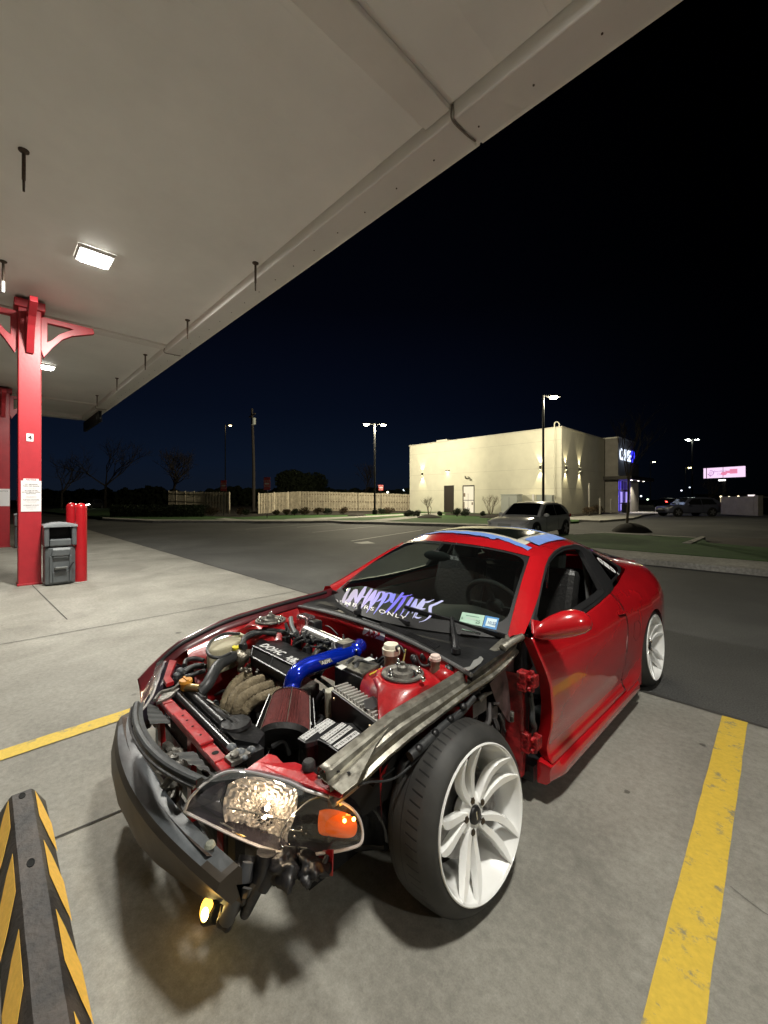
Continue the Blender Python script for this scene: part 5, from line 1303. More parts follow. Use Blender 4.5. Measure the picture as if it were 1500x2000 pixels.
q = MB(); c = V((.37, 1.08, .80)); M = Matrix.Translation(c) @ Matrix.Rotation(R(-62), 4, 'X')
rg = [M @ V((.185 * math.cos(a_), .185 * math.sin(a_), 0)) for a_ in [2 * math.pi * k / 40 for k in range(41)]]
q.tube(rg, .016, seg=10, smooth=False)
for a_ in (R(0), R(180), R(270)): q.bar(M @ V((0, 0, 0)), M @ V((.18 * math.cos(a_), .18 * math.sin(a_), 0)), .03, .015)
q.ball(tuple(c), .06, .04, .05, 6); q.build('steering_wheel', M_int, car, smooth=True)
q = MB(); q.box(-.72, .72, .75, 2.6, .16, .22); q.box(-.60, .60, 1.98, 2.05, .22, .86); q.box(-.16, .16, .95, 1.9, .22, .45); q.build('cabin_floor', M_int, car)
q = MB(); q.prism([V((-.63, 2.3, .22)), V((.63, 2.3, .22)), V((.60, 2.3, .84)), V((-.60, 2.3, .84))], (0, .3, 0)); q.build('rear_bulkhead', M_int, car)
q = MB(); q.box(-.70, -.66, 1.0, 2.2, .3, .74); q.box(.70, .74, 1.0, 1.9, .25, .70); q.build('door_card', M_int, car)
q = MB(); q.tube([(.60, 1.88, 1.05), (.63, 1.87, .85), (.66, 1.84, .55), (.64, 1.8, .3)], .010, seg=6, ell=2.0); q.build('seat_belt', mat('belt_grey', (.12, .12, .12), .6), car, smooth=True)
q = MB(); q.cyl((.45, 1.62, .84), (.45, 1.64, .99), .008, 8); q.ball((.45, 1.64, 1.0), .012); q.build('grab_stalk', M_chrome, car, smooth=True)
q = MB(); q.tube([(-.72, 2.0, 1.0), (-.3, 2.0, 1.17), (.3, 2.0, 1.17)], .01, seg=5); q.ball((0, .98, 1.08), .11, .02, .035); q.build('rear_view_mirror', M_int, ws, smooth=True)

# windscreen writing and stickers
def decal(me_v, fn, name, m, par):
    pass
def ribbon_word(letters, fn, name, m, par, wbase=.11):
    q = MB()
    for strokes, x0, wl in letters:
        for st in strokes:
            P = catmull([V((x0 + p[0] * wl, p[1], 0)) for p in st], 6) if len(st) > 2 else [V((x0 + (st[0][0] + (st[1][0] - st[0][0]) * k / 6) * wl, st[0][1] + (st[1][1] - st[0][1]) * k / 6, 0)) for k in range(7)]
            n = len(P); a, b = [], []
            for i, p in enumerate(P):
                d = (P[min(i + 1, n - 1)] - P[max(0, i - 1)]); d = V((d.x, d.y * .62, 0)).normalized() if d.length else V((1, 0, 0)); s_ = V((-d.y, d.x, 0)); t = i / (n - 1)
                w_ = wbase * (.55 + .9 * math.sin(math.pi * min(1, t * 1.15 + .1)) ** .7) * (1 - t ** 6) * .5 + .004
                l = p + V((s_.x * w_ * .62, s_.y * w_ * 1.5, 0)); r = p - V((s_.x * w_ * .62, s_.y * w_ * 1.5, 0)); a.append(fn(l.x, l.y)); b.append(fn(r.x, r.y))
            if all(x is not None for x in a + b): q.grid([a, b])
    return q.build(name, m, par, fix=False)
LT = {'U': [[(.0, 1.02), (.02, .45), (.25, -.02), (.6, .2), (.85, 1.0)], [(.85, .95), (.78, .4), (.95, -.25)]], 'N': [[(-.05, 1.0), (.0, .5), (.05, -.3)], [(.0, .95), (.45, .45), (.85, .02)], [(1.0, 1.25), (.9, .6), (.85, -.1)]],
      'H': [[(0, 1.05), (.05, .5), (0, -.3)], [(.9, 1.15), (.85, .5), (.95, -.2)], [(-.1, .45), (.5, .55), (1.0, .5)]], 'A': [[(.5, 1.1), (.25, .5), (-.1, -.25)], [(.5, 1.05), (.7, .5), (.95, -.1)], [(.1, .3), (.5, .42), (.9, .3)]],
      'P': [[(.05, 1.0), (.08, .4), (-.1, -.45)], [(-.05, .98), (.6, 1.02), (.9, .7), (.5, .4), (.1, .38)]], 'Y': [[(0, 1.05), (.2, .55), (.5, .45)], [(1.0, 1.2), (.75, .5), (.35, -.1), (-.2, -.35)]], 'T': [[(-.1, .92), (.4, 1.0), (1.25, 1.2)], [(.55, .98), (.5, .4), (.3, -.25)]],
      'I': [[(.6, 1.05), (.5, .5), (.35, -.15)]], 'M': [[(0, 1.0), (.0, .5), (-.1, -.15)], [(.0, .95), (.35, .4), (.5, .15)], [(.95, 1.1), (.7, .5), (.5, .15)], [(.95, 1.05), (.95, .5), (.95, -.1)]], 'E': [[(.1, .95), (.05, .5), (.1, .05)], [(.0, .95), (.5, .98), (1.15, 1.2)], [(.0, .5), (.8, .6)], [(0, .03), (.5, .0), (.9, .1)]],
      'S': [[(1.2, 1.25), (.6, .98), (.15, .8), (.45, .52), (.85, .3), (.5, -.02), (-.1, -.2)]]}
def wfn(s, h):
    u = 668 + (838 - 668) * s + 15 * h * (1 + .35 * s); v = 1176 + (1214 - 1176) * s - 26 * h * (1 + .25 * s) - 4 * math.sin(math.pi * s); return on_bvh(ws_bvh, u, v)
m = bpy.data.materials.new('holo_vinyl'); m.use_nodes = True; MATS['holo'] = m
n_ = m.node_tree.nodes; l_ = m.node_tree.links; t_ = n_.new('ShaderNodeTexCoord'); sp = n_.new('ShaderNodeSeparateXYZ'); r_ = n_.new('ShaderNodeValToRGB'); mq = n_.new('ShaderNodeMapRange')
l_.new(t_.outputs['Object'], sp.inputs[0]); mq.inputs['From Min'].default_value = -.70; mq.inputs['From Max'].default_value = .22; l_.new(sp.outputs['X'], mq.inputs['Value']); l_.new(mq.outputs[0], r_.inputs[0])
r_.color_ramp.elements[0].color = (.52, .62, .72, 1); r_.color_ramp.elements[1].color = (.50, .52, .85, 1)
for p_, c_ in ((.35, (.55, .50, .66)), (.62, (.42, .36, .82)), (.78, (.22, .24, .92)), (.88, (.16, .12, .90))): e_ = r_.color_ramp.elements.new(p_); e_.color = (*c_, 1)
l_.new(r_.outputs[0], n_['Principled BSDF'].inputs['Base Color']); n_['Principled BSDF'].inputs['Roughness'].default_value = .35
l_.new(r_.outputs[0], n_['Principled BSDF'].inputs['Emission Color']); n_['Principled BSDF'].inputs['Emission Strength'].default_value = 0.0
word = 'UNHAPPYTIMES'; n = len(word)
ribbon_word([(LT[c], i / n, 1 / n * (.92 if c != 'I' else .6)) for i, c in enumerate(word)], lambda x, y: wfn(x, y), 'windscreen_lettering', m, ws, wbase=.035)
me = textmesh('MEMBERS ONLY', 1.0, offset=.01, space=1.25); wx = max(v.co.x for v in me.vertices)
for v in me.vertices:
    s_ = v.co.x / wx; h_ = v.co.y; u = 646 + (792 - 646) * s_ + 3 * h_; vv = 1177 + (1212 - 1177) * s_ - 9.5 * h_ - 3 * math.sin(math.pi * s_); p = on_bvh(ws_bvh, u, vv, .004); v.co = p if p else V((0, .4, .79))
me.materials.append(M_white); me.name = 'windscreen_lettering'; o = bpy.data.objects.new('windscreen_lettering', me); COL.objects.link(o); o.parent = ws
def sticker(pix, m, name, off=.003, n=5, par=ws, bvh=ws_bvh):
    a, b, c, d = pix; rows = []
    for j in range(n + 1):
        f = j / n; rows.append([on_bvh(bvh, a[0] + (b[0] - a[0]) * g + (d[0] - a[0]) * f + (a[0] - b[0] + c[0] - d[0]) * f * g, a[1] + (b[1] - a[1]) * g + (d[1] - a[1]) * f + (a[1] - b[1] + c[1] - d[1]) * f * g, off) for g in [k / n for k in range(n + 1)]])
    q = MB(); q.grid(rows); return q.build(name, m, par, fix=False)
s1 = sticker(((903, 1196), (947, 1203), (941, 1224), (897, 1215)), mat('sticker_green', (.36, .55, .44), .5, emit=(.4, .6, .5), es=.0), 'inspection_sticker')
s2 = sticker(((948, 1203), (975, 1208), (969, 1231), (942, 1225)), mat('sticker_blue', (.03, .20, .48), .5), 'registration_sticker')
sticker(((952, 1207.5), (971, 1211), (966.5, 1226.5), (947.5, 1222.5)), mat('sticker_white', (.55, .68, .72), .5), 'sticker_panel', .004, par=s2)
M_inkg = mat('ink_green', (.12, .22, .16), .6)
def pixtext(body, u0, v0, du, dv, uu, uv, size, m, par, off=.005, bvh=ws_bvh, **k):
    me = textmesh(body, 1.0, **k)
    for v in me.vertices:
        c = v.co; p = on_bvh(bvh, u0 + (du * c.x + uu * c.y) * size, v0 + (dv * c.x + uv * c.y) * size, off)
        v.co = p if p else V((0, .4, .7))
    me.materials.append(m); me.name = 'lettering'; o = bpy.data.objects.new('lettering', me); COL.objects.link(o); o.parent = par; return o
pixtext('6', 900.5, 1210, 1, .2, .25, -1, 7, M_inkg, s1, offset=.02); pixtext('25', 928, 1218, 1, .2, .25, -1, 9, M_inkg, s1, offset=.02)
sticker(((910, 1202), (936, 1206.5), (935.7, 1207.7), (909.7, 1203.2)), M_inkg, 'sticker_line', .0045, par=s1); sticker(((911, 1206.5), (930, 1210), (929.5, 1212.5), (910.5, 1209)), mat('sticker_pale', (.42, .5, .46), .6), 'sticker_line', .0045, par=s1)
pixtext('10.22', 951, 1219.5, 1, .2, .25, -1, 8, mat('ink_blue', (.10, .2, .35), .6), s2, off=.006, offset=.03)

# cowl panel between the windscreen and the engine bay
def lip(x): return V((x, .345 - (.055 if x > 0 else -.012) * (x / .7) ** 2, .770 - .035 * (x / .7) ** 2))
rows = []
for i in range(61):
    x = -.70 + 1.44 * i / 60; s = max(-1, min(1, x / .70)); a = lip(x); b = ws_pt(0, s) + V((0, .012, -.004)); b.x = x if abs(x) > .68 else b.x; 
    rows.append([a + V((0, 0, -.03)), a, a.lerp(b, .12) + V((0, 0, .008)), a.lerp(b, .45) + V((0, 0, .004)), a.lerp(b, .7) + V((0, 0, -.008)), b])
q = MB(); q.grid(rows); q.build('cowl_panel', M_cowl, car, smooth=True, angle=60)
q = MB()
for i in range(46):
    x = .10 + .40 * i / 45; a = lip(x); q.obox(a + V((0, .035, .012)), (.0026, 0, 0), (0, .018, .004), (0, 0, .004))
q.build('cowl_grille', M_blk, car); q = MB()
for i in range(28):
    x = -.52 + .2 * i / 27; a = lip(x); q.obox(a + V((0, .05, .012)), (.0022, 0, 0), (0, .02, .004), (0, 0, .004))
q.build('cowl_grille', M_blk, car)
q = MB(); q.tube([lip(x) + V((0, -.006, 0)) for x in [-.70 + .06 * k for k in range(25)]], .010, seg=8); q.build('cowl_seal', mat('seal_light', (.10, .10, .10), .4), car, smooth=True)
# wipers
def wiper(pix_a, pix_b, piv, nm='wiper'):
    pa = on_bvh(ws_bvh, *pix_a, .018); pb = on_bvh(ws_bvh, *pix_b, .018) ; q = MB()
    q.bar(pa, pb, .016, .016); q.bar(pa.lerp(pb, .04) + V((0, 0, -.012)), pb.lerp(pa, .04) + V((0, 0, -.012)), .006, .014); c = pa.lerp(pb, .5)
    q.tube([piv, V(piv).lerp(c, .3) + V((0, 0, .018)), c + V((0, 0, .012))], [.016, .009], seg=8); q.lathe([(-.01, .022), (.01, .02), (.016, .0)], 14, M=Matrix.Translation(piv)); return q.build(nm, M_blk, car, smooth=True)
wiper((648, 1157), (800, 1222), lip(-.12) + V((0, .05, .03)))
wiper((792, 1190), (985, 1262), lip(.60) + V((0, .06, .03)))
q = MB(); a = on_bvh(ws_bvh, 902, 1237, .03); b = on_bvh(ws_bvh, 938, 1264, .02); 
if a and b: q.bar(a, b, .012, .006); q.build('wiper_link', M_chrome, car)
# firewall
rows = []
for i in range(41):
    x = -.70 + 1.42 * i / 40; a = lip(x) + V((0, -.002, -.006)); rows.append([a, a + V((0, -.012, -.015)), a + V((0, -.006, -.05)), a + V((0, .03, -.10)), a + V((0, .04, -.42))])
q = MB(); q.grid(rows); fw = q.build('firewall', M_redd, car, smooth=True, angle=60)
fwb = BVHTree.FromPolygons([V(v) for v in q.v], q.f)
s3 = sticker(((712, 1226), (753, 1238), (751, 1252), (708, 1238)), M_white, 'brand_sticker', .003, par=fw, bvh=fwb) if on_bvh(fwb, 712, 1226) and on_bvh(fwb, 753, 1238) and on_bvh(fwb, 751, 1252) and on_bvh(fwb, 708, 1238) else None
if s3: pixtext('ARP', 713, 1239, 1, .29, .2, -1, 14.5, mat('sticker_red', (.45, .01, .02), .4), s3, off=.005, bvh=fwb, offset=.05, shear=.3)

# ------------------------------------------------------------------ engine bay
# dark tray that closes the bay underneath
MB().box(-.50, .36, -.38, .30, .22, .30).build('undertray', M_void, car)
# inner aprons and strut towers, both sides
def apron(s, nm):
    q = MB(); rows = []
    for i in range(33):
        y = -.36 + .72 * i / 32
        top = interp([(-.50, .600), (-.40, .625), (-.27, .655), (-.13, .690), (.09, .705), (.36, .728)], y)
        tw = math.exp(-((y - .08) / .17) ** 4)
        inn = .53 - .16 * tw; zi = .44 + .26 * tw
        rows.append([(s * .672, y, top), (s * .655, y, top - .012), (s * (.62 - .01 * tw), y, top - .03 - .06 * (1 - tw) + .02 * tw), (s * (.57 - .03 * tw), y, .56 + .145 * tw), (s * inn, y, zi), (s * (inn - .03), y, .40), (s * (inn - .03), y, .20)])
    q.grid(rows); o = q.build(nm, M_redd, car, smooth=True, angle=180)
    return o
apron(1, 'inner_wing'); apron(-1, 'inner_wing')
def tower(c, s, nm):
    q = MB(); c = V(c); q.lathe([(-.26, .36), (-.18, .29), (-.115, .235), (-.065, .185), (-.03, .150), (-.009, .124), (0, .104), (-.002, .085), (-.012, .075), (-.02, .0)], 48, M=Matrix.Translation(c)); q.v = [(s * max(.43 + max(0, .03 - y) * 1.15, min(s * x, .668)), y, z) if s * x < c.x * s - .085 or s * x > .668 or y < c.y - .11 else (x, y, z) for x, y, z in q.v]; t_ = q.build(nm, M_redd, car, smooth=True, angle=60)
    q = MB(); q.lathe([(.004, .088), (.010, .086), (.012, .070), (.004, .060)], 32, M=Matrix.Translation(c)); q.lathe([(0, .045), (.014, .042), (.018, .025), (.034, .022), (.04, .012), (.05, .01), (.052, .0)], 20, M=Matrix.Translation(c)); q.build('strut_mount', M_cast, t_, smooth=True)
    q = MB(); q.lathe([(.001, .080), (.0015, .05)], 24, M=Matrix.Translation(c)); q.build('mount_rubber', M_rubber, t_)
    q = MB()
    for k in range(3):
        a_ = 2 * math.pi * k / 3 + .5; p = c + V((.068 * math.cos(a_), .068 * math.sin(a_), 0)); q.cyl(p, p + V((0, 0, .040)), .006, 8); q.lathe([(.010, .012), (.022, .012), (.024, .008)], 6, M=Matrix.Translation(p))
    q.ball(c + V((.115, -.01, .02)), .012, n=5)
    q.build('stud', M_chrome, t_, smooth=True)
    return t_
TD = V((.548, .070, .738)); TP = V((-.505, .055, .735))
tower(TD, 1, 'strut_tower'); tower(TP, -1, 'strut_tower')
# small round bump behind the left tower and fixings
q = MB(); q.ball((.60, .26, .70), .06, .05, .035, 8); q.build('wing_bump', M_redd, car, smooth=True)
q = MB()
for u, v in ((861, 1353), (792, 1432), (655, 1536), (627, 1508)): 
    p = PX(u, v, .655); q.lathe([(0, .010), (.006, .010), (.008, .006), (.012, .005), (.012, 0)], 10, M=Matrix.Translation(p))
q.build('bolt', M_cast, car, smooth=True)
# bare steel wing rail on the left
q = MB(); q.grid([[(.674, -.40 + .22 * k / 8, .60) for k in range(9)], [(.674, -.40 + .22 * k / 8, .40) for k in range(9)]]); q.grid([[(.671, -.18 + .80 * k / 8, .66) for k in range(9)], [(.673, -.18 + .80 * k / 8, .590) for k in range(9)]]); q.grid([[(.671, -.18 + .20 * k / 4, .60) for k in range(5)], [(.671, -.18 + .20 * k / 4, .40) for k in range(5)]])
q.build('wing_dark_panel', mat('panel_black', (.010, .010, .010), .6), car)  # dark panel added over the red inner wing below the rail
rt = [(-.455, .640), (-.36, .658), (-.25, .680), (-.135, .702), (.0, .710), (.12, .715), (.25, .724), (.372, .733), (.497, .750), (.60, .770), (.68, .792)]
rb = [(-.40, .556), (-.324, .566), (-.2, .598), (-.1, .614), (.066, .632), (.267, .654), (.40, .660), (.50, .668), (.60, .690), (.68, .72)]
rows = []
for i in range(45):
    y = -.43 + 1.11 * i / 44; zt_ = interp(rt, y); zb = interp(rb, y); w_ = interp([(-.45, .0), (-.3, .035), (.1, .045), (.5, .05), (.70, .05)], y)
    dn = .0015 * noise.noise(V((y * 9, 0, 0)))
    rows.append([(.664, y, zt_ - .020), (.667, y, zt_ - .004), (.672, y, zt_), (.700, y, zt_ - .001), (.706, y, zt_ - .007), (.713 + dn, y, zt_ - .030), (.724, y, zt_ - .036), (.728 + dn, y, (zt_ + zb) / 2), (.722, y, zb + .016), (.736 + dn, y, zb + .008), (.736, y, zb - .002)])
q = MB(); q.grid(rows); rail = q.build('wing_rail', M_bare, car, smooth=True, angle=24, solid=.002)
q = MB(); q.prism([PX(u, v, .70) for u, v in ((955, 1335), (985, 1300), (1028, 1268), (1040, 1300), (1022, 1325), (1012, 1420), (990, 1408), (968, 1372))], (.004, 0, 0)); q.build('cowl_side', mat('dusty_maroon', (.09, .055, .055), .5, noise_s=10, noise_a=.6, bump=.4, bump_s=12), car, bevel=.001)
q = MB(); fp_ = [PZ(u, v, .610) for u, v in ((621, 1516), (640, 1500), (668, 1470), (700, 1440), (722, 1425), (735, 1432), (712, 1468), (697, 1530), (668, 1551))]
fp_ = [V((p.x, p.y, interp(rt, p.y) - .012 - .0 * p.x)) for p in fp_]
fp2 = []
for (u, v) in ((620, 1517), (648, 1503), (683, 1470), (722, 1430), (744, 1404), (770, 1408), (735, 1455), (697, 1531), (668, 1553)):
    z = .62
    for _ in range(6): z = .606 + (PZ(u, v, z).y + .45) * .235
    fp2.append(PZ(u, v, z + .004))
q.prism(fp2, (0, 0, .003)); q.build('wing_bracket', M_bare, car, label='flat greenish steel bracket at the front end of the wing rail', bevel=.001)
q = MB()
for u, v in ((661, 1507), (681, 1509), (624, 1519)):
    p = PZ(u, v, .635); q.lathe([(0, .006), (.001, 0)], 10, M=Matrix.Translation(p))
q.build('bolt_hole', M_void, car)
# slot shadow along the rail
# front cross piece under the headlight, red
def redstrip(pix, m=M_redd, name='front_panel', th=.004, **k):
    q = MB(); q.prism([PZ(*a) for a in pix], (0, 0, -th)); return q.build(name, m, car, bevel=.001, **k)
redstrip(((480, 1503, .575), (500, 1488, .582), (525, 1472, .590), (540, 1476, .590), (553, 1490, .588), (575, 1488, .590), (600, 1497, .592), (622, 1515, .598), (640, 1525, .598), (668, 1553, .598), (662, 1557, .594), (610, 1537, .588), (560, 1522, .585), (500, 1512, .578)), label='red lamp mounting strip')
q = MB(); q.tube([PZ(u, v, z) for u, v, z in ((478, 1505, .572), (520, 1513, .578), (580, 1527, .583), (640, 1547, .59), (668, 1555, .592))], .006, seg=8); q.build('panel_edge', M_redd, car, smooth=True)
q = MB(); q.lathe([(0, .022), (.018, .021), (.024, .016), (.026, 0)], 14, M=Matrix.Translation(PZ(603, 1500, .60))); q.build('rubber_stop', M_rubber, car, smooth=True)
q = MB(); q.prism([PY(u, v, -.40) for u, v in ((595, 1664), (650, 1660), (648, 1712), (625, 1700))], (0, .004, 0)); q.build('front_bracket', M_redd, car)
# cowl corner: bright metal bracket and red flange near the pillar base
q = MB(); q.prism([PZ(u, v, .752) for u, v in ((905, 1306), (918, 1303), (925, 1291), (934, 1287), (938, 1281), (944, 1288), (939, 1296), (925, 1306), (914, 1311))], (0, 0, .003)); q.build('cowl_bracket', mat('bracket_grey', (.42, .42, .41), .4, metal=.6), car)
q = MB(); q.prism([PX(u, v, .66) for u, v in ((914, 1311), (935, 1300), (962, 1272), (963, 1292), (925, 1312))], (.003, 0, 0)); q.build('cowl_flange', M_redd, car)
q = MB(); q.tube([V((.72, .56, .765)), V((.735, .62, .785)), V((.755, .68, .80))], [.020, .016], seg=10); q.build('pillar_foot', M_bare, car, smooth=True)

# hinge pillar behind the front wheel, hinges, hose
q = MB(); rows = []
for z in [.14 + .50 * k / 20 for k in range(21)]:
    e = front_edge(z); rows.append([(.60, e - .13, z), (.70, e - .105, z), (.745, e - .095, z), (.760, e - .085, z), (.760, e - .06, z), (.74, e - .045, z), (.735, e + .02, z)])
q.grid(rows); q.build('hinge_pillar', mat('grimy_red', (.24, .012, .014), .42, noise_s=9, noise_a=.8, bump=.4, bump_s=18, coat=.3), car, smooth=True, angle=50)
for zc, zh in ((.60, .045), (.30, .045)):
    q = MB(); e = front_edge(zc)
    q.box(.745, .79, e - .095, e - .045, zc - zh, zc + zh); q.box(.79, .822, e - .075, e - .02, zc - zh * .6, zc + zh * .7); q.cyl((.80, e - .05, zc - zh * 1.1), (.80, e - .05, zc + zh * 1.1), .012, 10)
    h = q.build('hinge', mat('hinge_red', (.30, .012, .014), .4, noise_s=40, noise_a=.7, bump=.9, bump_s=50), car, bevel=.008)
    q = MB(); 
    for dz in (-.025, .025): q.lathe([(.0, .012), (.01, .011), (.012, .006)], 6, M=Matrix.Translation((.80, e - .085, zc + dz)) @ Matrix.Rotation(R(90), 4, 'Y'))
    q.build('hinge_bolt', M_redd, h)
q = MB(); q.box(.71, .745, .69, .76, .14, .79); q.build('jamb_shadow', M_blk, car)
q = MB(); q.tube([(.785, .70, .52), (.79, .705, .46), (.80, .69, .41), (.795, .72, .37), (.78, .71, .33)], .014, seg=8); q.cyl((.79, .70, .56), (.79, .70, .50), .008, 8); q.build('door_loom', M_hose, car, smooth=True)
# wheel well: shell and wall in void black for the shaded interior, clutter
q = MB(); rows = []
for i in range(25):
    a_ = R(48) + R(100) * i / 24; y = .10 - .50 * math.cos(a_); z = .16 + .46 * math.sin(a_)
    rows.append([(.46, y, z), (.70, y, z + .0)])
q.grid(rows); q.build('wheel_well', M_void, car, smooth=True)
MB().box(.47, .50, -.35, .62, .10, .46).build('inner_wall', M_void, car)
MB().box(.46, .70, .58, .62, .14, .66).build('bulkhead', M_blk, car)
rnd = random.Random(12)
q = MB()
for k in range(16):
    a = V((rnd.uniform(.60, .74), rnd.uniform(.30, .60), rnd.uniform(.42, .62))); b = a + V((rnd.uniform(-.06, .04), rnd.uniform(-.12, .12), rnd.uniform(-.14, .02))); c = a.lerp(b, .5) + V((.02, 0, rnd.uniform(-.04, .04))); q.tube([a, c, b], rnd.uniform(.004, .013), seg=6)
q.box(.64, .71, .33, .44, .52, .58); q.box(.62, .70, .46, .55, .44, .50)
q.build('well_clutter', mat('clutter_grey', (.045, .04, .04), .5, noise_s=18, noise_a=.5), car, smooth=True)
q = MB(); p = PX(1000, 1390, .73); q.cyl(p, p + V((0, 0, -.045)), .010, 10); q.tube([PX(935, 1367, .70), PX(945, 1358, .71), PX(960, 1352, .71)], [.014, .006], seg=8); q.build('bare_fitting', M_cast, car, smooth=True)
# corrugated hose and loom below the rail
def corr(q, P, r, n=90):
    C = catmull(P, 20); L = [0]
    for a, b in zip(C, C[1:]): L.append(L[-1] + (b - a).length)
    tot = L[-1]; pts = []; 
    for i in range(n + 1):
        d = tot * i / n; j = max(k for k in range(len(L)) if L[k] <= d + 1e-9); j = min(j, len(C) - 2); f = (d - L[j]) / max(1e-9, L[j + 1] - L[j]); pts.append(C[j].lerp(C[j + 1], min(1, f)))
    rows = []; u = V((1, 0, 0))
    for i, p in enumerate(pts):
        d = (pts[min(i + 1, n)] - pts[max(i - 1, 0)]).normalized(); u = (u - d * u.dot(d)).normalized(); w_ = d.cross(u); rr = r * (1.0 if i % 2 else .86); rows.append([p + (u * math.cos(a_) + w_ * math.sin(a_)) * rr for a_ in [2 * math.pi * k / 12 for k in range(12)]])
    q.grid(rows, cu=True); return q
q = MB(); corr(q, [PX(u, v, x) for u, v, x in ((800, 1478, .70), (786, 1498, .70), (781, 1530, .69), (783, 1570, .67), (785, 1605, .65), (776, 1632, .62), (755, 1648, .58))], .0195, 110); q.build('corrugated_hose', M_hose, car, smooth=True, angle=180)
q = MB(); q.tube([PX(u, v, x) for u, v, x in ((755, 1648, .60), (735, 1646, .56), (715, 1648, .52), (690, 1650, .48))], .022, seg=12); q.build('intake_duct', M_blk, car, smooth=True)
q = MB(); q.tube([PX(u, v, .735) for u, v in ((926, 1362), (900, 1392), (870, 1415), (835, 1447), (800, 1478))], [.012, .016, .020, .018], seg=10); q.tube([PX(u, v, .74) for u, v in ((910, 1375), (870, 1420), (820, 1478), (770, 1520), (720, 1528), (700, 1535))], .0035, seg=6); q.tube([PX(u, v, .70) for u, v in ((700, 1522), (740, 1520), (770, 1500))], .004, seg=6)
q.build('wiring_loom', M_hose, car, smooth=True)
q = MB()
for u, v in ((905, 1380), (880, 1404), (850, 1432), (818, 1462)): p = PX(u, v, .742); q.ball(p, .014, .02, .014, 5)
q.build('loom_clip', M_blk, car, smooth=True)
q = MB(); q.prism([PX(u, v, .60) for u, v in ((672, 1556), (740, 1545), (775, 1560), (772, 1630), (745, 1652), (690, 1648))], (-.06, 0, 0)); q.tube([PX(u, v, .66) for u, v in ((706, 1560), (735, 1580), (752, 1610), (757, 1640))], .012, seg=8); q.build('front_liner', M_blk, car, smooth=True, angle=40)

# left over right wing and rim line
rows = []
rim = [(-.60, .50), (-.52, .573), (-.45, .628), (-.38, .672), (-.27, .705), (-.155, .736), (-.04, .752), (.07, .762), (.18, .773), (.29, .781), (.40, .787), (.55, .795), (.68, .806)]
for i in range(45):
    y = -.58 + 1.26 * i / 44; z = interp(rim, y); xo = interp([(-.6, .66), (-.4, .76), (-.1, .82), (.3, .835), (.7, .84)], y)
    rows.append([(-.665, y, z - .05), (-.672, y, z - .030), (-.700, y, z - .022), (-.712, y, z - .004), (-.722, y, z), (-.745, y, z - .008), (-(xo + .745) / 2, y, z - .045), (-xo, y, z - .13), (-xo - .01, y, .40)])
q = MB(); q.grid(rows); q.build('front_wing', mat('wing_dark_red', (.10, .012, .018), .3, noise_s=6, noise_a=.4, coat=.5), car, smooth=True, angle=60, label='right front wing still fitted, seen as a dark red rim')  # whole wing a darker red than the other panels
q = MB(); q.tube([(-.700, y, interp(rim, y) - .012) for y in [-.5 + .1 * k for k in range(12)]], .010, seg=8); q.build('wing_seal', M_seal, car, smooth=True)

# radiator support, radiator, fan shroud
q = MB(); a, b = PZ(318, 1362, .57), PZ(462, 1494, .57); ry = (a.y + b.y) / 2
rs0, rs1 = -.335, .375
q.box(rs0, rs1, ry - .035, ry + .010, .548, .572)
q.box(-.10, .20, ry - .037, ry + .012, .573, .583)
sup = q.build('radiator_support', M_redd, car, bevel=.004)
q = MB(); q.box(rs0 + .03, rs0 + .11, ry - .036, ry + .0, .573, .576); q.box(.24, .32, ry - .036, ry + .004, .573, .577); q.build('bright_patch', mat('worn_red', (.60, .16, .16), .22, metal=.4, noise_s=18, noise_a=.4), sup)
q = MB()
for x in (rs0 + .07, .275, -.05, .0, .06, .14): q.lathe([(0, .012 if x in (rs0 + .07, .275) else .005), (.001, 0)], 12, M=Matrix.Translation((x, ry - .014, .5845 if -.1 < x < .2 else .578)))
q.build('bolt_hole', M_void, sup)
q = MB(); q.prism([(rs0, ry - .03, .545), (rs0 + .03, ry - .03, .545), (rs0 + .05, ry - .02, .2), (rs0, ry - .02, .2)], (0, .02, 0)); q.prism([(rs1 - .10, ry + .012, .545), (rs1 - .14, ry + .012, .545), (rs1 - .15, ry + .012, .2), (rs1 - .10, ry + .012, .2)], (0, .02, 0))
q.prism([(.05, ry - .03, .545), (.09, ry - .03, .545), (.09, ry - .03, .2), (.05, ry - .03, .2)], (0, .02, 0)); q.build('support_leg', M_redd, car, bevel=.003)
q = MB(); q.prism([PZ(u, v, .60) for u, v in ((319, 1325), (331, 1288), (345, 1290), (333, 1320), (340, 1330), (325, 1335))], (0, 0, -.02)); q.build('support_end', M_redd, car, bevel=.003)
q = MB(); q.prism([PZ(u, v, .585) for u, v in ((305, 1372), (320, 1350), (345, 1340), (350, 1345), (330, 1362))], (0, 0, -.012)); q.tube([PZ(u, v, .59) for u, v in ((302, 1368), (315, 1352), (340, 1344), (352, 1332))], .007, seg=8); q.build('latch_plate', M_cast, car, smooth=True, angle=40)
MB().box(rs0 + .02, rs1 - .02, ry + .02, ry + .055, .20, .545).build('radiator_core', mat('core_dark', (.02, .02, .02), .5, bump=.6, bump_s=200), car)
q = MB(); q.tube([(rs0 + .01, ry + .045, .560), (rs1 - .02, ry + .045, .560)], .020, seg=14, smooth=False); rad = q.build('radiator_tank', mat('tank_black', (.012, .012, .013), .22), car, smooth=True)
q = MB(); q.tube([(rs0 + .02, ry + .088, .570), (.10, ry + .088, .570)], .018, seg=12, smooth=False); q.box(-.30, .33, ry + .075, ry + .14, .30, .552); q.build('fan_shroud', M_blk, car, smooth=True, angle=40)
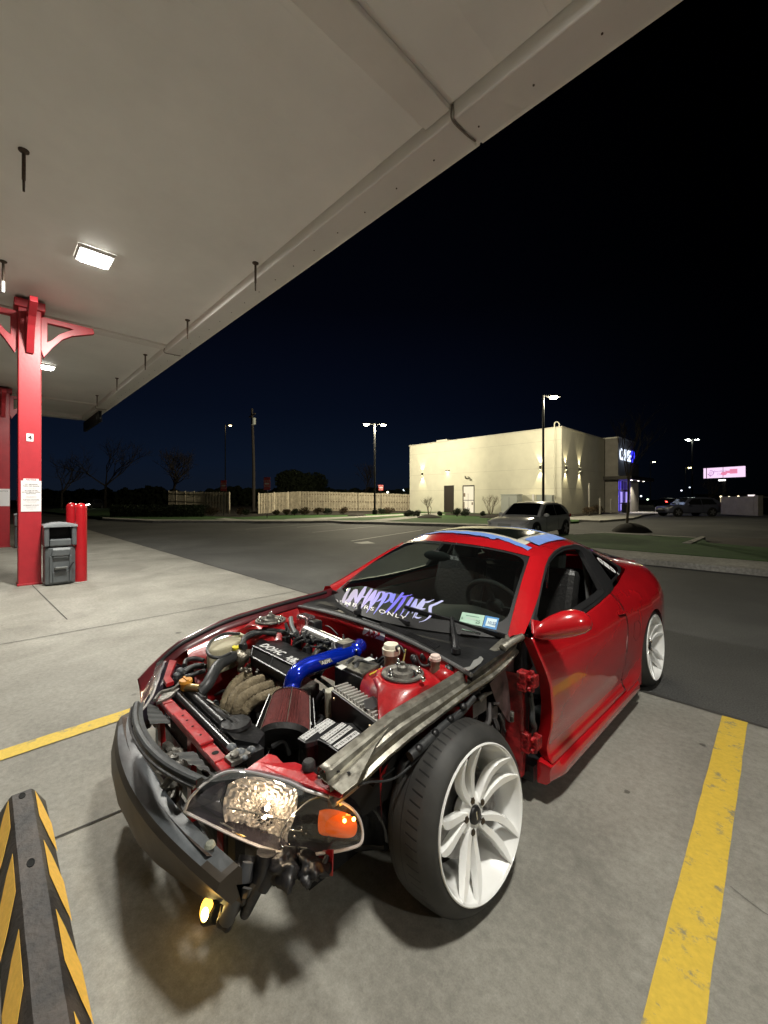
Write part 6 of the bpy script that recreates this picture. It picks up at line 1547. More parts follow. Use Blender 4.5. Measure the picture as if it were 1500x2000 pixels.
q = MB(); q.prism([(.02, ry + .07, .575), (.24, ry + .07, .575), (.30, ry + .13, .56), (.24, ry + .19, .55), (.06, ry + .19, .55), (0, ry + .12, .56)], (0, 0, -.05)); q.lathe([(0, .06), (.012, .055), (.014, 0)], 20, M=Matrix.Translation((.14, ry + .12, .57))); q.build('fan_motor', M_blk, car, smooth=True, angle=40)
c = PZ(363, 1333, .61); q = MB(); q.lathe([(-.03, .022), (0, .024), (.002, .030), (.014, .028), (.016, 0)], 12, M=Matrix.Translation(c)); q.bar(c + V((-.026, 0, .014)), c + V((.026, 0, .014)), .010, .014); q.build('radiator_cap', mat('cap_orange', (.62, .27, .03), .5), rad, smooth=True, angle=40)
q = MB(); q.tube([c + V((.01, .0, -.02)), c + V((.05, .01, -.01)), c + V((.08, .03, -.01))], .017, seg=10); q.build('filler_neck', mat('brass', (.45, .33, .15), .4, metal=.8), rad, smooth=True)
# lamp wiring plug, headlight adjuster
q = MB()
for u, v, r in ((352, 1310, .022), (345, 1318, .018), (340, 1300, .014), (470, 1470, .02), (490, 1465, .018), (478, 1480, .012), (452, 1460, .02)): q.ball(PZ(u, v, .58), r, r * .9, r * .7, 6)
q.build('connector', mat('connector_grey', (.10, .11, .12), .45, noise_s=30, noise_a=.6), car, smooth=True)
q = MB(); q.prism([PZ(u, v, .585) for u, v in ((438, 1478), (462, 1460), (482, 1463), (490, 1470), (466, 1485), (452, 1490))], (0, 0, -.014)); q.lathe([(0, .016), (.006, .014), (.007, .007), (.0, .0)], 16, M=Matrix.Translation(PZ(458, 1474, .592))); q.build('bonnet_catch', M_cast, car, smooth=True, angle=40)
q = MB(); q.tube([PZ(u, v, .60) for u, v in ((412, 1372), (428, 1382), (444, 1392), (450, 1398))], .004, seg=6); q.cyl(PZ(405, 1368, .60), PZ(418, 1376, .60), .007, 8); q.build('prop_rod', M_chrome, car, smooth=True)

# headlights
M_lens = glassmat('lamp_lens_clear', (.93, .92, .93), .03, 1.7, dirt_glow=.060)  # milky film lightens the lens in place of brighter reflection
HL_ = [(360, 1585, .470), (372, 1558, .505), (400, 1530, .535), (430, 1512, .562), (455, 1506, .580), (490, 1508, .592), (525, 1516, .598), (565, 1527, .598), (600, 1544, .592), (640, 1556, .570), (680, 1574, .520), (700, 1596, .460), (708, 1622, .410), (706, 1645, .380), (690, 1655, .365), (650, 1664, .358), (600, 1669, .358), (560, 1667, .362), (520, 1658, .372), (480, 1643, .388), (440, 1625, .410), (400, 1605, .438), (375, 1593, .458)]
def headlamp(s, label):
    P = [PZ(u, v, z) for u, v, z in HL_]; P = [V((p.x * s, p.y, p.z)) for p in P]
    P = catmull(P + [P[0]], 3)[:-1]; c = sum(P, V()) / len(P)
    q = MB(); back = [p.lerp(c, .10) + V((-.025 * s, .060, -.015)) for p in P]
    q.grid([back, [p.lerp(b, .45) for p, b in zip(P, back)], [p.lerp(b, .02) for p, b in zip(P, back)]], cu=True); q.poly(back)
    hs = q.build('headlight', mat('lamp_housing', (.022, .018, .026), .22, coat=.5), car, smooth=True, angle=60, label=label, fix=False)
    q = MB(); q.dome(P, (.030 * s, -.050, .012), rings=10, pw=2.2); q.build('lens', M_lens if s > 0 else glassmat('lamp_lens_milky_glow', (.93, .92, .93), .05, 1.45, dirt_glow=.30), hs, smooth=True, angle=180, fix=False)  # right lens strongly milky, its glow put into the colour
    q = MB(); q.tube(P + [P[0], P[1]], .0045, seg=6, smooth=False); q.build('lens_rim', mat('rim_clear', (.72, .68, .66), .12, spec=.8), hs, smooth=True)
    def inn(u, v, d=.0, f=.0):   # point on the dome plane at lens pixel, pushed back by d
        # plane through centre spanned by outline (least squares by three points)
        a, b, e = PZ(*HL_[0]), PZ(*HL_[7]), PZ(*HL_[16]); n = (b - a).cross(e - a).normalized(); 
        if n.y > 0: n = -n
        dr = ray(u, v); o = ORG - CAR; t = (a - n * d - o).dot(n) / dr.dot(n); p = o + dr * t; return V((p.x * s, p.y, p.z))
    # faceted main reflector
    def refl(u0, v0, u1, v1, u2, v2, u3, v3, nx, ny, d, nm, m, seed=1, amp=.010):
        rnd = random.Random(seed); rows = []
        for j in range(ny + 1):
            row = []
            for i in range(nx + 1):
                f, g = i / nx, j / ny; u = (u0 * (1 - f) + u1 * f) * (1 - g) + (u3 * (1 - f) + u2 * f) * g; v = (v0 * (1 - f) + v1 * f) * (1 - g) + (v3 * (1 - f) + v2 * f) * g
                cc = 4 * ((f - .5) ** 2 + (g - .5) ** 2); row.append(inn(u, v, d - cc * .030 + rnd.uniform(-amp, amp)))
            rows.append(row)
        q = MB(); q.grid(rows); return q.build(nm, m, hs, fix=False)
    M_rf = mat('reflector', (.90, .86, .82), .30, metal=.85)
    # one moulded bright surround, deeper towards the bulb, with fluted cells
    ol = [(446, 1532), (470, 1520), (500, 1517), (540, 1525), (578, 1543), (580, 1575), (572, 1606), (562, 1630), (558, 1653), (520, 1652), (486, 1642), (458, 1626), (440, 1606), (436, 1570)]
    O_ = catmull([V((u, v, 0)) for u, v in ol] + [V((*ol[0], 0))], 6)[:-1]; rows = []; cu_, cv_ = 519, 1583; rn = random.Random(31)
    for j in range(13):
        f = 1 - j / 13.5; rows.append([inn(cu_ + (p.x - cu_) * f, cv_ + (p.y - cv_) * f, .030 + .030 * (1 - f ** 2) + (.0035 if (k // 3 + j) % 2 else -.0015) + rn.uniform(-.0022, .0022)) for k, p in enumerate(O_)])
    q = MB(); q.grid(rows, cu=True); q.build('reflector', M_rf, hs, fix=False)
    q = MB(); bw2 = [inn(cu_ + 15 * math.cos(a_), cv_ + 17 * math.sin(a_), .050) for a_ in [2 * math.pi * k / 24 for k in range(24)]]; q.tube(bw2 + [bw2[0]], .002, seg=6, smooth=False); q.build('bulb_ring', M_chrome, hs, smooth=True)
    dk = [(372, 1586), (392, 1552), (418, 1534), (442, 1530), (434, 1570), (438, 1606), (410, 1600)]
    q = MB(); q.dome(catmull([inn(u, v, .030) for u, v in dk] + [inn(*dk[0], .030)], 4)[:-1], (0, .02, 0), rings=4); q.build('inner_cowl', mat('cowl_violet', (.030, .020, .040), .18, coat=.6), hs, smooth=True, fix=False)
    q = MB(); q.tube([inn(u, v, .030) for u, v in ((444, 1578), (500, 1588), (570, 1605))], .0028, seg=6); q.tube([inn(u, v, .020) for u, v in ((430, 1606), (480, 1632), (540, 1650), (600, 1656))], .003, seg=6); q.build('reflector_edge', M_chrome, hs, smooth=True)
    q = MB(); q.ball(inn(522, 1578, .035), .0085, n=6); q.build('bulb', emis('sidelight_bulb', (1, .80, .55), 16), hs, smooth=True)
    q = MB(); q.ball(inn(517, 1596, .030), .006, n=6); q.build('bulb', emis('sidelight_bulb', (1, .80, .55), 16), hs, smooth=True)
    light('side_light', 'POINT', inn(521, 1583, .018), .75 if s > 0 else 1.3, (1, .78, .5), hs, size=.01)
    # black divider bowl with its rim, amber corner unit
    bw = [inn(u, v, .012) for u, v in ((620, 1556), (600, 1566), (580, 1584), (562, 1604), (550, 1626), (546, 1646), (555, 1656), (566, 1657))]
    q = MB(); q.tube(bw, .0022, seg=6); q.build('divider_rim', M_chrome, hs, smooth=True)
    bb = [inn(u, v, .040) for u, v in ((618, 1558), (600, 1568), (580, 1586), (560, 1608), (550, 1632), (552, 1652), (600, 1660), (660, 1656), (700, 1640), (700, 1606), (676, 1580))]
    q = MB(); q.dome(bb, (-.02 * s, .02, 0), rings=4); q.build('divider_bowl', mat('bowl_black', (.012, .011, .011), .12, coat=.6), hs, smooth=True, fix=False)
    am = [inn(u, v, .016) for u, v in ((624, 1583), (640, 1580), (662, 1583), (684, 1592), (696, 1605), (697, 1622), (690, 1634), (672, 1637), (645, 1634), (624, 1628), (621, 1605))]
    q = MB(); q.dome(catmull(am + [am[0]], 3)[:-1], (.012 * s, -.016, .003), rings=6); q.build('indicator', mat('amber_lens', (.75, .13, .02), .12, emit=(1, .16, .02), es=.28, coat=.6), hs, smooth=True, fix=False)
    q = MB()
    for u, v in ((691, 1600), (673, 1603)): q.ball(inn(u, v, -.012), .0055, n=6)
    q.build('bulb', emis('amber_bulb', (1, .42, .06), 26 if s > 0 else 3), hs, smooth=True)
    if s > 0: light('indicator_light', 'POINT', inn(690, 1602, -.035), .12, (1, .35, .06), hs, size=.01)
    q = MB(); 
    for u, v, r in ((566, 1650, .006), (576, 1634, .005), (588, 1622, .004), (598, 1628, .004), (590, 1616, .003)): q.ball(inn(u, v, .030), r, n=5)
    q.bar(inn(565, 1620, .03), inn(592, 1624, .03), .004, .004)
    q.build('reflector_speck', M_chrome, hs, smooth=True)
    # clear upper shroud with its step
    sh = [V((p.x * s, p.y, p.z)) for p in [PZ(u, v, z) for u, v, z in ((392, 1528, .548), (420, 1508, .575), (455, 1500, .592), (500, 1502, .602), (550, 1512, .606), (590, 1532, .606), (594, 1545, .600), (582, 1554, .596), (540, 1536, .596), (500, 1524, .592), (455, 1520, .586), (420, 1526, .570))]]
    q = MB(); q.dome(catmull(sh + [sh[0]], 3)[:-1], (.0, -.008, .010), rings=4); q.build('lamp_shroud', glassmat('shroud_clear', (.75, .75, .80), .06, 1.6, dirt_glow=.10), hs, smooth=True, fix=False)
    return hs
headlamp(1, 'left headlight, large and close, with lit amber corner'); headlamp(-1, 'right headlight seen edge on')

# bumper beam
q = MB(); rows = []
for i in range(61):
    x = -.62 + 1.20 * i / 60; y = -.700 - .090 * (1 - (x / .60) ** 2); t_ = abs(x) / .6; zb = .212 + (.12 * max(0, (x - .40) / .18) ** 1.4 if x > .40 else 0); zt_ = .425 - .02 * t_ ** 4
    dp = .095 - .02 * t_
    yb_ = interp([(-.62, -.690), (-.486, -.745), (-.245, -.768), (.034, -.762), (.174, -.738), (.374, -.680), (.44, -.648), (.58, -.60)], x)
    rows.append([(x, yb_ + .012, zb - .004), (x, yb_, zb + .01), (x, (y + yb_) / 2 - .008, .32), (x, y, zt_ - .022), (x, y + .012, zt_ - .004), (x, y + .030, zt_ + .002), (x, y + dp - .01, zt_ + .010), (x, y + dp, zt_ - .004), (x, y + dp, .30)])
q.grid(rows, cu=True)
for r_e in (rows[0], rows[-1]):
    ce = sum((V(p) for p in r_e), V()) / 9; q.grid([r_e, [V(p).lerp(ce, .5) for p in r_e], [V(p).lerp(ce, .98) for p in r_e]], cu=True)
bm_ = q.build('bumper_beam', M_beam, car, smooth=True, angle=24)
bm_.data.materials.append(mat('beam_face_shade', (.036, .028, .020), .5, noise_s=4, noise_a=.35, bump=.08, bump_s=15))  # front face of the grey beam painted dark brown for its shade
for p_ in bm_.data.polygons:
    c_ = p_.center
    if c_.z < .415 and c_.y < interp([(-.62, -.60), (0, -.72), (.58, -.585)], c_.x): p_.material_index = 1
q = MB(); q.lathe([(0, .016), (.010, .012), (.011, 0)], 14, M=Matrix.Translation(PZ(410, 1652, .442))); q.build('beam_end', mat('end_olive', (.20, .21, .17), .5, noise_s=30, noise_a=.4), bm_, bevel=.002)
q = MB(); rows = []
for i in range(31):
    x = -.55 + 1.05 * i / 30; y = -.66 - .06 * (1 - (x / .6) ** 2); rows.append([(x, y - .02, .43), (x, y + .03, .40), (x, y + .06, .30)])
q.grid(rows); q.build('beam_backing', mat('rusty_black', (.045, .036, .034), .55, noise_s=12, noise_a=.5, bump=.4, bump_s=20), car, smooth=True)
# upper grille frame of black plastic: curved lip with two shutters
def arcp(x): return V((x, -.745 + .62 * (abs(x - .02)) ** 2.2, .585))
xs_ = [-.31 + .69 * k / 40 for k in range(41)]; rows = []
for x in xs_:
    p = arcp(x); rows.append([p + V((0, -.003, -.030)), p + V((0, -.006, -.004)), p + V((0, 0, 0)), p + V((0, .012, -.001)), p + V((0, .020, -.012)), p + V((0, .034, -.014))])
q = MB(); q.grid(rows); gf = q.build('grille_frame', mat('grille_plastic', (.05, .053, .055), .35, noise_s=6, noise_a=.4, bump=.1, bump_s=30), car, smooth=True, angle=22)
q = MB(); q.tube([arcp(x) + V((0, -.012, -.022)) for x in xs_], .006, seg=8, smooth=False); q.build('grille_lip', M_black, gf, smooth=True)
for x0, x1 in ((-.29, -.10), (.16, .36)):
    rows = []
    for i in range(25):
        x = x0 + (x1 - x0) * i / 24; z = .006 * (1 if (i // 3) % 2 else 0)
        rows.append([arcp(x) + V((0, .050, -.014 + z)), V((x, ry - .045, .545 + z))])
    q = MB(); q.grid(rows); q.build('air_shutter', mat('shutter_plastic', (.075, .078, .078), .5, noise_s=7, noise_a=.25), gf)
q = MB(); rnd = random.Random(3)
for k in range(14): p = V((rnd.uniform(-.12, .18), rnd.uniform(ry - .12, ry - .05), rnd.uniform(.38, .50))); q.tube([p, p + V((rnd.uniform(-.06, .06), rnd.uniform(-.05, .03), rnd.uniform(-.02, .04))), p + V((rnd.uniform(-.1, .1), rnd.uniform(-.05, .05), -.04))], rnd.uniform(.006, .016), seg=8)
q.build('latch_clutter', M_cast, car, smooth=True)
MB().box(-.52, .30, ry + .014, ry + .03, .22, .40).build('lower_crossmember', M_blk, car)
q = MB(); q.box(-.50, .30, -.60, ry - .01, .20, .24); q.build('front_subframe', M_blk, car)
# hanging fog lamp on its torn bracket
MF = mat('bracket_black', (.016, .016, .018), .40, noise_s=10, noise_a=.5, bump=.3, bump_s=25)
q = MB()
def pyr(pix, dy=.03): return q.prism([PY(u, v, y) for u, v, y in pix], (0, dy, 0))
def blob(q, c, rx, ry, rz, amp, sd, n=14):
    o = len(q.v); q.ball(c, rx, ry, rz, n); c = V(c)
    for i in range(o, len(q.v)):
        p = V(q.v[i]); d = p - c; k = 1 + amp * noise.noise(d * 22 + V((sd, 0, 0))) + amp * .6 * noise.noise(d * 60 + V((0, sd, 0))); q.v[i] = tuple(c + d * k)
q.tube([PY(490, 1672, -.56), PY(480, 1712, -.585), PY(462, 1752, -.60), PY(444, 1792, -.612)], [.036, .034, .036, .030, .020], seg=14)
q.tube([PY(520, 1664, -.54), PY(512, 1705, -.555), PY(496, 1745, -.575), PY(478, 1785, -.59)], [.030, .022, .016], seg=10)
q.tube([PY(536, 1668, -.52), PY(530, 1700, -.535), PY(512, 1735, -.56)], [.026, .020], seg=10)
blob(q, PY(466, 1706, -.60), .040, .03, .030, .5, 2); blob(q, PY(444, 1790, -.605), .030, .022, .022, .8, 3); blob(q, PY(470, 1735, -.595), .034, .024, .036, .7, 5); blob(q, PY(560, 1692, -.50), .060, .04, .034, .7, 9, 18); blob(q, PY(605, 1696, -.45), .050, .04, .026, .8, 12, 18)
q.tube([PY(600, 1680, -.44), PY(570, 1712, -.49), PY(545, 1728, -.52)], .010, seg=8); q.tube([PY(640, 1670, -.40), PY(626, 1700, -.43), PY(600, 1715, -.46)], .008, seg=8)
br_ = q.build('lamp_bracket', MF, car, smooth=True, angle=70)
q = MB(); q.tube([PY(u, v, y - .012) for u, v, y in ((484, 1684, -.58), (474, 1725, -.60), (460, 1755, -.615), (448, 1785, -.62), (440, 1800, -.62))], [.010, .014], seg=8, ell=1.6); q.prism([PY(u, v, -.632) for u, v in ((458, 1732), (488, 1738), (480, 1756), (462, 1754), (445, 1772), (430, 1764))], (0, .008, 0)); q.build('bracket_rib', mat('rib_grey', (.06, .063, .068), .4), br_, smooth=True, angle=50)
c = PY(404, 1780, -.64); M = Matrix.Translation(c) @ Matrix.Rotation(R(-90), 4, 'X').inverted() @ Matrix.Rotation(R(12), 4, 'Y')
q = MB(); q.ball(PY(404, 1780, -.625), .020, .022, .044, 10); fo = q.build('fog_lamp', emis('fog_amber', (1, .48, .05), 4.5), car, smooth=True)
q = MB(); q.ball(PY(404, 1781, -.64) + V((.004, -.008, 0)), .009, .012, .022, 8); q.build('bulb', emis('fog_core', (1, .75, .25), 14), fo, smooth=True)
q = MB(); q.tube([PY(407, 1781, -.615), PY(425, 1785, -.60)], [.036, .026], seg=14, smooth=False); q.build('lamp_shell', MF, fo, smooth=True)
light('fog_light', 'POINT', PY(396, 1782, -.69), .10, (1, .5, .1), fo, size=.02)

# engine
zc_ = .665
VC = {k: PZ(u, v, z) for k, (u, v, z) in {'bl': (520, 1236, zc_), 'br': (611, 1281, zc_), 'fr': (590, 1309, zc_), 'fl': (494, 1262, zc_), 'fl2': (490, 1281, .628), 'fr2': (578, 1330, .628), 'fl3': (492, 1300, .57), 'fr3': (570, 1345, .57)}.items()}
up = V((0, 0, 1))
eng = MB(); eng.prism([VC['bl'] + V((-.01, .03, -.14)), VC['br'] + V((.02, .03, -.14)), VC['fr3'] + V((0, .01, -.03)), VC['fl3'] + V((0, .01, -.03))], (0, 0, -.22)); eng_o = eng.build('engine_block', M_cast, car, bevel=.01)
q = MB(); L_ = [VC['bl'], VC['fl'], VC['fl2'], VC['fl3']]; R_ = [VC['br'], VC['fr'], VC['fr2'], VC['fr3']]
rows = []
for i in range(15):
    t_ = i / 14; rib = .004 if i in (7,) else 0; rows.append([a.lerp(b, t_) + V((0, 0, rib)) for a, b in zip([VC['bl'] + V((0, .02, -.06))] + L_, [VC['br'] + V((0, .02, -.06))] + R_)])
q.grid(rows); q.add(rows[0], [tuple(range(5))]); q.add(rows[-1], [tuple(range(5))])
vc = q.build('valve_cover', M_blk, eng_o, smooth=True, angle=20, bevel=.004)
q = MB(); q.tube([VC['fl2'] + V((0, -.004, 0)), VC['fr2'] + V((0, -.004, 0))], .007, seg=8, smooth=False); q.tube([VC['fl'], VC['fr']], .006, seg=8, smooth=False); q.tube([VC['fl'], VC['fl2'], VC['fl3']], .006, seg=8, smooth=False); q.tube([VC['fr'], VC['fr2'], VC['fr3']], .006, seg=8, smooth=False)
m_ = VC['fl'].lerp(VC['fr'], .45); m2 = VC['fl2'].lerp(VC['fr2'], .45); q.tube([m_, m2], .008, seg=8, smooth=False); q.build('cover_rib', M_blk, vc, smooth=True)
rd = (VC['fr'] - VC['fl']).normalized(); ud = (VC['bl'] - VC['fl']).normalized(); M_txt = mat('letter_white', (.72, .72, .70), .4)
o_ = VC['fl'].lerp(VC['fr'], .10) + ud * .028 + V((0, 0, .004))
text('lettering', 'DOHC', o_, rd, ud, .064, M_txt, vc, extrude=.001, align='LEFT', offset=.0016, space=1.1)
text('lettering', '2.0L', VC['fl'].lerp(VC['fr'], .67) + ud * .036 + V((0, 0, .004)), rd, ud, .044, M_txt, vc, extrude=.001, align='LEFT', offset=.002)
text('lettering', '16 VALVE', VC['fl'].lerp(VC['fr'], .68) + ud * .014 + V((0, 0, .004)), rd, ud, .019, M_txt, vc, extrude=.001, align='LEFT', offset=.0008)
q = MB(); q.lathe([(-.01, .022), (0, .026), (.010, .026), (.012, .0)], 18, M=Matrix.Translation(PZ(463, 1266, .67))); q.build('oil_cap', mat('cap_yellow', (.80, .68, .03), .4), eng_o, smooth=True, angle=40)
# thermostat housing and other cast lumps at the right end of the head
q = MB()
q.tube([PZ(463, 1268, .655), PZ(468, 1280, .64), PZ(478, 1290, .62)], [.030, .034], seg=12); q.tube([PZ(450, 1281, .64), PZ(470, 1278, .64), PZ(488, 1276, .63)], .022, seg=10)
rnd = random.Random(8)
for k in range(26):
    u = rnd.uniform(466, 505); v = rnd.uniform(1283, 1318); q.ball(PZ(u, v, .56 + rnd.uniform(-.03, .03)), rnd.uniform(.008, .018), n=5)
for k in range(24):
    f_ = rnd.random(); u = 500 + 65 * f_; v = 1312 + 45 * f_ + rnd.uniform(-6, 10); q.ball(PZ(u, v, .545 + rnd.uniform(-.02, .02)), rnd.uniform(.006, .012), n=5)
q.build('cylinder_head', mat('dirty_alu', (.30, .27, .22), .38, metal=.8, noise_s=30, noise_a=.6, bump=.6, bump_s=50), eng_o, smooth=True)
# dipstick
q = MB(); q.tube([PZ(u, v, z) for u, v, z in ((503, 1294, .60), (520, 1305, .60), (545, 1322, .59), (562, 1338, .57))], .004, seg=6); q.lathe([(0, .008), (.02, .008)], 8, M=Matrix.Translation(PZ(503, 1292, .60))); q.build('dipstick', M_chrome, eng_o, smooth=True)
# wrapped exhaust manifold
M_wrap = mat('header_wrap', (.20, .155, .09), .9, noise_s=14, noise_a=.45, col2=(.26, .21, .13), bump=.9, bump_s=35)
q = MB()
for pts in (((491, 1316, .555), (475, 1322, .55), (461, 1334, .54), (449, 1352, .53), (441, 1372, .51), (438, 1392, .47), (444, 1405, .42)),
            ((514, 1326, .555), (495, 1332, .56), (474, 1344, .555), (460, 1358, .545), (451, 1377, .52), (447, 1395, .48), (450, 1408, .43)),
            ((534, 1338, .55), (512, 1344, .56), (490, 1353, .555), (472, 1366, .54), (462, 1384, .51), (458, 1400, .47)),
            ((550, 1350, .545), (530, 1356, .55), (508, 1364, .54), (490, 1375, .52), (478, 1390, .49), (474, 1405, .44))):
    corr(q, [PZ(*p) for p in pts], .0265, 34)
q.build('exhaust_manifold', M_wrap, eng_o, smooth=True, angle=180)
# intake: silver plenum, throttle body, runners
q = MB(); a, b = PZ(600, 1233, .70), PZ(676, 1266, .70); q.tube([a, b], .034, seg=18, smooth=False); q.ball(a, .034, .034, .034, 8); q.build('intake_plenum', mat('brushed_alu', (.62, .62, .62), .32, metal=.85, noise_s=10, noise_a=.15), eng_o, smooth=True, angle=60)
q = MB()
for f_ in (.15, .4, .65, .9): p = a.lerp(b, f_); q.tube([p + V((0, -.02, -.01)), p + V((.01, -.07, -.005)), p + V((.01, -.12, -.05))], .020, seg=10)
q.build('intake_runner', M_cast, eng_o, smooth=True)
q = MB(); rnd = random.Random(5)
for k in range(34):
    f_ = rnd.random(); p = a.lerp(b, f_) + V((rnd.uniform(-.04, .02), rnd.uniform(-.13, -.045), rnd.uniform(-.02, .025))); q.tube([p, p + V((rnd.uniform(-.05, .05), rnd.uniform(-.03, .03), rnd.uniform(0, .03))), p + V((rnd.uniform(-.09, .09), rnd.uniform(-.05, .05), rnd.uniform(-.03, .01)))], rnd.uniform(.003, .010), seg=6)
for f_ in (.2, .42, .64, .86): 
    p = VC['bl'].lerp(VC['br'], f_) + V((0, .015, .012)); q.box(p.x - .014, p.x + .014, p.y - .02, p.y + .02, p.z - .03, p.z + .012)
q.build('fuel_rail_wiring', M_hose, eng_o, smooth=True, angle=40)
c = PZ(690, 1272, .69); ax = (b - a).normalized(); q = MB(); q.tube([b - ax * .01, b + ax * .035], .042, seg=18, smooth=False); q.box(b.x - .01, b.x + .05, b.y - .06, b.y + .02, b.z - .02, b.z + .045); q.build('throttle_body', M_cast, eng_o, smooth=True, angle=40)
# blue intake pipe with clamps
bp = [PZ(u, v, z) for u, v, z in ((569, 1350, .585), (571, 1335, .625), (578, 1318, .662), (597, 1303, .680), (628, 1292, .688), (662, 1281, .690), (688, 1272, .690), (702, 1262, .690))] + [b + ax * .06]
M_blue = mat('blue_anodised', (.004, .035, .62), .16, metal=.55, coat=.8)
q = MB(); q.tube(bp[:-1] + [bp[-1]], .0385, seg=22, sub=8); bo = q.build('intake_pipe', M_blue, car, smooth=True, angle=180)
q = MB()
for i, (a1, a2) in enumerate(((bp[0], bp[1]), (bp[-2], bp[-1]))):
    d_ = (a2 - a1).normalized(); s0 = a1 if i == 0 else a2 - d_ * .035; q.tube([s0 + d_ * .0, s0 + d_ * .018], .0365, seg=20, smooth=False); sd = d_.orthogonal().normalized(); q.obox(s0 + d_ * .009 + V((.03, -.02, .012)), d_ * .008, V((.010, 0, 0)), V((0, 0, .006)))
q.build('hose_clamp', M_chrome, bo, smooth=True, angle=40)
pl_ = PZ(638, 1293, .73); q = MB(); q.prism([PZ(u, v, .724) for u, v in ((622, 1292), (645, 1286), (650, 1292), (628, 1299))], (0, 0, .002)); q.build('pipe_badge', M_blk, bo); text('lettering', 'AEM', PZ(637, 1296.5, .727), PZ(650, 1291, .727) - PZ(628, 1297, .727), (-.2, .7, .7), .022, M_txt, bo, extrude=.0005)
# cone filter
fa, fb = PZ(569, 1360, .57), PZ(557, 1434, .475); ax = (fb - fa).normalized(); u_ = V((1, .2, 0)); u_ = (u_ - ax * u_.dot(ax)).normalized(); w2 = ax.cross(u_); rows = []
NS = 88
for t_ in [k / 12 for k in range(13)]:
    c = fa.lerp(fb, t_); r0 = .080 + .022 * t_; rows.append([c + (u_ * math.cos(2 * math.pi * k / (NS)) + w2 * math.sin(2 * math.pi * k / NS)) * (r0 * (1.0 if k % 2 else .925)) for k in range(NS)])
q = MB(); q.grid(rows, cu=True); fl = q.build('air_filter', mat('filter_red', (.115, .022, .020), .8, noise_s=20, noise_a=.3, bump=.3, bump_s=80), car, fix=False)
q = MB(); q.tube([fa - ax * .012, fa + ax * .004], [.060, .083], seg=32, smooth=False); q.tube([fa - ax * .03, fa - ax * .008], .040, seg=24, smooth=False); q.build('filter_collar', M_alu, fl, smooth=True, angle=40)
q = MB(); q.tube([fb, fb + ax * .022], [.106, .100], seg=40, smooth=False); q.build('filter_base', M_rubber, fl, smooth=True, angle=40)
q = MB(); ang = [-1.9, -.25, 2.6]
vd = (ORG - CAR - fa).normalized()
def fdir(a_): return u_ * math.cos(a_) + w2 * math.sin(a_)
best = max([2 * math.pi * k / 64 for k in range(64)], key=lambda a_: fdir(a_).dot(vd))
for da in (0, 1.35, -1.35): q.bar(fa + fdir(best + da) * .083, fb + fdir(best + da) * .105, .003, .003)
q.build('filter_wire', M_chrome, fl)
# heat shield plates either side of the filter
q = MB(); q.prism([fa + fdir(best + 1.5) * .095, fb + fdir(best + 1.5) * .125, fb + fdir(best + 1.9) * .11, fa + fdir(best + 1.9) * .085], fdir(best + 1.5) * .003); q.prism([fa + fdir(best - 1.5) * .095 - ax * .0, fb + fdir(best - 1.5) * .125, fb + fdir(best - 1.9) * .11, fa + fdir(best - 1.9) * .085], fdir(best - 1.5) * .003); q.build('heat_shield', mat('shield_metal', (.12, .12, .12), .3, metal=.8), fl)
# coolant bottle, hoses
P_ = [PZ(u, v, .675) for u, v in ((404, 1262), (412, 1252), (440, 1243), (466, 1239), (478, 1245), (458, 1258), (428, 1268), (408, 1270))]
q = MB(); q.prism(P_, (0, 0, -.13)); q.build('coolant_bottle', mat('bottle_cream', (.46, .41, .27), .45, noise_s=8, noise_a=.25, col2=(.58, .53, .38)), car, bevel=.010)
c = PZ(464, 1240, .68); q = MB(); q.lathe([(-.03, .016), (0, .018), (.010, .018), (.012, 0)], 12, M=Matrix.Translation(c)); q.bar(c + V((-.01, 0, .006)), c + V((.05, .01, .006)), .016, .01); q.build('bottle_cap', mat('cap_pale', (.62, .60, .42), .5), car, smooth=True)
def hose(pix, r, m=M_hose, nm='hose', par=car, seg=12, **k):
    q = MB(); q.tube([PZ(*p) for p in pix], r, seg=seg); return q.build(nm, m, par, smooth=True, **k)
hose(((458, 1282, .64), (440, 1290, .645), (424, 1303, .64), (413, 1322, .62), (404, 1338, .60), (390, 1352, .58)), .0275, nm='radiator_hose')
hose(((478, 1264, .68), (476, 1250, .69), (490, 1238, .70), (520, 1232, .70), (550, 1234, .70), (575, 1240, .69)), .015)
hose(((470, 1262, .69), (482, 1246, .70), (505, 1236, .705), (540, 1238, .70)), .012)
hose(((468, 1238, .70), (440, 1238, .70), (415, 1250, .70), (405, 1268, .69), (412, 1282, .68), (432, 1284, .67), (450, 1276, .67)), .0085)
hose(((340, 1330, .56), (360, 1310, .57), (380, 1302, .57), (402, 1302, .57)), .014); hose(((352, 1326, .55), (375, 1318, .56), (400, 1310, .56)), .011)
hose(((360, 1300, .58), (364, 1290, .59), (380, 1286, .59), (398, 1290, .58)), .012)
hose(((360, 1312, .60), (378, 1300, .59), (398, 1298, .58)), .009, mat('hose_grey', (.12, .13, .13), .5))
hose(((568, 1207, .76), (570, 1222, .74), (577, 1238, .72)), .013, mat('hose_grey', (.12, .13, .13), .5))
hose(((636, 1222, .72), (646, 1226, .72), (660, 1240, .70)), .004); hose(((752, 1290, .70), (735, 1300, .70), (705, 1290, .71), (690, 1296, .71)), .007)
hose(((690, 1288, .70), (678, 1298, .70), (676, 1320, .66), (670, 1342, .60)), .011, nm='battery_cable'); hose(((700, 1292, .70), (694, 1310, .69), (686, 1340, .60)), .012, nm='battery_cable')
hose(((792, 1268, .78), (788, 1290, .73), (782, 1304, .70)), .0035, mat('stick_yellow', (.5, .45, .15), .5), nm='clutch_stick')
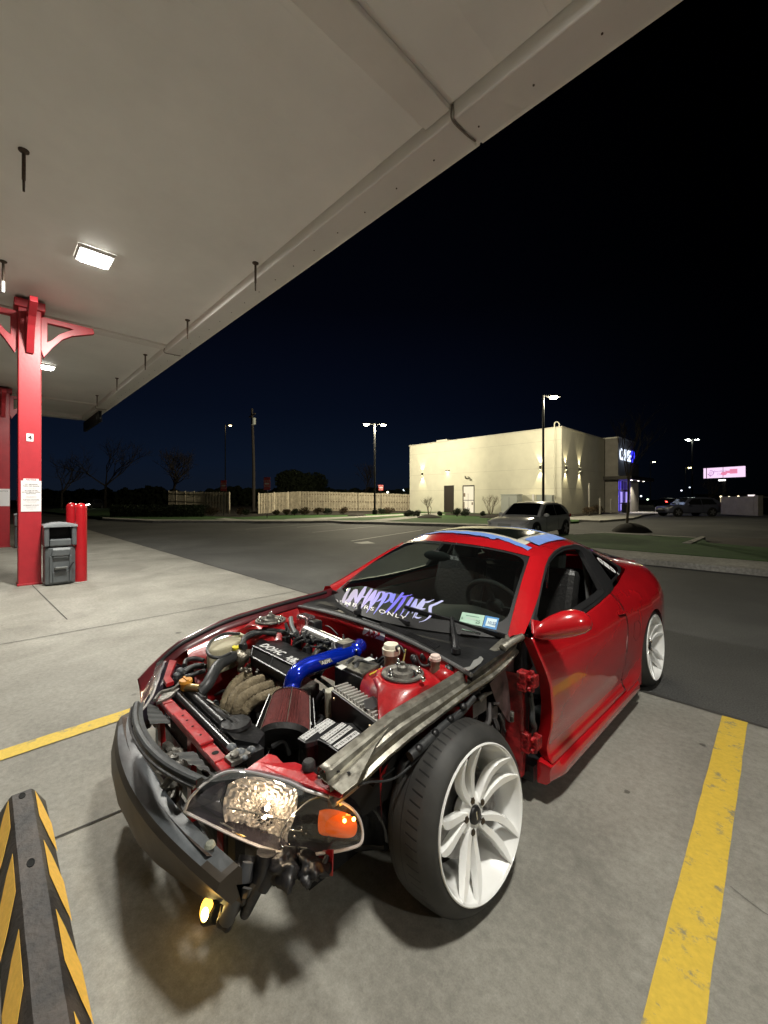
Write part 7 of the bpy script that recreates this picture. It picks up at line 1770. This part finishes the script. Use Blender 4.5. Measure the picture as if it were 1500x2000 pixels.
hose(((776, 1272, .78), (774, 1264, .80), (782, 1262, .80), (790, 1275, .78)), .005); hose(((812, 1280, .74), (822, 1298, .70), (836, 1300, .70), (842, 1290, .72)), .006)
rnd = random.Random(21); q = MB()
for k in range(60):
    u = rnd.uniform(600, 880); v = 1248 + (u - 600) * .19 + rnd.uniform(-6, 30); z = .62 + rnd.uniform(-.06, .05); p = PZ(u, v, z)
    if p.y > .24: p.y = .24 - rnd.uniform(0, .05)
    q.tube([p, p + V((rnd.uniform(-.06, .06), rnd.uniform(-.04, .04), rnd.uniform(-.02, .05))), p + V((rnd.uniform(-.1, .1), rnd.uniform(-.05, .05), rnd.uniform(-.05, .02)))], rnd.uniform(.003, .012), seg=6)
for k in range(70):
    u = rnd.uniform(350, 620); v = rnd.uniform(1290, 1460); z = rnd.uniform(.36, .47); p = PZ(u, v, z)
    if abs(p.x) > .46 or p.y < ry + .1: continue
    q.tube([p, p + V((rnd.uniform(-.08, .08), rnd.uniform(-.06, .06), rnd.uniform(-.02, .05))), p + V((rnd.uniform(-.14, .14), rnd.uniform(-.08, .08), rnd.uniform(-.05, .02)))], rnd.uniform(.005, .02), seg=6)
q.build('bay_clutter', mat('bay_black', (.022, .022, .023), .35, noise_s=14, noise_a=.6), car, smooth=True)
q = MB()
for k in range(22):
    u = rnd.uniform(800, 880); v = 1262 + (u - 800) * .3 + rnd.uniform(0, 26); q.ball(PZ(u, v, .70 + rnd.uniform(-.03, .02)), rnd.uniform(.01, .024), n=5)
q.build('brake_booster', M_blk, car, smooth=True)
# bright bracket box near the right strut tower
q = MB(); c = PZ(596, 1216, .73); q.box(c.x - .055, c.x + .055, c.y - .03, c.y + .04, .64, .775); q.build('bright_box', mat('foil_pink', (.60, .42, .42), .18, metal=.9, bump=.5, bump_s=25), car, bevel=.012)
q = MB(); q.box(c.x + .06, c.x + .12, c.y - .02, c.y + .04, .66, .76); q.build('relay_block', M_blk, car, bevel=.008)
# battery
T_ = [PZ(u, v, .69) for u, v in ((653, 1301), (695, 1284), (746, 1303), (708, 1326))]
q = MB(); q.prism(T_, (0, 0, -.20)); bat = q.build('battery', M_blk, car, bevel=.005)
q = MB(); q.prism([p.lerp(sum(T_, V()) / 4, .08) + V((0, 0, .001)) for p in T_], (0, 0, .014)); q.build('battery_top', mat('battery_top', (.07, .068, .06), .4, noise_s=12, noise_a=.7, col2=(.16, .15, .12)), bat, bevel=.003)
q = MB(); q.prism([PZ(u, v, .706) for u, v in ((657, 1303), (668, 1298), (678, 1303), (667, 1309))], (0, 0, .002)); q.prism([PZ(u, v, .706) for u, v in ((703, 1290), (722, 1283), (732, 1288), (712, 1294))], (0, 0, .001)); q.build('paper_label', mat('label_pale', (.62, .62, .60), .5), bat)
q = MB(); q.bar(PZ(722, 1318, .708), PZ(745, 1306, .708), .006, .004); q.build('yellow_strip', mat('strip_yellow', (.65, .55, .05), .5), bat)
fr0, fr1 = T_[3], T_[2]; rdv = (fr1 - fr0); nrm = V((rdv.y, -rdv.x, 0)).normalized()
if nrm.dot(V((1, -1, 0))) < 0: nrm = -nrm
def bface(f, z): return fr0.lerp(fr1, f) + nrm * .003 + V((0, 0, z - fr0.z))
q = MB(); q.prism([bface(.08, .655), bface(.95, .655), bface(.95, .60), bface(.08, .60)], nrm * .001); l1 = q.build('label_blue', mat('label_blue', (.02, .10, .42), .4), bat)
q = MB(); q.prism([bface(.08, .599), bface(.95, .599), bface(.95, .55), bface(.08, .55)], nrm * .001); l2 = q.build('label_yellow', mat('label_yellow', (.75, .55, .02), .4), bat)
text('lettering', 'Value', bface(.40, .615) + nrm * .0015, rdv, V((0, 0, 1)), .040, M_white, l1, extrude=.0004, offset=.001); text('lettering', 'EverStart', bface(.52, .562) + nrm * .0015, rdv, V((0, 0, 1)), .036, M_black, l2, extrude=.0004, offset=.001)
q = MB(); q.prism([PZ(u, v, .66) for u, v in ((710, 1370), (760, 1345), (771, 1347), (768, 1358), (728, 1388), (712, 1385))], (0, 0, .005)); q.build('battery_strap', mat('strap_steel', (.10, .10, .10), .35, metal=.6), car, bevel=.003)
# reservoirs
def pot(u, v, z, r, h, hb, nm, capm, botm):
    c = PZ(u, v, z); q = MB(); q.lathe([(-h - hb, r * .8), (-h, r * .82), (-h, r * .6)], 20, M=Matrix.Translation(c)); o = q.build(nm, botm, car, smooth=True, angle=40)
    q = MB(); q.lathe([(-h, r), (-h * .45, r * 1.02), (-h * .42, r * .86), (-.004, r * .84), (0, r * .78), (.001, 0)], 26, M=Matrix.Translation(c)); q.build('cap', capm, o, smooth=True, angle=40); return o
M_cr = mat('cap_cream', (.72, .68, .55), .4); M_bt_ = mat('fluid_pot', (.13, .11, .075), .35)
pot(764, 1257, .80, .040, .045, .05, 'brake_fluid_reservoir', M_cr, M_bt_); pot(850, 1279, .785, .025, .022, .05, 'clutch_fluid_reservoir', mat('cap_pinkish', (.72, .58, .52), .4), M_bt_)
# finned control box on edge and its plug
fb0, fb1 = PZ(651, 1349, .64), PZ(737, 1412, .64); dd = (fb1 - fb0); dn_ = dd.normalized(); sdv = V((dn_.y, -dn_.x, 0)); 
if sdv.y > 0: sdv = -sdv
q = MB(); q.obox(fb0.lerp(fb1, .5) + V((0, 0, -.055)), dd * .5, sdv * .012, V((0, 0, .06))); cb = q.build('control_unit', mat('unit_black', (.012, .011, .010), .3), car, bevel=.004)
q = MB(); q.obox(fb0.lerp(fb1, .5) - sdv * .030 + V((0, 0, .004)), dd * .5, sdv * .034, V((0, 0, .004)))
for k in range(13):
    c = fb0.lerp(fb1, (k + .4) / 13) - sdv * .034; q.obox(c + V((0, 0, .012)), dn_ * .0045, sdv * .034, V((0, 0, .010)))
q.build('cooling_fins', mat('cast_fins', (.42, .41, .38), .5, metal=.5, noise_s=10, noise_a=.2), cb, bevel=.002)
q = MB(); c = PZ(640, 1352, .62); q.prism([PZ(u, v, .63) for u, v in ((634, 1345), (650, 1340), (656, 1346), (644, 1353), (636, 1352))], (0, 0, -.13)); q.build('wiring_plug', mat('plug_beige', (.45, .43, .34), .55, noise_s=20, noise_a=.3), cb, bevel=.005)
q = MB()
for f_ in (.1, .92): q.lathe([(0, .008), (.004, .006), (.004, 0)], 10, M=Matrix.Translation(fb0.lerp(fb1, f_) + sdv * .014 + V((0, 0, -.02))) @ sdv.to_track_quat('Z', 'Y').to_matrix().to_4x4())
q.build('screw', mat('screw_brass', (.4, .32, .2), .4, metal=.8), cb)
hose(((634, 1350, .60), (622, 1365, .56), (618, 1395, .48)), .012, nm='wiring_loom'); hose(((640, 1348, .60), (626, 1355, .58), (616, 1380, .50)), .007, nm='wiring_loom')
# fuse box with printed lid
FB = [(580, 1441), (640, 1401), (657, 1411), (688, 1411), (716, 1438), (706, 1447), (663, 1472), (640, 1454), (620, 1444), (613, 1447), (596, 1451)]
q = MB(); q.prism([PZ(u, v, .602) for u, v in FB], (0, 0, -.022)); lid = q.build('fuse_box', mat('fuse_black', (.014, .014, .015), .33), car, bevel=.004)
q = MB(); c_ = sum([PZ(u, v, .578) for u, v in FB], V()) / len(FB); q.prism([PZ(u, v, .578).lerp(c_, .04) for u, v in FB], (0, 0, -.10)); q.build('box_body', M_blk, lid, bevel=.006)
M_lab = mat('fuse_label', (.55, .55, .54), .5)
def flabel(pix, nu, nv, seed):
    rnd = random.Random(seed); a, b, c, d = [PZ(u, v, .6035) for u, v in pix]; q = MB(); q.prism([a, b, c, d], (0, 0, .0008)); o = q.build('fuse_chart', M_lab, lid); q = MB()
    for i in range(nu):
        for j in range(nv):
            for k in range(2):
                f0 = (i + .15 + .4 * k) / nu; f1 = f0 + rnd.uniform(.10, .28) / nu; g0 = (j + .2 + rnd.uniform(0, .1)) / nv; g1 = (j + .8 - rnd.uniform(0, .25)) / nv
                P = [a.lerp(b, f).lerp(d.lerp(c, f), g) + V((0, 0, .0012)) for f, g in ((f0, g0), (f1, g0), (f1, g1), (f0, g1))]; q.poly(P)
    q.build('chart_print', M_black, o, fix=False)
flabel(((584, 1440), (611, 1422), (622, 1428), (596, 1447)), 6, 2, 1); flabel(((613, 1420), (640, 1403), (655, 1411), (625, 1433)), 6, 3, 2); flabel(((625, 1441), (668, 1411), (677, 1416), (636, 1447)), 9, 2, 3); flabel(((637, 1449), (682, 1417), (689, 1422), (646, 1454)), 9, 1, 4); flabel(((650, 1457), (694, 1427), (703, 1433), (660, 1464)), 8, 1, 5)

# ------------------------------------------------------------------ wheels
M_rim = mat('wheel_white', (.88, .88, .86), .22, coat=.5, noise_s=6, noise_a=.03)
m = bpy.data.materials.new('tyre_tread'); m.use_nodes = True; MATS['tyre_tread'] = m
n_ = m.node_tree.nodes; l_ = m.node_tree.links; b_ = n_['Principled BSDF']; b_.inputs['Roughness'].default_value = .62
t_ = n_.new('ShaderNodeTexCoord'); sp = n_.new('ShaderNodeSeparateXYZ'); l_.new(t_.outputs['Object'], sp.inputs[0])
def mth(op, a, b=None):
    x = n_.new('ShaderNodeMath'); x.operation = op
    for i, q_ in enumerate((a, b)):
        if q_ is None: continue
        if isinstance(q_, (int, float)): x.inputs[i].default_value = q_
        else: l_.new(q_, x.inputs[i])
    return x.outputs[0]
ang = mth('ARCTAN2', sp.outputs['Y'], sp.outputs['Z']); fr_a = mth('FRACT', mth('ADD', mth('MULTIPLY', ang, 62 / (2 * math.pi)), mth('MULTIPLY', sp.outputs['X'], 6.0)))
slot = mth('MULTIPLY', mth('LESS_THAN', fr_a, .20), mth('MULTIPLY', mth('LESS_THAN', sp.outputs['X'], -.050), mth('GREATER_THAN', sp.outputs['X'], -.098)))
groove = mth('MULTIPLY', mth('GREATER_THAN', sp.outputs['X'], -.1215), mth('LESS_THAN', sp.outputs['X'], -.1185)); groove2 = mth('MULTIPLY', mth('GREATER_THAN', sp.outputs['X'], -.1615), mth('LESS_THAN', sp.outputs['X'], -.1590))
tread = mth('MAXIMUM', slot, mth('MAXIMUM', groove, groove2))
nz = n_.new('ShaderNodeTexNoise'); nz.inputs['Scale'].default_value = 9; nz.inputs['Detail'].default_value = 7; l_.new(t_.outputs['Object'], nz.inputs['Vector'])
r_ = n_.new('ShaderNodeValToRGB'); r_.color_ramp.elements[0].color = (.020, .020, .019, 1); r_.color_ramp.elements[1].color = (.046, .045, .042, 1); r_.color_ramp.elements[0].position = .3; r_.color_ramp.elements[1].position = .7; l_.new(nz.outputs['Fac'], r_.inputs[0])
mx = n_.new('ShaderNodeMix'); mx.data_type = 'RGBA'; l_.new(tread, mx.inputs[0]); l_.new(r_.outputs[0], mx.inputs[6]); mx.inputs[7].default_value = (.006, .006, .006, 1); l_.new(mx.outputs[2], b_.inputs['Base Color'])
bp_ = n_.new('ShaderNodeBump'); bp_.inputs['Strength'].default_value = .8; bp_.inputs['Distance'].default_value = .004; bp_.invert = True; l_.new(tread, bp_.inputs['Height']); l_.new(bp_.outputs[0], b_.inputs['Normal'])
def wheel(c, steer, camber, s, width=.25, label=None):
    R_ = .245; M0 = Matrix.Identity(4)
    q = MB()
    q.lathe([(0, .2460), (.002, .2425), (-.002, .2375), (-.010, .2335), (-.020, .2310), (-.030, .2250), (-.050, .2200), (-.060, .2120), (-.12, .205), (-width + .07, .202), (-width + .045, .236), (-width + .045, .246), (-.012, .2465), (0, .2460)], 72, axis='x')
    w = q.build('wheel', M_rim, car, smooth=True, angle=35, label=label)
    # spokes: five pairs of curved blades
    q = MB()
    for pr in range(5):
        a0 = R(26) + pr * 2 * math.pi / 5
        for sg in (-1, 1):
            rows = []
            for i in range(23):
                t_ = i / 22; r = .040 + (.2365 - .040) * t_
                a_ = a0 + sg * interp([(0, R(8)), (.12, R(12)), (.3, R(12.5)), (.6, R(12)), (1, R(10.5))], t_) + R(7) * math.sin(math.pi * t_) - R(3) * t_
                x = -.044 + .044 * t_ ** 1.4 - .006 * math.sin(math.pi * t_)
                hw = interp([(0, .012), (.25, .0125), (.5, .0145), (.7, .0158), (.85, .0135), (1, .005)], t_); dp = interp([(0, .030), (.6, .028), (1, .016)], t_)
                rad = V((0, math.cos(a_), math.sin(a_))); tan = V((0, -math.sin(a_), math.cos(a_))); c0 = rad * r + V((x, 0, 0))
                rows.append([c0 - tan * hw + V((-dp, 0, 0)), c0 - tan * hw + V((-.004, 0, 0)), c0 - tan * hw * .85 + V((.001, 0, 0)), c0 + tan * hw * .72 + V((.002, 0, 0)), c0 + tan * hw + V((-.006, 0, 0)), c0 + tan * hw + V((-dp, 0, 0))])
            q.grid(rows, cu=True); q.add(rows[-1], [tuple(range(6))])
    q.build('spokes', M_rim, w, smooth=True, angle=40, fix=False)
    q = MB(); q.lathe([(-.09, .066), (-.062, .070), (-.055, .060), (-.048, .046), (-.046, .032), (-.050, .030)], 48, axis='x'); q.build('hub', M_rim, w, smooth=True, angle=50)
    q = MB(); q.lathe([(-.052, .030), (-.041, .0295), (-.038, .027), (-.037, 0)], 32, axis='x'); cp = q.build('centre_cap', M_black, w, smooth=True, angle=50)
    if s > 0: MB().box(-.0366, -.0360, -.0035, .0035, -.014, .014).build('cap_emblem', M_chrome, cp)
    q = MB()
    for k in range(5):
        a_ = 2 * math.pi * k / 5 + R(26); p = V((-.060, .052 * math.cos(a_), .052 * math.sin(a_)))
        q.lathe([(0, .0125), (.018, .0125), (.022, .009), (.022, 0)], 6, M=Matrix.Translation(p), axis='x')
    q.build('lug_nuts', mat('nut_dark', (.10, .08, .06), .35, metal=.9), w)
    q = MB()
    for k in range(5):
        a_ = 2 * math.pi * k / 5 + R(26); p = V((-.0535, .052 * math.cos(a_), .052 * math.sin(a_))); q.lathe([(0, .0185), (.001, .0165), (-.0, 0.013)], 20, M=Matrix.Translation(p), axis='x')
    q.build('lug_recess', M_void, w)
    q = MB(); prof = [(-.006, .2440), (-.004, .2520), (-.010, .2650), (-.022, .2790), (-.034, .2890), (-.044, .2955), (-.054, .3000), (-.075, .3030), (-.105, .3045), (-.135, .3050), (-.165, .3040), (-.185, .3005), (-.198, .290), (-.207, .272), (-.209, .250), (-.207, .244)]
    q.lathe(prof, 120, axis='x'); q.build('tyre', m, w, smooth=True, angle=180)
    q = MB(); q.lathe([(-.115, .150), (-.113, .155), (-.105, .155), (-.104, .060)], 48, axis='x'); q.build('brake_disc', mat('disc_steel', (.25, .24, .23), .35, metal=.9, noise_s=20, noise_a=.3), w, smooth=True, angle=40)
    q = MB(); q.prism([V((-.13, .10, -.09)), V((-.13, .17, -.06)), V((-.13, .17, .06)), V((-.13, .10, .09))], (.055, 0, 0)); q.build('brake_caliper', mat('caliper_grey', (.22, .21, .20), .5, metal=.3, noise_s=25, noise_a=.5, bump=.4, bump_s=40), w, bevel=.01)
    q = MB(); q.lathe([(-.20, .15), (-.13, .15), (-.128, 0)], 24, axis='x'); q.build('dust_shield', mat('shield_dirty', (.05, .04, .035), .7), w)
    # outboard = +x local: flip for the right side
    st, cb = R(steer), R(camber)
    N_ = V((math.cos(cb) * math.cos(st), math.cos(cb) * math.sin(st), math.sin(cb))); 
    if s < 0: N_ = V((-N_.x, N_.y, N_.z))
    a = V((-N_.y, N_.x, 0)).normalized(); b2 = N_.cross(a)
    M = Matrix((( N_.x, a.x, b2.x), (N_.y, a.y, b2.y), (N_.z, a.z, b2.z))).to_4x4(); M.translation = V(c); w.matrix_local = M
    return w
wheel((.90, .125, .309), -2.5, 8.5, 1, label='left front wheel, leaning in and fully exposed')
wheel((.885, 2.575, .309), 0, 3.2, 1, label='left rear wheel tucked under the wing')
wheel((-.885, 2.575, .309), 0, 3.2, -1); wheel((-.86, .10, .309), 2.5, 8.5, -1)
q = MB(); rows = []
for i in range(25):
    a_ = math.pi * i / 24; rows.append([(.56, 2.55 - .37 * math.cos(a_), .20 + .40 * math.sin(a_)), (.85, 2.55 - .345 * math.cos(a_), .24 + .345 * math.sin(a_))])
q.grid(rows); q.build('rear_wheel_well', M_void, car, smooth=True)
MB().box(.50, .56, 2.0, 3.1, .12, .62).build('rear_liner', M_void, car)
q = MB(); q.tube([(.45, .13, .24), (.68, .13, .27)], .03, seg=10, smooth=False); q.tube([(.50, .10, .30), (.56, .09, .60)], .028, seg=10, smooth=False); q.tube([(.40, .30, .20), (.66, .14, .20)], .02, seg=8, smooth=False); q.build('suspension_arm', M_blk, car, smooth=True)

# ------------------------------------------------------------------ pieces that belong apart become parts of their own
SPLIT = {'rivets': 'rivet', 'sealant_joint': None, 'hanger': None, 'downlight': None, 'support_leg': None, 'bright_patch': None, 'bolt': None, 'bolt_hole': None, 'stud': None,
         'hose_clamp': None, 'lug_nuts': 'lug_nut', 'lug_recess': None, 'hinge_bolt': None, 'screw': None, 'loom_clip': None, 'connector': None, 'reflector_speck': None, 'filter_wire': None,
         'heat_shield': None, 'bare_fitting': None, 'paper_label': None, 'headrest_post': None, 'cabinet': None, 'intake_runner': None, 'interior_item': None, 'entrance_glass': None,
         'divider': None, 'picture_patch': None, 'sticker_mark': None, 'door_card': None, 'suspension_arm': None, 'bulb': None, 'reveal_joint': None, 'security_camera': None, 'cylinder_head': None}
def islands(me):
    n = len(me.vertices); par = list(range(n))
    def find(a):
        while par[a] != a: par[a] = par[par[a]]; a = par[a]
        return a
    for p in me.polygons:
        vs = p.vertices; r = find(vs[0])
        for v in vs[1:]:
            q_ = find(v)
            if q_ != r: par[q_] = r
    g = {}
    for p in me.polygons: g.setdefault(find(p.vertices[0]), []).append(p)
    return list(g.values())
for o in list(bpy.data.objects):
    base = o.name.split('.')[0]
    if o.type != 'MESH' or base not in SPLIT: continue
    me = o.data; isl_ = islands(me)
    if len(isl_) < 2 or len(isl_) > 100: continue
    nm = SPLIT[base] or base
    # pieces that overlap (a washer on its bolt) stay together
    bx_ = []
    for g in isl_:
        vs = [me.vertices[i].co for p in g for i in p.vertices]
        bx_.append([V((min(v[k] for v in vs) for k in range(3))), V((max(v[k] for v in vs) for k in range(3))), list(g)])
    ch_ = True
    while ch_:
        ch_ = False
        for i in range(len(bx_)):
            for j in range(i + 1, len(bx_)):
                a, b = bx_[i], bx_[j]
                if all(a[0][k] <= b[1][k] + .002 and b[0][k] <= a[1][k] + .002 for k in range(3)):
                    a[0] = V((min(a[0][k], b[0][k]) for k in range(3))); a[1] = V((max(a[1][k], b[1][k]) for k in range(3))); a[2] += b[2]; bx_.pop(j); ch_ = True; break
            if ch_: break
    if len(bx_) < 2: continue
    kids = [b[2] for b in bx_]
    for g in kids:
        idx = {}; vs = []; fs = []
        for p in g:
            f = []
            for i in p.vertices:
                if i not in idx: idx[i] = len(vs); vs.append(me.vertices[i].co.copy())
                f.append(idx[i])
            fs.append(f)
        m2 = bpy.data.meshes.new(nm); m2.from_pydata(vs, [], fs); m2.update()
        for mm in me.materials: m2.materials.append(mm)
        for p, q_ in zip(g, m2.polygons): q_.use_smooth = p.use_smooth
        c = bpy.data.objects.new(nm, m2); COL.objects.link(c); c.parent = o.parent; c.matrix_local = o.matrix_local.copy()
        if 'label' in o.keys(): c['label'] = o['label']
    for ch in list(o.children): ch.parent = o.parent
    bpy.data.objects.remove(o)
